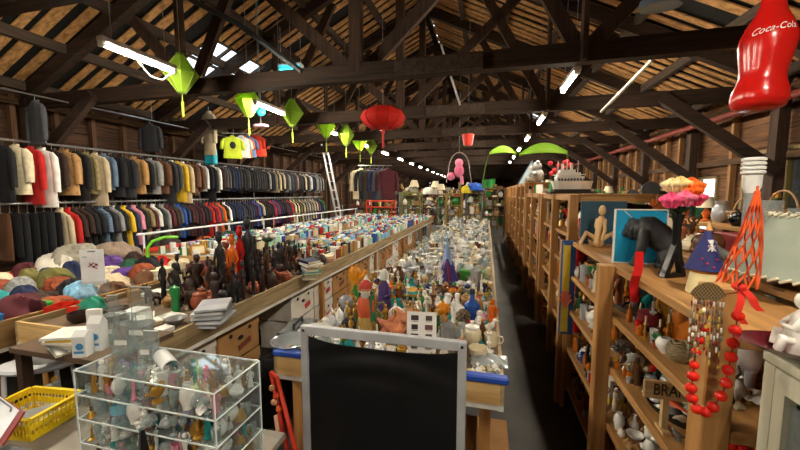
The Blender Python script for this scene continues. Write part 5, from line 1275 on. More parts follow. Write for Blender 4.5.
# white crystal rock and black cloth
p = hc(338, 328, .08); m = MB(); r = random.Random(4)
for k in range(14): a_ = r.random() * 6.28; m.lathe([(.016, 0), (.014, .06 + .05 * r.random()), (.001, .09 + .06 * r.random())], 6, (r.uniform(-.035, .035), r.uniform(-.03, .03), 0), m=Matrix.Rotation(r.uniform(-.7, .7), 3, 'X') @ Matrix.Rotation(r.uniform(-.8, .8), 3, 'Y'))
m.v = [(x, y, max(z, 0)) for x, y, z in m.v]
tag(m.build('crystal_cluster', mat('#c9c9cc', .2), None, 0, p), 'cluster of white crystals beside the black crumpled cloth', 'crystal')
def crumple(name, col, loc, r, h, label, cat, seed, fin='cloth', grp=None, sx=1, sy=1, rz=0):
    rr = random.Random(seed); ph = [rr.uniform(0, 6) for _ in range(8)]
    m = MB().grid(lambda u, w: (lambda a, e: (r * sx * math.cos(a) * math.cos(e) * (1 + .22 * math.sin(3 * a + ph[0] + 4 * e) + .12 * math.sin(7 * a + ph[1])), r * sy * math.sin(a) * math.cos(e) * (1 + .22 * math.sin(2 * a + ph[2]) + .12 * math.sin(6 * a + ph[3] + 5 * e)), max(0, h * math.sin(e) * (1 + .2 * math.sin(4 * a + ph[4] + 6 * e) * math.cos(e)))))(u * 2 * PI, w * PI / 2), 28, 9)
    o = m.build(name, M(col, fin), None, 60, loc); o.rotation_euler.z = rz
    if label: tag(o, label, cat, grp)
    return o
p = hc(349, 331, .07); crumple('black_cloth', 'black', p, .075, .09, 'crumpled black cloth between the crystals and the green cloaked ornament', 'cloth', 5)
# starfish
p = hc(397, 344, .08); q = []
def star(c):
    m = MB(); pts = []
    for k in range(10): a_ = PI / 2 + k * PI / 5; r = .1 if k % 2 == 0 else .045; pts.append((r * math.cos(a_), r * math.sin(a_)))
    m.prism(pts, -.008, .008, m=Matrix.Rotation(PI / 2, 3, 'X')); m.lathe([(.04, -.0), (.02, .012), (.001, .016)], 10, (0, -.006, 0), m=Matrix.Rotation(PI / 2, 3, 'X')); return m
for i, (dx, dz, rz, c) in enumerate([(0, .075, 0, '#c98058'), (-.06, .07, .2, '#bd7a5c'), (.03, .115, -.15, '#d29068')]):
    o = star(c).build('starfish', mat(c, .8, kind='carved', c2='#9b5840', scale=30), None, 0, p + Vector((dx, .035 * i, dz + .02))); o.rotation_euler = (-.25, .3 * i, rz)
    tag(o, ['large front starfish leaning before the picture card', 'pinkish starfish, left of the front one', 'pale starfish highest behind the front one'][i], 'starfish', 'dried starfish')
# curled rope snake
p = hc(379, 334, .05); tag(MB().tube([(.03 * math.cos(k * .5) * (1 - k * .01), .0 + .002 * k, .055 + .05 * math.sin(k * .5)) for k in range(11)] + [(.0, .03, .13), (-.03, .03, .16), (-.02, .03, .2), (.03, .03, .21)], .011, 8).build('curled_horn', mat('#7a6a48', .7), None, 60, p), 'curled olive horn between the cloaked ornament and the starfish', 'horn')
# picture card
p = hc(421, 353, .09); t = thing('picture_card', 'white card with eight small dark pictures leaning on the goods by the green bottle', 'card', p, .12); t.scale = (1.15, 1, 1.15)
T = Matrix.Rotation(-.28, 3, 'X'); c = MB().box((0, 0, .105), (.155, .003, .21)); c.v = [tuple(T @ Vector(v)) for v in c.v]; c.build('card', mat('#dedcd8', .6), t, 0)
for i in range(2):
    for j in range(4):
        k = MB().box((-.036 + .074 * i, -.0022, .178 - .047 * j), (.04 - .006 * ((i + j) % 2), .001, .026)).box((-.036 + .074 * i, -.0022, .178 - .047 * j - .018), (.03, .001, .003)); k.v = [tuple(T @ Vector(v)) for v in k.v]; k.build('small_picture', mat(['#3a2c2c', '#4b3a38', '#2a2428', '#5b4040'][(i + 2 * j) % 4], .7), t, 0)
p2 = p
# green bottle etc.
o = atc('bottle', 'dark green', 437, 342, 1.15, v=1, fin='glazed', adj='tall'); atc('candlestick', 'brown', 433, 318, 1.1, c2='tan', adj='carved'); 
p = hc(443, 318, .06); t = thing('orange_globe', 'glowing orange glass globe on a low base beside the white bottle', 'ball', p); MB().lathe([(.035, 0), (.03, .03)], 14).build('base', mat('#3c2a1c', .5), t); MB().ball((0, 0, .075), .05, 18).build('globe', mat('#d98418', .25), t)
o = atc('bottle', 'white', 457, 320, 1.1, v=1, c2='white', adj='slim'); p = hc(463, 323, .075)
m = MB(); r = random.Random(6)
for k in range(60): m.ball((.045 * math.cos(k * 2.4) * math.sin(k / 60 * PI), .045 * math.sin(k * 2.4) * math.sin(k / 60 * PI), .05 - .045 * math.cos(k / 60 * PI)), .013, 6)
tag(m.build('shell_ball', mat('#7b6650', .6, c2='#43352a', scale=40), None, 60, p), 'brown ball made of small shells in front of the blue bottle', 'ball')
atc('bottle', 'blue', 472, 318, 1.2, v=1, c2='navy', adj='square'); o = atc('packet', 'yellow', 479, 300, .75, v=0, c2='red'); atc('doll', 'red', 479, 332, .75, c2='beige', c3='black'); atc('statuette', 'orange', 492, 326, .7); atc('bird', 'white', 489, 334, .8); atc('tin', 'red', 472, 330, .6)
atc('jar', 'cream', 472, 344, 1.1, v=1, c2='white', adj='pale'); atc('bowl', 'cream', 478, 356, .75, v=1, adj='chipped'); atc('mug', 'cream', 491, 345, 1.0, v=1); atc('tumbler', 'grey', 445, 344, .95, fin='glass'); atc('vase', 'grey', 448, 352, .8, v=3, adj='smoky'); atc('tumbler', 'clear', 458, 344, 1.0)
p = hc(450, 292, .12); o = MB().shell([(.04, 0), (.1, .012), (.14, .04)], .006, 24, sy=.6).build('leaf_dish', mat('#5a1c22', .3), loc=p); tag(o, 'dark red leaf-shaped dish in front of the purple flag cone', 'dish')
for i, (px, py, c, sc) in enumerate([(413, 307, '#2e8f96', 1.0), (412, 296, '#d8a43a', .0)]):
    if sc: 
        p = hc(px, py, .05); t = thing('striped_globe', 'ball striped turquoise and yellow on a slim stem', 'ball', p); MB().lathe([(.03, 0), (.03, .01), (.008, .02), (.008, .09)], 12).build('stem', mat('#c9bfa8', .4), t); MB().ball((0, 0, .13), .045, 18).build('globe', mat('#2f99a0', .4, kind='stripe_z', c2='#d6a437', scale=6), t)
# flag cone and light blue cone
p = hc(447, 281, .09); t = thing('cone_ornament', 'tall pale blue cone above a folded purple and red flag cloth', 'ornament', p); t.scale = (1.2, 1.2, 1.25); MB().lathe([(.05, .1), (.04, .2), (.008, .34), (.002, .42)], 16).build('blue_cone', mat('#67a9cf', .5, c2='#8b8fc4'), t)
MB().grid(lambda u, w: ((.1 - .065 * w) * (1 + .15 * math.sin(u * 18.8)) * math.cos(u * 2 * PI), (.1 - .065 * w) * (1 + .15 * math.sin(u * 18.8)) * math.sin(u * 2 * PI), .2 * w), 36, 8).build('flag_cloth', mat('#34206a', .7, kind='cloth'), t, 60)
MB().tube([(-.03, -.07, .19), (-.06, -.09, .1), (-.07, -.1, .02)], [.006, .012, .008], 6).build('white_stripe', mat('#d8ccd4', .7), t); MB().tube([(.01, -.06, .19), (.02, -.09, .1), (.03, -.11, .02)], [.006, .012, .008], 6).build('red_stripe', mat('#7d2038', .7), t)
# green tissue box
p = hc(472, 279, .15); t = thing('tissue_box', 'green cardboard tissue box with a white tissue sticking out', 'tissue box', p, -.1); MB().box((0, 0, .05), (.26, .15, .1), bev=.004).build('box_body', mat('#3d8a2c', .6), t); MB().grid(lambda u, w: ((u - .5) * .16, .04 * math.sin(u * 7) * w, .1 + .055 * w * (1 + .2 * math.sin(u * 9))), 12, 4, .002).build('tissue', mat('#e6e6e6', .8), t, 60)
MB().lathe([(.01, -.001), (.01, .001)], 10, (.02, -.076, .05), m=Matrix.Rotation(PI / 2, 3, 'X')).build('label_dot', WHITEP, t)
# near right corner
p = hc(489, 362, .09); m = MB().grid(lambda u, w: ((u - .5) * .2, (w - .5) * .15, .012 + .022 * math.sin(u * PI) * math.sin(w * PI) * (1 + .5 * math.sin(u * 13 + w * 9))), 18, 14, .002); o = m.build('plastic_bag', clear('dfe6e8', .5, .15, .6), None, 60, p); tag(o, 'crinkled clear plastic bag on the corner of the centre table', 'bag')
p = hc(472, 376, .05); o = tag(MB().lathe([(.05, 0), (.055, .008), (.05, .016), (.002, .018)], 22).build('round_disc', mat('#c7ab6a', .5), loc=p), 'flat yellowish round disc beside the screen', 'disc')
r = random.Random(31); p0 = C(487, 371); k = 0; sb = Bed()
for _ in range(300):
    x, y_ = p0.x + r.uniform(-.075, .075), p0.y + r.uniform(-.05, .06); s = r.uniform(.2, .32); kd = r.choice(['shell', 'clam', 'shell'])
    if not sb.free(x, y_, KW[kd] * s * .7): continue
    sb.add(x, y_, KW[kd] * s * .7); put(kd, r.choice(['white', 'cream', 'grey', 'white']), (x, y_, ZT), r.random() * 6, s, where='in the heap at the corner of the centre table', surf='shellheap', fin='glazed', share=True, adj='tiny'); k += 1
    if k > 26: break
cb.add(p0.x, p0.y, .11)
# left front corner: glass bowl on the blue strip end
p = hc(292, 349, .1); tag(MB().shell([(.05, 0), (.1, .03), (.125, .06)], .006, 24).build('glass_bowl', clear('dfe6ea', .5, .06, .75), loc=p), 'cut glass bowl at the left front corner of the centre table', 'bowl')
p = hc(310, 340, .1); tag(MB().shell([(.06, 0), (.1, .015), (.13, .03)], .005, 24).build('oval_platter', mat('#b8b6ae', .3), loc=p + Vector((0, .1, 0))), 'pale platter behind the cut glass bowl', 'platter'); cb.add(p.x, p.y + .1, .12)
# fill of the near end (bric-a-brac)
MENU_C = [('vase', 'white', {}), ('vase', 'teal', {}), ('vase', 'brown', {}), ('vase', 'clear', {}), ('bottle', 'green', {}), ('bottle', 'brown', {}), ('bottle', 'white', {}), ('jar', 'white', {}), ('jar', 'olive', {}), ('mug', 'tan', {}), ('mug', 'white', {}), ('statuette', 'white', {'s': .8}), ('bowl', 'teal', {'s': .6}), ('jar', 'brown', {'s': .9}),
          ('shell', 'cream', {}), ('bird', 'white', {}), ('bowl', 'white', {'s': .7}), ('plate', 'cream', {'s': .7}), ('vase', 'silver', {}), ('jar', 'silver', {}), ('bird', 'orange', {}), ('bird', 'brown', {}), ('animal', 'grey', {'s': .7}), ('animal', 'black', {'s': .6}), ('candlestick', 'gold', {}), ('candlestick', 'white', {}), ('doll', 'green', {}), ('doll', 'beige', {}), ('doll', 'white', {}), ('ball', 'gold', {}), ('ball', 'amber', {}), ('bell', 'gold', {}), ('bell', 'silver', {}), ('tin', 'navy', {}), ('jar', 'gold', {}),
          ('shell', 'pink', {}), ('shell', 'tan', {}), ('plush', 'tan', {'s': .8}), ('packet', 'red', {'s': .6}), ('clock', 'white', {}), ('tumbler', 'amber', {}), ('wine_glass', 'clear', {}), ('picture_frame', 'brown', {'s': .7}), ('bowl', 'brown', {'s': .7}), ('jug', 'white', {'s': .8}), ('flower_pot', 'green', {'s': .8}), ('box', 'black', {'s': .8})]
RCN = random.Random(41)
scatter(cb, 60, -1.14, .06, 1.78, 2.25, ZT, MENU_C, RCN, CW_, 'centre', .45, .7, pad=.72)
scatter(cb, 120, -1.14, .06, 2.25, 3.5, ZT, MENU_C, RCN, CW_, 'centre', .6, .95, pad=.7)
MENU_S = [('shell', 'cream', {}), ('bird', 'white', {}), ('bell', 'gold', {}), ('clam', 'white', {}), ('box', 'brown', {'fin': 'woodz'}), ('ball', 'blue', {}), ('bird', 'black', {}), ('jar', 'green', {}), ('mug', 'yellow', {}), ('animal', 'black', {'s': .8}), ('bottle', 'teal', {}), ('shell', 'tan', {}), ('vase', 'grey', {}), ('statuette', 'gold', {}), ('bowl', 'olive', {'s': .8}), ('clam', 'cream', {}), ('box', 'maroon', {}), ('bowl', 'white', {'s': .7})]
scatter(cb, 260, -1.15, .07, 1.78, 3.5, ZT, MENU_S, RCN, CW_, 'centre', .34, .6, pad=.75, tries=60)
MENU_G = [('wine_glass', 'clear', {'s': .8}), ('tumbler', 'clear', {'s': .8}), ('mug', 'white', {'s': .85}), ('mug', 'cream', {'s': .85}), ('bowl', 'white', {'s': .7}), ('plate', 'white', {'s': .75}), ('plate', 'cream', {'s': .7}), ('bowl', 'silver', {'s': .7}), ('plate', 'silver', {'s': .7}), ('jug', 'silver', {'s': .6}), ('bell', 'silver', {'s': .7}), ('cutlery_box', 'grey', {'s': .8}), ('cutlery_box', 'white', {'s': .8}),
          ('spoon', 'silver', {'s': .9}), ('spoon', 'silver', {'s': .8}), ('teapot', 'silver', {'s': .55}), ('bowl', 'grey', {'s': .55}), ('tray', 'silver', {'s': .6}), ('mug', 'brown', {'s': .8}), ('jar', 'cream', {'s': .7}), ('bowl', 'beige', {'s': .6}), ('mug', 'grey', {'s': .7}), ('tray', 'white', {'s': .5})]
gb = Bed()
# trays of glass and silver: first stretch, then the far stretch
o = tag(MB().box((0, 0, .01), (.4, .25, .02)).box((0, .12, .03), (.4, .012, .06)).box((0, -.12, .03), (.4, .012, .06)).box((.2, 0, .03), (.012, .25, .06)).box((-.2, 0, .03), (.012, .25, .06)).build('white_tray', mat('#dcdcd8', .5), loc=(-.3, 6.4, ZT)), 'shallow white tray lying among the glassware', 'tray'); gb.add(-.3, 6.4, .25)
scatter(gb, 230, -1.14, .06, 3.55, 5.6, ZT, MENU_G, RCN, 'in the crowd of glass and silver along the centre table', 'glass1', .75, 1.05, pad=.62, share=True)
scatter(gb, 300, -1.14, .06, 5.6, 9.0, ZT, MENU_G, RCN, 'far along the centre table', 'glass2', .9, 1.2, pad=.65, share=True)
scatter(gb, 130, -1.14, .06, 9.0, 12.1, ZT, MENU_G, RCN, 'at the distant end of the centre table', 'glass3', 1.1, 1.5, pad=.8, share=True)

# ================================================================== CARVINGS TABLE (left)
ab = Bed()
for px, py, r_ in ((95, 294, .12), (76, 311, .2)):
    q = on_z(px, py, ZT); ab.add(q.x, max(q.y, 1.74), r_)
ab.add(-3.02, 2.0, .1); AW = 'on the carvings table'
def ata(kd, col, px, py, s=1.0, rz=0.0, **o):
    p = on_z(px, py, ZT); ab.add(p.x, p.y, KW[kd] * s * .8); o.setdefault('where', AW)
    return put(kd, col, (p.x, p.y, ZT), rz, s, surf='carv', **o)
o = ata('tall_carving', 'orange', 234, 292, 1.15, .3, c2='orange', adj='slim', fin='glazed'); o = ata('tall_carving', 'red', 242, 290, 1.3, -.2, fin='glazed'); ata('tall_carving', 'black', 250, 290, 1.5, v=0); ata('tall_carving', 'black', 222, 297, 1.25); ata('tall_carving', 'dark brown', 256, 285, 1.05); ata('tall_carving', 'brown', 268, 284, .9)
# white flowers on a thin post
p = on_z(260, 291, ZT); p = Vector((p.x, p.y + .15, ZT)); ab.add(p.x, p.y, .05); t = thing('flower_stand', 'thin tall stem with white roses rising from the carvings table', 'flowers', p); MB().lathe([(.04, 0), (.04, .015), (.008, .03), (.006, .52)], 10).build('stem', mat('#5a4a3a', .5), t)
for dx, dz in ((-.05, .53), (.02, .55), (.06, .52), (0, .51)): MB().ball((dx, 0, dz), .034, 9, (1, 1, .8)).build('white_rose', mat('#dedbd2', .8, kind='cloth'), t)
MB().ball((0, 0, .49), .05, 8, (1.2, 1, .6)).build('leaves', mat('#2a3a24', .8), t)
# silver pipes and books at the front edge
for i in range(9):
    o = MB().box((0, 0, .009), (.2, .27, .014)).build('album_sleeve', mat(['#b9bcc2', '#8f939a', '#d3d5d8', '#777b82'][i % 4], .25), None, 0, on_z(212, 322, ZT) + Vector((.0 + .012 * (i % 3), .02 * (i % 2), .0155 * i - .0))); o.rotation_euler.z = .25 + .04 * i
    tag(o, f'shiny grey plastic sleeve in the slipping pile on the carvings table, {ORD[i]} from the bottom', 'sleeve', 'pile of grey plastic sleeves')
p = on_z(212, 322, ZT); ab.add(p.x, p.y, .17)
for i in range(7):
    o = put('book', ['grey', 'cream', 'teal', 'silver', 'tan', 'white', 'navy'][i], on_z(310, 278, ZT) + Vector((.01 * (i % 3), 0, .03 * i)), .4 + .1 * i, (1.2, 1.1, [1.15, .82, 1.4, 1.15, .82, 1.4, 1.15][i]), [0, 1, 2][i % 3], label=f'{["grey","cream","teal","silver","tan","white","navy"][i]} book in the lying stack at the end of the carvings, {ORD[i]} from the bottom', group='lying book stack by the carvings')
p = on_z(310, 278, ZT); ab.add(p.x, p.y, .18)
for i in range(4):
    o = put('book', ['white', 'teal', 'orange', 'cream'][i], on_z(325, 268, ZT) + Vector((-.1, .25, .03 * i)), .2 + .1 * i, (1.3, 1.2, [1.15, .82, 1.4, 1.15][i]), [0, 1, 2][i % 3], label=f'{["white","teal","orange","cream"][i]} book in the second lying stack before the book rows, {ORD[i]} from the bottom', group='second lying book stack')
p = on_z(325, 268, ZT) + Vector((-.1, .25, 0)); ab.add(p.x, p.y, .18)
tag(MB().lathe([(.03, 0), (.035, .04), (.03, .1), (.045, .16), (.04, .2), (.001, .22)], 12, sy=.7).build('green_figure', mat('#1d7a38', .3), loc=on_z(176, 312, ZT)), 'bright green glass figure standing among the dark carvings', 'figurine'); p = on_z(176, 312, ZT); ab.add(p.x, p.y, .05)
MENU_A = [('animal', 'dark brown', {}), ('animal', 'brown', {}), ('animal', 'rust', {}), ('animal', 'tan', {}), ('animal', 'black', {}), ('statuette', 'dark brown', {'fin': 'carved', 's': 1.1}), ('animal', 'dark brown', {}), ('bowl', 'tan', {'fin': 'carved', 's': .8}), ('bird', 'brown', {'fin': 'carved', 's': 1.2}), ('statuette', 'rust', {'fin': 'carved', 's': 1.2}), ('tall_carving', 'dark brown', {'s': .6}),
          ('animal', 'rust', {'s': .9}), ('tall_carving', 'black', {'s': .65}), ('bird', 'dark brown', {'fin': 'carved', 's': 1.2}), ('bird', 'grey', {}), ('bowl', 'brown', {'fin': 'carved', 's': .8}), ('bowl', 'dark brown', {'fin': 'carved', 's': .8}), ('vase', 'dark brown', {'fin': 'carved', 's': .9}), ('jar', 'rust', {'fin': 'carved'}), ('mug', 'brown', {}), ('candlestick', 'dark brown', {'fin': 'carved'}), ('box', 'dark brown', {'fin': 'woodz', 's': .8}), ('shell', 'tan', {})]
scatter(ab, 40, -3.15, -2.0, 1.72, 2.15, ZT, [('packet', 'white', {}), ('book', 'grey', {}), ('bowl', 'grey', {'s': .9}), ('animal', 'dark brown', {}), ('packet', 'cream', {}), ('basket', 'tan', {}), ('tray', 'white', {'s': .6}), ('bowl', 'dark brown', {'fin': 'carved'})], random.Random(52), AW, 'carv', .9, 1.2, pad=.75)
scatter(ab, 26, -3.15, -2.85, 2.2, 4.15, ZT, [('packet', 'cream', {}), ('book', 'white', {}), ('basket', 'tan', {}), ('bowl', 'grey', {}), ('box', 'tan', {}), ('packet', 'grey', {})], random.Random(53), AW, 'carv', .8, 1.1, pad=.75)
scatter(ab, 150, -2.85, -2.0, 2.2, 4.15, ZT, MENU_A, random.Random(51), AW, 'carv', .85, 1.3, pad=.68)
# ================================================================== LEFT FOREGROUND
t = thing('display_table', 'small dark display table under the acrylic case and the yellow basket', 'table', (-1.5, .93, 0)); 
MB().box((0, 0, .705), (1.36, .62, .03), bev=.004).build('tabletop', mat('#8d8478', .6, kind='wood_x'), t)
for sx in (-.62, .62):
    for sy in (-.26, .26): MB().box((sx, sy, .345), (.05, .05, .69)).build('leg', DARKZ, t)
ACR = clear('f6fafa', .3, .04, .965); EDG = mat('#dfe8e8', .2, spec=.6)  # pale bars paint the light caught along the acrylic edges
X0, X1_, YA, YB, ZB, ZC = -1.46, -.845, .885, 1.115, .72, 1.1
t = thing('acrylic_case', 'clear acrylic display case with four shelves of trinkets in the foreground', 'display case', ((X0 + X1_) / 2, (YA + YB) / 2, ZB)); W, D, H_ = X1_ - X0, YB - YA, ZC - ZB
levels = [0, .095, .19, .285, .378]
for i, z in enumerate(levels): MB().box((0, 0, z + .002), (W, D, .004)).build('shelf' if 0 < i < 4 else ('top_panel' if i else 'base_panel'), ACR, t, 0)
for s in (-1, 1): MB().box((s * (W / 2 - .002), 0, H_ / 2), (.004, D - .002, H_ - .01)).build('side_panel', ACR, t, 0)
MB().box((0, D / 2 - .002, H_ / 2), (W - .01, .003, H_ - .01)).build('back_panel', ACR, t, 0); MB().box((-.12, 0, H_ / 2), (.004, D - .01, H_ - .012)).build('divider', ACR, t, 0)
for z in levels:
    for s in (-1, 1): MB().box((0, s * D / 2, z + .002), (W, .0035, .0045)).build('edge_glint', EDG, t, 0); MB().box((s * W / 2, 0, z + .002), (.0035, D, .0045)).build('edge_glint', EDG, t, 0)
for sx in (-1, 1):
    for sy in (-1, 1): MB().box((sx * W / 2, sy * D / 2, H_ / 2), (.004, .004, H_)).build('edge_glint', EDG, t, 0)
RL = random.Random(61)
MENU_T = [('bird', 'clear', {'fin': 'glass'}), ('vase', 'clear', {}), ('wine_glass', 'clear', {'s': .6}), ('tumbler', 'clear', {'s': .7}), ('bell', 'gold', {'s': .8}), ('candlestick', 'gold', {'s': .6}), ('statuette', 'gold', {'s': .6}), ('statuette', 'white', {'s': .6}), ('animal', 'gold', {'s': .6}), ('animal', 'white', {'s': .6}), ('animal', 'grey', {'s': .6}), ('bird', 'lilac', {}), ('bird', 'mint', {}), ('shell', 'cream', {'s': .9}), ('clam', 'white', {}),
          ('statuette', 'teal', {'s': .6}), ('teapot', 'silver', {'s': .6}), ('jar', 'silver', {'s': .8}), ('mug', 'pink', {'s': .8}), ('bird', 'white', {}), ('ball', 'clear', {'s': .8}), ('bell', 'silver', {'s': .8}), ('plush', 'white', {'s': .6}), ('vase', 'white', {'s': .7}), ('shell', 'white', {'s': .8}), ('bell', 'gold', {}), ('bird', 'gold', {}), ('statuette', 'pink', {'s': .6})]
for i, z in enumerate(levels[:4]):
    b = Bed()
    if i == 2: b.add(-1.33, .96, .06)
    if i == 1: b.add(-.93, .97, .07)
    for (xa, xb) in ((X0 + .012, -1.285), (-1.26, X1_ - .012)):
        scatter(b, 60 if xb > -1.2 else 24, xa, xb, YA + .008, YB - .008, ZB + z + .0045, MENU_T, RL, f'on the {["bottom", "second", "third", "top"][i]} shelf of the acrylic case', f'case{i}', .45, .68, pad=.62)
t = thing('toy_cradle', 'light blue toy cradle with a handle inside the acrylic case', 'toy', (-1.33, .96, ZB + levels[2] + .0045), .5); LB = mat('#79b7cf', .4)
MB().box((0, 0, .006), (.07, .045, .012)).box((0, .022, .022), (.075, .004, .032)).box((0, -.022, .022), (.075, .004, .032)).box((.036, 0, .022), (.004, .045, .032)).box((-.036, 0, .022), (.004, .045, .032)).build('cradle', LB, t, 0); MB().tube([(.036, 0, .03), (.03, 0, .06), (0, 0, .07), (-.03, 0, .06), (-.036, 0, .03)], .003, 6).build('handle', LB, t)
crumple('porcelain_flowers', 'white', (-.93, .965, ZB + levels[1] + .0045), .055, .045, 'pinkish white porcelain flower cluster on a lower shelf of the acrylic case', 'ornament', 9, 'glazed')
# cartons and brochure holders standing on the case
def S(px, py, z): p = on_z(px, py, z); return Vector((p.x, p.y, z))
zc = ZC + .0
for i, (px, py, h) in enumerate([(84, 355, .105), (99, 349, .145)]):
    p = S(px, py, zc); t = thing('milk_carton', ['small white carton with blue print and a slanted top, left of its pair', 'taller white carton with a blue swirl and slanted top'][i], 'carton', p, .35); WC = mat('#dcdedd', .5)
    m = MB().box((0, 0, h * .4), (.05, .045, h * .8)); a, b_ = .025, .0225
    m._add([(-a, -b_, h * .8), (a, -b_, h * .8), (a, b_, h * .8), (-a, b_, h * .8), (-a, 0, h), (a, 0, h)], [(0, 1, 5, 4), (2, 3, 4, 5), (1, 2, 5), (3, 0, 4)]); m.build('carton_body', WC, t, 0)
    MB().lathe([(.014, -.001), (.014, .001)], 14, (.004, -.0235, h * .42), m=Matrix.Rotation(PI / 2, 3, 'X')).build('blue_print', mat('#3f86b8', .5), t); MB().box((0, -.0232, h * .2), (.036, .001, .01)).build('blue_print', mat('#3f86b8', .5), t)
HOLD = clear('f6fafa', .35, .06, .93)
for i, (px, py, w, h, rz) in enumerate([(125, 352, .08, .16, .3), (141, 349, .095, .26, .15), (113, 344, .04, .21, .4), (149, 357, .06, .1, .2)]):
    p = S(px, py, zc); t = thing('brochure_holder', ['low clear acrylic brochure holder in front of the tall one', 'tallest clear acrylic brochure holder on the display case', 'narrow clear acrylic holder beside the white cartons', 'small clear acrylic holder nearest the corner of the case'][i], 'brochure holder', p, rz, 'clear acrylic brochure holders')
    MB().box((0, .018, h / 2), (w, .003, h)).build('back_plate', HOLD, t, 0); MB().box((0, -.018, h * .25), (w, .003, h * .5)).build('front_plate', HOLD, t, 0); MB().box((0, 0, .002), (w, .036, .004)).build('bottom_plate', HOLD, t, 0)
    for s in (-1, 1): MB().box((s * (w / 2 - .0015), 0, h * .3), (.003, .034, h * .6)).box((s * w / 2, .018, h / 2), (.003, .004, h)).build('side_plate', HOLD, t, 0)
    MB().box((0, .0175, h + .001), (w, .004, .003)).build('edge_glint', EDG, t, 0)
    MB().box((.0, -.0205, h * .3), (w * .6, .001, .02)).build('price_label', mat('#dedfda', .7), t, 0)
m = MB().grid(lambda u, w: ((u - .5) * .12, .03 * math.sin(w * PI) , .002 + .03 * math.sin(w * PI)), 4, 14, .002)
m = MB(); m.grid(lambda u, w: ((u - .5) * .14, -.028 * math.cos(w * PI * .95), .028 * math.sin(w * PI * .95) + .002), 6, 14, .002); o = m.build('curved_sheet', mat('#d5d8d8', .3), None, 60, S(166, 362, zc)); o.rotation_euler.z = -.5; tag(o, 'curved white plastic sheet lying on the acrylic case', 'sheet')
# sign holder with white sheet
p = S(99, 300, 1.0); t = thing('sign_holder', 'clear sign stand holding a white sheet with a small dark red picture', 'sign', (p.x, p.y, .96 - .0), .5); q = on_z(99, 295, .9)
q = on_z(95, 294, ZT); t.location = (q.x, q.y, ZT); t.scale = (1.25,) * 3
MB().box((0, 0, .05), (.17, .06, .1)).build('clear_pocket', HOLD, t, 0); MB().box((0, .0, .21), (.15, .004, .26)).build('white_sheet', mat('#dcdfe2', .5), t, 0); MB().box((.005, -.0026, .22), (.06, .001, .04), ry=.35).build('picture', mat('#5a1f2c', .5, kind='check', c2='#bfb0b4', scale=60), t, 0); MB().box((0, -.0026, .325), (.05, .001, .008)).build('hang_slot', mat('#4c5058', .5), t, 0); MB().box((-.045, -.0026, .285), (.03, .001, .008)).build('print_line', mat('#9a9da2', .5), t, 0)
# goods table behind the case: paper pile, red tray, green crumpled bag
t = thing('goods_stand', 'low wooden stand behind the display case, papers and a red tray on it', 'stand', (-2.3, 1.52, 0)); MB().box((0, 0, .845), (.72, .42, .03)).build('stand_top', mat('#5a4634', .8, kind='wood_x'), t, 0)
for sx in (-.32, .32):
    for sy in (-.17, .17): MB().box((sx, sy, .415), (.05, .05, .83)).build('leg', DARKZ, t, 0)
for i in range(7):
    o = put('book', ['white', 'white', 'grey', 'cream', 'white', 'yellow', 'white'][i], (-2.3 + .015 * (i % 3), 1.4 + .01 * (i % 2), .861 + .0135 * i), 1.2 + .13 * i, (1.1, .9, .66), 2, label=f'{["white", "white", "grey", "cream", "white", "yellow", "white"][i]} folded leaflet packet in the leaflet pile beside the cartons, {ORD[i]} from the bottom', group='leaflet pile beside the cartons', noun='leaflet')
t = thing('red_tray', 'bright red plastic tray behind the leaflet pile', 'tray', (-2.38, 1.64, .861), .35); RP = mat('#c42a16', .4)
q = on_z(76, 311, ZT); t.location = (q.x, max(q.y, 1.74), ZT); MB().box((0, 0, .004), (.34, .16, .008)).box((0, .078, .03), (.34, .006, .06)).box((0, -.078, .03), (.34, .006, .06)).box((.168, 0, .03), (.006, .15, .06)).box((-.168, 0, .03), (.006, .15, .06)).build('tray_body', RP, t, 0)
for k in range(2): MB().box((-.06 + .12 * k, 0, .03), (.004, .148, .05)).build('partition', RP, t, 0)
crumple('green_cloth', '1f7d63', (-3.02, 2.0, ZT), .1, .13, 'teal green crumpled cloth beside the sign stand', 'cloth', 3)
# white oval stool with grey boxes
t = thing('oval_table', 'small white oval plastic table with thin legs at the left edge', 'table', (-2.72, 1.47, 0), .5); MB().lathe([(.001, .66), (.2, .66), (.215, .675), (.2, .69), (.001, .69)], 28, sy=.6).build('tabletop', mat('#c9ccd2', .35), t)
for sx in (-1, 1):
    for sy in (-1, 1): MB().tube([(sx * .13, sy * .07, .665), (sx * .16, sy * .085, 0)], .012, 8).build('leg', mat('#d4d5d8', .4), t)
crumple('grey_bag', 'grey', (-2.68, 1.5, .691), .13, .07, 'grey crumpled plastic wrapping on the white oval table', 'wrapping', 8, 'plastic', sy=.5, rz=.5)
t = thing('red_stool', 'small red stool standing behind the white oval table', 'stool', (-2.36, 1.3, 0)); t.location = (-2.66, 1.83, 0); MB().lathe([(.13, .4), (.13, .43)], 18).build('seat', mat('#8e1f24', .5), t)
for k in range(4): MB().tube([(.1 * math.cos(k * PI / 2 + .7), .1 * math.sin(k * PI / 2 + .7), .4), (.12 * math.cos(k * PI / 2 + .7), .12 * math.sin(k * PI / 2 + .7), 0)], .012, 7).build('leg', mat('#7e1a20', .5), t)
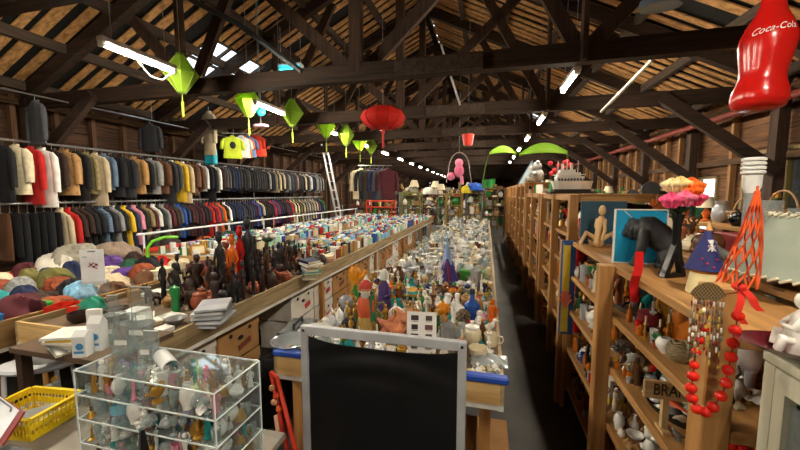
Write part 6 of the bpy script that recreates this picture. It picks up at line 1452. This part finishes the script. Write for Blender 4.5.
# yellow basket
YP = mat('#e8c716', .4); t = thing('yellow_basket', 'yellow plastic basket with slotted sides, papers inside, at lower left', 'basket', (-1.93, 1.0, .722), .12)
A_, Bq, Hb = .13, .1, .11
MB().box((0, 0, .003), (2 * A_ * .86, 2 * Bq * .86, .006)).build('basket_base', YP, t, 0)
def side(dx, dy, nx, ny, L):
    m = MB(); n = int(L / .018); 
    def P(u, z): k = .86 + .14 * z / Hb; return Vector((nx * (A_ if nx else 0) * k + dx * (u - .5) * L * k, ny * (Bq if ny else 0) * k + dy * (u - .5) * L * k, z))
    for z0, z1 in ((0, .03), (.05, .075), (Hb - .022, Hb)): m.grid(lambda u, w: P(u, z0 + (z1 - z0) * w), 2, 1, .003)
    for i in range(n + 1): a0 = i / n; m.tube([P(min(max(a0, .01), .99), .02), P(min(max(a0, .01), .99), Hb - .01)], .003, 4)
    m.bar(P(0, Hb) + Vector((nx, ny, 0)) * .006, P(1, Hb) + Vector((nx, ny, 0)) * .006, .016, .006)
    return m
for a in ((1, 0, 0, 1, 2 * A_), (1, 0, 0, -1, 2 * A_), (0, 1, 1, 0, 2 * Bq), (0, 1, -1, 0, 2 * Bq)): side(*a).build('slotted_side', YP, t, 0)
for i in range(4):
    o = put('book', ['white', 'cream', 'white', 'grey'][i], (-1.93 + .01 * i, 1.0, .729 + .0135 * i), .3 + .2 * i, (.75, .6, .66), 2, label=f'{["white", "cream", "white", "grey"][i]} paper slip packet inside the yellow basket, {["lowest", "second", "third", "topmost"][i]} of four', group='papers in the yellow basket', noun='slips')
# clipboard with paper
t = thing('clipboard', 'dark red clipboard with white paper at the lower left corner', 'clipboard', (-1.8, .78, .78), 0)
c0, c1, c2_ = on_z(-12, 388, .9), on_z(25, 412, .86), on_z(3, 446, .8)
t.location = (0, 0, 0); e1 = c1 - c0; e2 = c2_ - c1; nn = e1.cross(e2).normalized() * .004
if nn.z < 0: nn = -nn
t.location = c1
MB()._add([c0 - c1 - nn, -nn, e2 - nn, c0 - c1 + e2 - nn, c0 - c1 + nn, nn, e2 + nn, c0 - c1 + e2 + nn], [(3, 2, 1, 0), (4, 5, 6, 7), (0, 1, 5, 4), (1, 2, 6, 5), (2, 3, 7, 6), (3, 0, 4, 7)]).build('board', mat('#7d1620', .4), t, 0)
def cl(u, v, k): return (c0 - c1) * (1 - u) + e2 * v + nn * k
MB()._add([cl(0, 0, 1.3), cl(.9, .05, 1.3), cl(.9, .97, 1.3), cl(0, .97, 1.3), cl(0, 0, 1.7), cl(.9, .05, 1.7), cl(.9, .97, 1.7), cl(0, .97, 1.7)], [(3, 2, 1, 0), (4, 5, 6, 7), (0, 1, 5, 4), (1, 2, 6, 5), (2, 3, 7, 6), (3, 0, 4, 7)]).build('paper', mat('#dfe3ea', .7), t, 0)
MB().tube([cl(.35, .08, 2.5), cl(.75, .1, 2.5), cl(.78, .2, 2.5)], .003, 6).build('clip', mat('#9a9ca0', .3, .8), t)
o = MB().box((0, 0, .03), (.24, .16, .06), bev=.015).build('grey_pouch', mat('#5c5d60', .6), loc=(-1.67, .78, .722)); tag(o, 'grey plastic case lying in front of the yellow basket', 'case')
o = MB().tube([(0, 0, 0), (0, 0, .16)], [.045, .008], 4).build('display_cone', mat('#161617', .4), None, 0, (-.98, .79, .722)); o.location = on_y(145, 470, .8); o.location.z = .722; o.rotation_euler.z = .4; o.scale = (1, 1, 1.75); tag(o, 'black pointed jewellery display cone before the acrylic case', 'display cone')
# goods beside the case
scatter(Bed(), 14, -2.15, -1.5, 1.14, 1.22, .722, [('book', 'brown', {'s': .3}), ('tin', 'grey', {'s': .6}), ('bottle', 'clear', {'fin': 'glass', 's': .7}), ('box', 'rust', {'s': .5})], RL, 'behind the acrylic case on the display table', 'dtable', .6, .9)

# floor goods in the left aisle
t = thing('black_box', 'dark grey plastic carry box on the black bags in the left aisle', 'box', (-1.62, 2.35, .42), .15)
t.location = (-1.6, 2.66, .38); MB().box((0, 0, .1), (.24, .36, .2), bev=.01).build('box_body', mat('#33353a', .5), t); MB().tube([(0, -.1, .19), (0, -.09, .24), (0, .09, .24), (0, .1, .19)], .012, 6).build('handle', mat('#26282c', .5), t)
for k in range(3): MB().box((.121, -.11 + .11 * k, .11), (.004, .07, .05)).build('panel_mark', mat('#1d1e21', .6), t, 0)
o = MB().box((-1.6, 2.66, .19), (.3, .4, .38), bev=.02).build('black_crate', mat('#17181a', .6)); tag(o, 'black crate under the dark grey carry box in the left aisle', 'crate')
crumple('backpack', 'black', (-1.66, 2.25, 0), .19, .46, 'black backpack slumped on the floor of the left aisle', 'backpack', 12, 'cloth', sx=.8)
MB().tube([(.1, -.05, .1), (.17, -.08, .25), (.12, -.05, .42)], .015, 6).build('strap', mat('#202124', .8), bpy.data.objects['backpack'])
t = thing('folding_stand', 'red and orange metal folding stand leaning beside the display screen', 'frame', (-1.06, 1.5, 0)); RF = mat('#c8321a', .4)
a0, a1 = on_y(271, 372, 1.62), on_y(288, 452, 1.5); b0, b1 = on_y(277, 378, 1.6), on_y(296, 452, 1.45)
L0 = Vector(t.location)
MB().tube([a0 - L0, a1 - L0, Vector((a1.x + .02, a1.y - .05, .0)) - L0], .012, 8).build('red_tube', RF, t); MB().tube([b0 - L0, b1 - L0, Vector((b1.x + .02, b1.y - .05, 0)) - L0], .012, 8).build('red_tube', RF, t); MB().tube([a0 - L0, b0 - L0], .012, 8).build('cross_tube', RF, t)
for k, (px, py, c) in enumerate([(272, 388, '#b98a5a'), (276, 396, '#cf4a20'), (279, 409, '#e0612b'), (274, 402, '#d8a27a')]): MB().ball(on_y(px, py, 1.55) - L0, .017, 8).build('knob', mat(c, .5), t)
MB().tube([on_y(276, 415, 1.55) - L0, on_y(278, 432, 1.52) - L0], .012, 8).build('pale_grip', mat('#cf9f86', .5), t)
tag(MB().shell([(.08, 0), (.12, .1)], .006, 22).build('white_basin', mat('#c9cbd0', .4), loc=(-.99, 1.32, .0)), 'white round basin on the floor beside the red folding stand', 'basin')

# ================================================================== CLOTHES TABLE AND BOOK TABLE NEAR END
RC = random.Random(71); zb = .745
b = Bed()
heap = [('flowered_bag', 'spots', '8a8578', 32, 258, .3, .34, 'large grey bag with a round flower pattern heaped on the clothes table', 'bag'), ('pink_purse', 'spots', 'c23a5c', 41, 268, .13, .18, 'pink and red flowered purse in front of the patterned bag', 'purse'),
        ('fur_wrap', 'fur', '8d7a6c', 52, 252, .3, .3, 'brown grey fur wrap draped beside the patterned bag', 'fur wrap'), ('orange_bundle', 'cloth', 'c9682c', 158, 240, .28, .22, 'orange brown bundle of cloth on the heap below the lower rail', 'bundle'),
        ('dark_bag', 'cloth', '2a2420', 118, 243, .36, .42, 'big black brown bag with a green strap on the clothes table', 'bag'), ('teal_garment', 'cloth', '2b8fb5', 60, 250, .14, .2, 'bright blue folded garment on top of the clothes heap', 'garment'),
        ('green_garment', 'cloth', '3d5a4a', 148, 234, .3, .26, 'dark green folded jumper heaped behind the orange bundle', 'jumper'), ('striped_garment', 'stripe', '9a4a6a', 228, 226, .3, .22, 'striped pink and grey bundle before the yellow rail', 'bundle'), ('black_garment', 'cloth', '1c1c20', 200, 232, .34, .24, 'black clothes bundle on the heap in front of the lower rail', 'bundle'),
        ('white_bundle', 'cloth', 'cfcabc', 4, 262, .22, .26, 'white cloth bundle at the left end of the clothes table', 'bundle'), ('red_cushion', 'cloth', '9a2a20', 84, 247, .26, .16, 'red rimmed hat-like cushion on the clothes heap', 'cushion'), ('navy_garment', 'cloth', '22283a', 75, 258, .24, .2, 'navy folded trousers heaped behind the sign stand', 'garment')]
for i, (nm, fin, c, px, py, r_, h_, lab, cat) in enumerate(heap):
    p = on_z(px, py, zb + h_ * .35); z = zb if p.y < 3.9 else ZT
    p.x = max(p.x, -5.2); crumple(nm, c, (p.x, p.y, z if -4.95 < p.x < -3.5 or p.y < 3.9 else 0), r_, h_ if (-4.95 < p.x < -3.5 or p.y < 3.9) else h_ + .7, lab, cat, 20 + i, fin); b.add(p.x, p.y, r_ * .8)
CCOL = ['navy', 'black', 'beige', 'maroon', 'teal', 'olive', 'rust', 'grey', 'dark brown', 'cream', 'maroon', 'dark green', 'charcoal', 'red', 'purple', 'khaki', 'light blue', 'cream', 'brown', 'navy', 'black', 'rust']
k = 0
for _ in range(900):
    x, y_ = RC.uniform(-5.35, -3.6), RC.uniform(1.7, 3.75); r_ = RC.uniform(.1, .17)
    if not b.free(x, y_, r_ * .8) or k >= 44: continue
    b.add(x, y_, r_ * .8); c = CCOL[k % len(CCOL)]; k += 1
    o = crumple('folded_garment', c, (x, y_, zb), r_, RC.uniform(.08, .2), None, None, 100 + k, RC.choice(['cloth', 'cloth', 'cloth', 'spots', 'check', 'stripe'])); o['category'] = 'garment'
    REG.append([o, c + ' crumpled garment', 'heaped on the clothes table', 'heap', Vector(o.location), False, c + ' garment'])
for i, (c, px, nm) in enumerate([('2a7fc4', 10, 'blue'), ('2fae3a', 27, 'green')]):
    o = MB().box((0, 0, .05), (.16, .2, .1), bev=.01).build('plastic_box', mat('#' + c, .4), loc=(-3.62, [1.66, 1.95][i], zb + .0)); tag(o, f'bright {nm} plastic box at the front edge of the clothes table', 'box', 'plastic boxes on the clothes table')
# chair back in lime green among the clothes
t = thing('curved_tube', 'lime green curved tube frame sticking up from the clothes heap', 'frame', (-4.2, 3.45, zb)); MB().tube([(0, 0, 0), (0, 0, .3), (.02, .05, .38), (.05, .2, .42), (.08, .38, .4)], .02, 8).build('tube', mat('#6fc52a', .4), t)
# near end goods of the book table
MENU_B = [('book', 'white', {}), ('book', 'navy', {}), ('book', 'red', {}), ('book', 'teal', {}), ('book', 'cream', {}), ('packet', 'blue', {}), ('packet', 'green', {}), ('box', 'tan', {}), ('tin', 'white', {}), ('picture_frame', 'gold', {}), ('tray', 'silver', {'s': .7}), ('packet', 'orange', {})]
scatter(Bed(), 40, -4.85, -3.6, 4.05, 4.65, ZT, MENU_B, RC, 'at the near end of the book table', 'bookend', .9, 1.2, pad=.8)
for i in range(6):
    o = put('book', ['white', 'cream', 'white', 'grey', 'white', 'cream'][i], on_z(161, 271, .8) * 1 + Vector((0, 0, .025 * 0)), 0, (1.5, 1.4, .8), 0, label=f'{["white", "cream", "white", "grey", "white", "cream"][i]} thick magazine in the tall white pile by the cardboard trays, {ORD[i]} from the bottom', group='white magazine pile'); q = on_z(161, 274, .8); o.location = (q.x, q.y, (.745 if q.y < 3.9 else .8) + .0205 * i)
for i in range(3):
    p = on_z(145 + 26 * i, 281 - 7 * i, .74); t = thing('cardboard_tray', f'shallow brown cardboard tray along the book table edge, {["nearest", "middle", "farthest"][i]} of three', 'tray', (-3.3, 2.45 + .62 * i, .0), 0, 'cardboard trays'); CB = mat('#a97b45', .85)
    MB().box((0, 0, .71), (.12, .56, .02)).box((.05, 0, .78), (.012, .56, .16)).box((-.05, 0, .76), (.012, .56, .12)).build('tray_body', CB, t, 0); MB().box((0, .0, .35), (.05, .05, .7)).build('prop', PINEZ, t, 0)
# ================================================================== HANGING THINGS
GL = translucent('a4c838'); TAS = mat('#b5cf45', .7)
def lantern_mesh(r, h):
    m = MB(); m.lathe([(.22 * r, -h / 2), (.3 * r, -h * .46), (r, 0), (.3 * r, h * .46), (.22 * r, h / 2)], 8); return m
glm = lantern_mesh(.2, .46).mesh('lantern_body', 0); glm.materials.append(GL)
glr = MB()
for k in range(8):
    a = 2 * PI * k / 8; glr.tube([(.2 * q * math.cos(a), .2 * q * math.sin(a), z) for q, z in ((.25, -.225), (1.01, 0), (.25, .225))], .005, 5)
glr = glr.mesh('rib'); glr.materials.append(mat('#a9c94a', .5))
glc = MB().lathe([(.05, -.01), (.05, .02)], 12).mesh('cap'); glc.materials.append(mat('#6b8f1e', .5))
glt = MB().lathe([(.004, 0), (.006, -.1), (.016, -.12), (.014, -.3), (.001, -.3)], 8).mesh('tassel'); glt.materials.append(TAS)
for i, (px, py, yy) in enumerate([(181, 74, 3.72), (248, 101, 4.85), (292, 113, 5.75), (326, 126, 6.75), (346, 135, 7.8), (360, 142, 8.9), (371, 146, 10.2)]):
    p = on_y(px, py, yy); t = thing('paper_lantern', f'lime green silk diamond lantern with a tassel, {ORD[i]} in the row from the camera', 'lantern', p, .2 * i, 'green lanterns')
    inst(glm, 'lantern_body', t); inst(glr, 'rib', t); inst(glc, 'cap', t, (0, 0, .225)); inst(glc, 'cap', t, (0, 0, -.235)); inst(glt, 'tassel', t, (0, 0, -.23)); inst(wire_mesh(roof_z(p.x) - p.z - .2), 'hanging_wire', t, (0, 0, .23))
RLN = translucent('d42a1c')
p = on_y(383, 118, 5.5); t = thing('paper_lantern', 'wide red silk lantern with a red tassel, larger than the green ones', 'lantern', p)
m = MB().lathe([(.1, -.17), (.2, -.16), (.32, -.09), (.37, 0), (.32, .09), (.2, .16), (.1, .17)], 24); m.build('lantern_body', RLN, t)
for k in range(12):
    a = 2 * PI * k / 12; MB().tube([(r * math.cos(a), r * math.sin(a), z) for r, z in ((.1, -.175), (.2, -.165), (.322, -.093), (.373, 0), (.322, .093), (.2, .165), (.1, .175))], .005, 5).build('rib', mat('#8e1712', .5), t)
MB().lathe([(.005, -.17), (.03, -.2), (.03, -.23), (.018, -.25), (.022, -.48), (.001, -.48)], 10).build('tassel', mat('#b01f18', .7), t); inst(wire_mesh(roof_z(p.x) - p.z - .17), 'hanging_wire', t, (0, 0, .17))
p = on_y(468, 140, 8.0); t = thing('red_basket', 'small red hanging basket far down the middle of the hall', 'basket', p); MB().shell([(.09, -.12), (.14, .12)], .006, 14).build('basket_body', mat('#d8331f', .5), t); inst(wire_mesh(roof_z(p.x) - p.z), 'hanging_wire', t, (0, 0, .0))
# pink toy in a clear cage
p = on_y(459, 170, 8.5); t = thing('pink_toy', 'pink soft toy hanging inside a clear netted hoop beyond the centre table', 'toy', p); MB().ball((0, 0, -.02), .13, 12, (.9, .8, 1.2)).ball((0, -.03, .17), .1, 12).ball((-.19, 0, -.15), .1, 10).tube([(.06, 0, -.15), (.09, -.02, -.35)], .04, 8).build('toy_body', mat('#d2557f', .9, kind='fur', c2='#e59ab4'), t, 60)
MB().tube([(.25 * math.cos(a * PI / 12), 0, .0 + .42 * math.sin(a * PI / 12)) for a in range(13)] + [(-.3, 0, -.3)], .012, 6).tube([(.25, 0, 0), (.3, 0, -.3)], .012, 6).build('hoop', mat('#9a8d88', .4), t); inst(wire_mesh(roof_z(p.x) - p.z - .4), 'hanging_wire', t, (0, 0, .4))
# pale pink lampshade and turquoise thing near lanterns
p = on_y(261, 126, 5.5); t = thing('lampshade', 'flat pink oval lampshade hanging near the green lanterns', 'lampshade', p); MB().lathe([(.02, .03), (.14, .02), (.15, 0), (.14, -.02), (.02, -.03)], 20, sy=.7).build('shade', mat('#d9a0ac', .6), t); inst(wire_mesh(roof_z(p.x) - p.z), 'hanging_wire', t, (0, 0, .03))
p = on_y(261, 112, 5.45); tag(MB().ball((0, 0, 0), .09, 10, (1, .8, .8)).lathe([(.02, .06), (.05, .09), (.02, .14)], 8).tube([(0, 0, .1), (0, 0, roof_z(p.x) - p.z)], .003, 4).build('turquoise_ornament', mat('#2aa3b5', .4), loc=p), 'turquoise glass ornament hung above the pink oval lampshade', 'ornament')
# insect killer lamp
p = on_y(291, 73, 4.3); t = thing('insect_killer', 'white framed insect lamp with two glowing turquoise tubes hung under the truss', 'insect lamp', p, .1)
MB().box((0, 0, .1), (.32, .1, .02)).box((0, 0, -.1), (.32, .1, .02)).box((.155, 0, 0), (.012, .1, .2)).box((-.155, 0, 0), (.012, .1, .2)).build('housing', mat('#c8cfd0', .5), t, 0); MB().box((0, .045, 0), (.3, .006, .19)).build('back_panel', mat('#1d8f9a', .5), t, 0)
for s in (-1, 1): MB().tube([(-.145, 0, s * .045), (.145, 0, s * .045)], .022, 10).build('tube', emis('2fd6e6', 1.6), t)
for s in (-1, 1): inst(wire_mesh(.5), 'hanging_wire', t, (s * .14, 0, .1))
# big leaves
def leaf(px, py, yy, L, W_, rz, lab):
    p = on_y(px, py, yy); m = MB().grid(lambda u, w: ((w - .5) * L, (u - .5) * W_ * math.sin(PI * (.04 + .94 * w)) ** .8, .1 * math.sin(PI * w) - .05 + .05 * (2 * u - 1) ** 2), 8, 18, .006)
    t = thing('leaf_canopy', lab, 'leaf canopy', p, rz, 'green leaf canopies'); t.rotation_euler.x = (.75 if rz < 1 else -.75); m.build('leaf_cloth', translucent('9cc63c'), t, 60); MB().tube([((w - .5) * L, 0, .1 * math.sin(PI * w) - .045) for w in [i / 8 for i in range(9)]], .008, 5).build('leaf_rib', mat('#a8c95a', .5), t)
    MB().tube([(-L / 2, 0, -.05), (-L * .55, 0, -.4), (-L * .52, 0, -1.0)], .015, 6).build('leaf_stalk', mat('#5a7a2c', .6), t)
leaf(503, 153, 7.6, .56, .24, .2, 'green leaf-shaped canopy above the shelves, left of its pair'); leaf(543, 153, 6.0, .72, .26, PI - .1, 'bright green leaf-shaped canopy above the shelves, right of its pair')
# inflatable bottle
p = on_y(766, 50, 1.9); t = thing('inflatable_bottle', 'big red inflatable drink bottle with white script hung at the upper right', 'inflatable bottle', p, .15); RB2 = mat('#c01a14', .22, c2='#b01510')
k = .186
prof = [(.001, -1.36), (.3, -1.36), (.42, -1.3), (.46, -1.15), (.45, -.95), (.39, -.75), (.365, -.62), (.375, -.45), (.42, -.15), (.45, .1), (.44, .3), (.36, .55), (.25, .8), (.2, 1.0), (.175, 1.25), (.19, 1.33), (.19, 1.4), (.13, 1.44), (.001, 1.44)]
t.rotation_euler = (0, .06, .15)
MB().lathe([(r * k * 1.12, z * k) for r, z in prof], 28).build('bottle_body', RB2, t, 60)
for s in (-1, 1): MB().box((s * .44 * k * 1.0, 0, .36 * k), (.03, .008, .03), bev=.003).build('hang_tab', RB2, t)
tm = text_mesh('Coca-Cola', .04, .0003, .35)
for v in tm.vertices:
    x, y_ = v.co.x * .82, v.co.y; a = x / (.43 * k * 1.12); r = (.43 * k * 1.12) + .0012; zz = .32 * k + y_ + x * .12
    rr = [q for q in prof]; 
    for (r0, z0), (r1, z1) in zip(prof, prof[1:]):
        if z0 * k <= zz <= z1 * k and z1 > z0: r = (r0 + (r1 - r0) * (zz / k - z0) / (z1 - z0)) * k * 1.12 + .0012
    v.co = Vector((r * math.sin(a), -r * math.cos(a) - (.0006 if v.co.z > 0 else 0), zz))
tm.materials.append(mat('#e8e4e0', .5)); o = inst(tm, 'script_lettering', t); o.rotation_euler.z = -.5
wave = MB().tube([(( .115 * math.sin(-.62 + .08 * i)), -.115 * math.cos(-.62 + .08 * i) - .012, .16 * k - .046 + .012 * math.sin(i * .5) + .0009 * i) for i in range(9)], .0015, 5)
inst(wire_mesh(roof_z(p.x) - p.z - .3), 'hanging_wire', t, (0, 0, 1.43 * k))
p = on_y(660, 2, 3.2); t = thing('blue_grey_object', 'pale blue grey lamp head under the roof at upper right', 'lamp', p); MB().lathe([(.02, .06), (.09, .02), (.1, -.04), (.09, -.04)], 14, sx=1.5).build('lamp_head', mat('#7f93a8', .4), t); inst(wire_mesh(.9), 'hanging_wire', t, (0, 0, .05))  # blue-grey object of unknown kind, not a light
# hanging wires with price rods over tables
for i, (px, py0, py1, z) in enumerate([(275, 220, 262, .85), (343, 205, 232, .85), (379, 235, 268, .85), (438, 180, 225, .85)]):
    p = on_z(px, py1, z); top = on_y(px, py0, p.y); o = MB().tube([(0, 0, 0), (0, 0, top.z - z + .05)], .006, 6).lathe([(.05, 0), (.05, .012)], 12).build('sign_rod', mat('#a9aaa8', .4, .5), loc=(p.x, p.y, ZT)); tag(o, f'slim grey sign rod standing on the tables, {ORD[i]} from the left', 'rod', 'slim sign rods')
# ladder
a, b_ = on_y(323, 146, 10.5), on_y(334, 203, 10.5); t = thing('ladder', 'aluminium ladder leaning among the beams beyond the coats', 'ladder', (0, 0, 0)); 
a, b_ = on_x(324, 145, -5.45), on_x(336, 203, -5.2); t.location = (b_.x, b_.y, 0); d = (a - b_); AL2 = mat('#a9abad', .35, .5)
foot = b_ - d * (b_.z / d.z); t.location = foot
for s in (-1, 1): MB().bar(Vector((s * .0, s * .19, 0)), (a - foot) + Vector((0, s * .19, 0)), .03, .07).build('side_rail', AL2, t, 0)
L = (a - foot).length; n = 11
for i in range(1, n): q = (a - foot) * (i / n); MB().tube([q + Vector((0, -.19, 0)), q + Vector((0, .19, 0))], .014, 6).build('rung', AL2, t)
# white wall board leaning strip on beams
tag(MB().bar(on_y(601, 112, 5.6), on_y(652, 60, 4.6), .03, .03).build('pale_batten', mat('#a39b8c', .6)), 'long pale batten slung diagonally between the trusses at right', 'batten')
tag(MB().bar(on_y(441, 45, 6.1), on_y(460, 105, 6.05), .025, .03).build('pale_batten', mat('#b3b0aa', .5)), 'short pale strip fixed upright in the middle of the trusses', 'batten')
tag(MB().tube([on_y(180, -6, 3.9), on_y(240, 25, 4.0), on_y(302, 72, 4.05)], .035, 8).build('cable_duct', mat('#3d4245', .5)), 'dark round cable duct running down to the insect lamp', 'duct')
# cable under first lamp
tag(MB().tube([(-3.42, 2.85, 3.06), (-3.4, 2.95, 2.95), (-3.39, 3.08, 2.95), (-3.39, 3.2, 3.06)], .008, 6).build('lamp_cable', mat('#cfcac0', .5)), 'loop of white cable hanging under the nearest left strip light', 'cable')

# ================================================================== FAR GOODS
def rack(px0, px1, y, ztop, col, lab, zs, depth=.45, metal=True, seed=1, n=5, menu=None, where=''):
    a, b = on_y(px0, 200, y), on_y(px1, 200, y); W_ = b.x - a.x; m_ = mat(col, .5); t = thing('storage_rack', lab, 'rack', (a.x, y, 0))
    for x in (0, W_):
        for yy in (0, depth): MB().box((x, yy, ztop / 2), (.05, .05, ztop), bev=.004).build('upright', m_, t, 0)
    for z in zs: MB().box((W_ / 2, depth / 2, z - .015), (W_, depth, .03)).build('shelf', m_, t, 0)
    MB().box((W_ / 2, 0, ztop - .03), (W_, .03, .05)).build('top_bar', m_, t, 0)
    r = random.Random(seed); bd = {}
    for z in zs: scatter(Bed(), n, a.x + .04, b.x - .04, y + .03, y + depth - .03, z, menu or MENU_F, r, where or ('on the ' + lab.split(',')[0]), 'f' + lab, 1.3, 2.0, pad=.8, share=True)
MENU_F = [('box', 'brown', {'s': 1.3}), ('packet', 'cream', {'s': 1.3}), ('basket', 'tan', {}), ('jar', 'white', {}), ('lamp', 'cream', {}), ('box', 'grey', {'s': 1.2}), ('packet', 'red', {}), ('tin', 'olive', {}), ('bowl', 'brown', {}), ('plush', 'tan', {}), ('vase', 'green', {}), ('packet', 'yellow', {})]
rack(352, 366, 13.6, 1.25, '#7a3a2a', 'low red-brown rack beyond the books, left of the red frame', [.5, .9, 1.2], seed=2, n=8)
rack(401, 420, 12.9, 1.78, '#6d6c34', 'olive green wire rack beyond the carvings table', [.55, .95, 1.3, 1.68], seed=3, n=10)
rack(424, 446, 13.8, 1.7, '#4a2a22', 'dark red-brown rack facing the end of the centre table', [.5, .9, 1.25, 1.6], seed=4, n=10)
rack(446, 462, 13.0, 1.75, '#8a7434', 'yellow ochre rack at the end of the centre table', [.5, .95, 1.3, 1.65], seed=5, n=9)
rack(466, 482, 13.4, 1.85, '#5d5f62', 'grey metal rack beside the wooden bookcase', [.5, .95, 1.4, 1.75], seed=6, n=9)
rack(484, 505, 14.2, 1.95, '#5b3b22', 'dark wooden bookcase at the end of the right aisle', [.45, .85, 1.25, 1.6, 1.9], seed=7, n=9)
t = thing('red_frame_rack', 'bright red tubular frame stand beyond the book tables', 'stand', on_z(379, 215, 1.15)); t.location.z = 0; RF2 = mat('#c23a22', .5); t.location.y = 12.6; t.location.x = on_y(379, 205, 12.6).x
for s in (-1, 1):
    for yy in (0, .5): MB().tube([(s * .5, yy, 0), (s * .5, yy, 1.45)], .025, 8).build('post', RF2, t)
for yy in (0, .5): MB().tube([(-.5, yy, 1.44), (.5, yy, 1.44)], .025, 8).tube([(-.5, yy, 1.2), (.5, yy, 1.2)], .018, 8).build('cross_bar', RF2, t)
MB().box((0, .25, .86), (.98, .48, .03)).build('shelf', RF2, t, 0)
scatter(Bed(), 16, t.location.x - .45, t.location.x + .45, 12.65, 13.05, .876, MENU_F, random.Random(5), 'on the bright red frame stand', 'rf', 1.2, 1.7, share=True)
for i, (px, py, yy, c, nm, w_) in enumerate([(474, 189, 13.2, '2352b0', 'blue crumpled tarpaulin on top of the grey metal rack', .45), (466, 192, 13.0, 'd8c428', 'yellow bundle on top of the ochre rack', .22), (428, 187, 13.9, 'cfd2c8', 'white bags heaped on top of the dark red-brown rack', .35), (411, 190, 13.0, '8d8a78', 'grey green bundle on top of the olive rack', .3)]):
    p = on_y(px, py, yy); crumple('bundle', c, (p.x, yy + .22, {0: 1.85, 1: 1.75, 2: 1.7, 3: 1.78}[i]), w_ * .8, .28, nm, 'bundle', 50 + i)
p = on_y(494, 190, 11.9); 
rr = random.Random(99)
# deeper part of the hall: rows of stocked shelving and bins lost in the dimness
for j, y in enumerate((17.0, 21.0, 26.0, 32.0)):
    for i, (x0, x1) in enumerate(((-6.6, -4.3), (-4.1, -1.9), (-1.7, .5), (1.6, 3.6))):
        h = rr.uniform(1.6, 2.1); c = rr.choice(['#5b4630', '#6a6d70', '#4a3526', '#7a6a3a']); t = thing('storage_rack', f'dim storage rack deep in the hall, {ORD[j]} rank back, {["far left", "left of middle", "middle", "right"][i]}', 'rack', ((x0 + x1) / 2, y, 0), 0, 'dim racks deep in the hall'); W_ = x1 - x0
        for sx in (-1, 1):
            for yy in (0, .5): MB().box((sx * W_ / 2, yy, h / 2), (.06, .06, h)).build('upright', mat(c, .6), t, 0)
        for z in (.5, 1.0, h - .1): MB().box((0, .25, z), (W_, .5, .03)).build('shelf', mat(c, .6), t, 0)
        for z in (.515, 1.015, h - .085): scatter(Bed(), 6, x0 + .05, x1 - .05, y + .03, y + .47, z, MENU_F, rr, 'on the dim racks deep in the hall', 'deep', 1.8, 2.6, share=True)
# ================================================================== LABELS: single each thing out
def finish_labels():
    from collections import defaultdict
    by = defaultdict(list)
    for e in REG: by[(e[3])].append(e)
    used = defaultdict(list)
    for o in SC.objects:
        if o.parent is None and o.get('label'): used[o['label']].append(o)
    for surf, items in by.items():
        same = defaultdict(list)
        for e in items: same[e[1] + ' ' + e[2]].append(e)
        for base, lst in same.items():
            if len(lst) == 1 and base not in used: lst[0][0]['label'] = base; used[base].append(lst[0][0]); continue
            if lst[0][5]:                      # nothing in the photo tells these apart
                for e in lst: e[0]['label'] = base; e[0]['group'] = e[0].get('group') or (e[6] + 's ' + e[2])[:60]
                used[base].append(lst[0][0]); continue
            cand = []
            for e in lst:
                near = sorted(((o[4] - e[4]).length, o[6]) for o in items if o is not e and o[6] != e[6])
                opts = []
                for d, n in near[:6]:
                    for o in items:
                        if o[6] == n and abs((o[4] - e[4]).length - d) < 1e-6:
                            dv = o[4] - e[4]; dep = dv.y; side = dv.x
                            if abs(dep) > abs(side): opts.append(('behind the ' if dep < 0 else 'in front of the ') + n)
                            else: opts.append(('right of the ' if side < 0 else 'left of the ') + n)
                            break
                cand.append((e, opts))
            for e, opts in cand:
                done = False
                for q in opts:
                    for lab in (f'{e[1]} {q}, {e[2]}', ):
                        if lab not in used and len(lab.split()) <= 16:
                            e[0]['label'] = lab; used[lab].append(e[0]); done = True; break
                    if done: break
                if not done:
                    for q in opts:
                        for q2 in opts:
                            a, b = q, q2
                            lab = f'{e[1]} {a} and {b}'
                            if a != b and lab not in used and len(lab.split()) <= 16: e[0]['label'] = lab; used[lab].append(e[0]); done = True; break
                        if done: break
                if not done:
                    rank = sorted(lst, key=lambda q: q[4].y).index(e)
                    lab = f'{e[1]} {e[2]}, {ORD[min(rank, 48)]} of these from the camera'
                    if len(lab.split()) > 16: lab = f'{e[1]} {e[2].split(",")[0]}, {ORD[min(rank, 48)]} nearest'
                    if len(lab.split()) > 16: lab = f'{ORD[min(rank, 48)]} nearest {e[1]} {e[2].split(",")[0]}'
                    e[0]['label'] = lab; used[lab].append(e[0])
            if len(lst) > 1:
                for e in lst:
                    if not e[0].get('group'): e[0]['group'] = (e[6] + 's ' + e[2])[:60]
finish_labels()
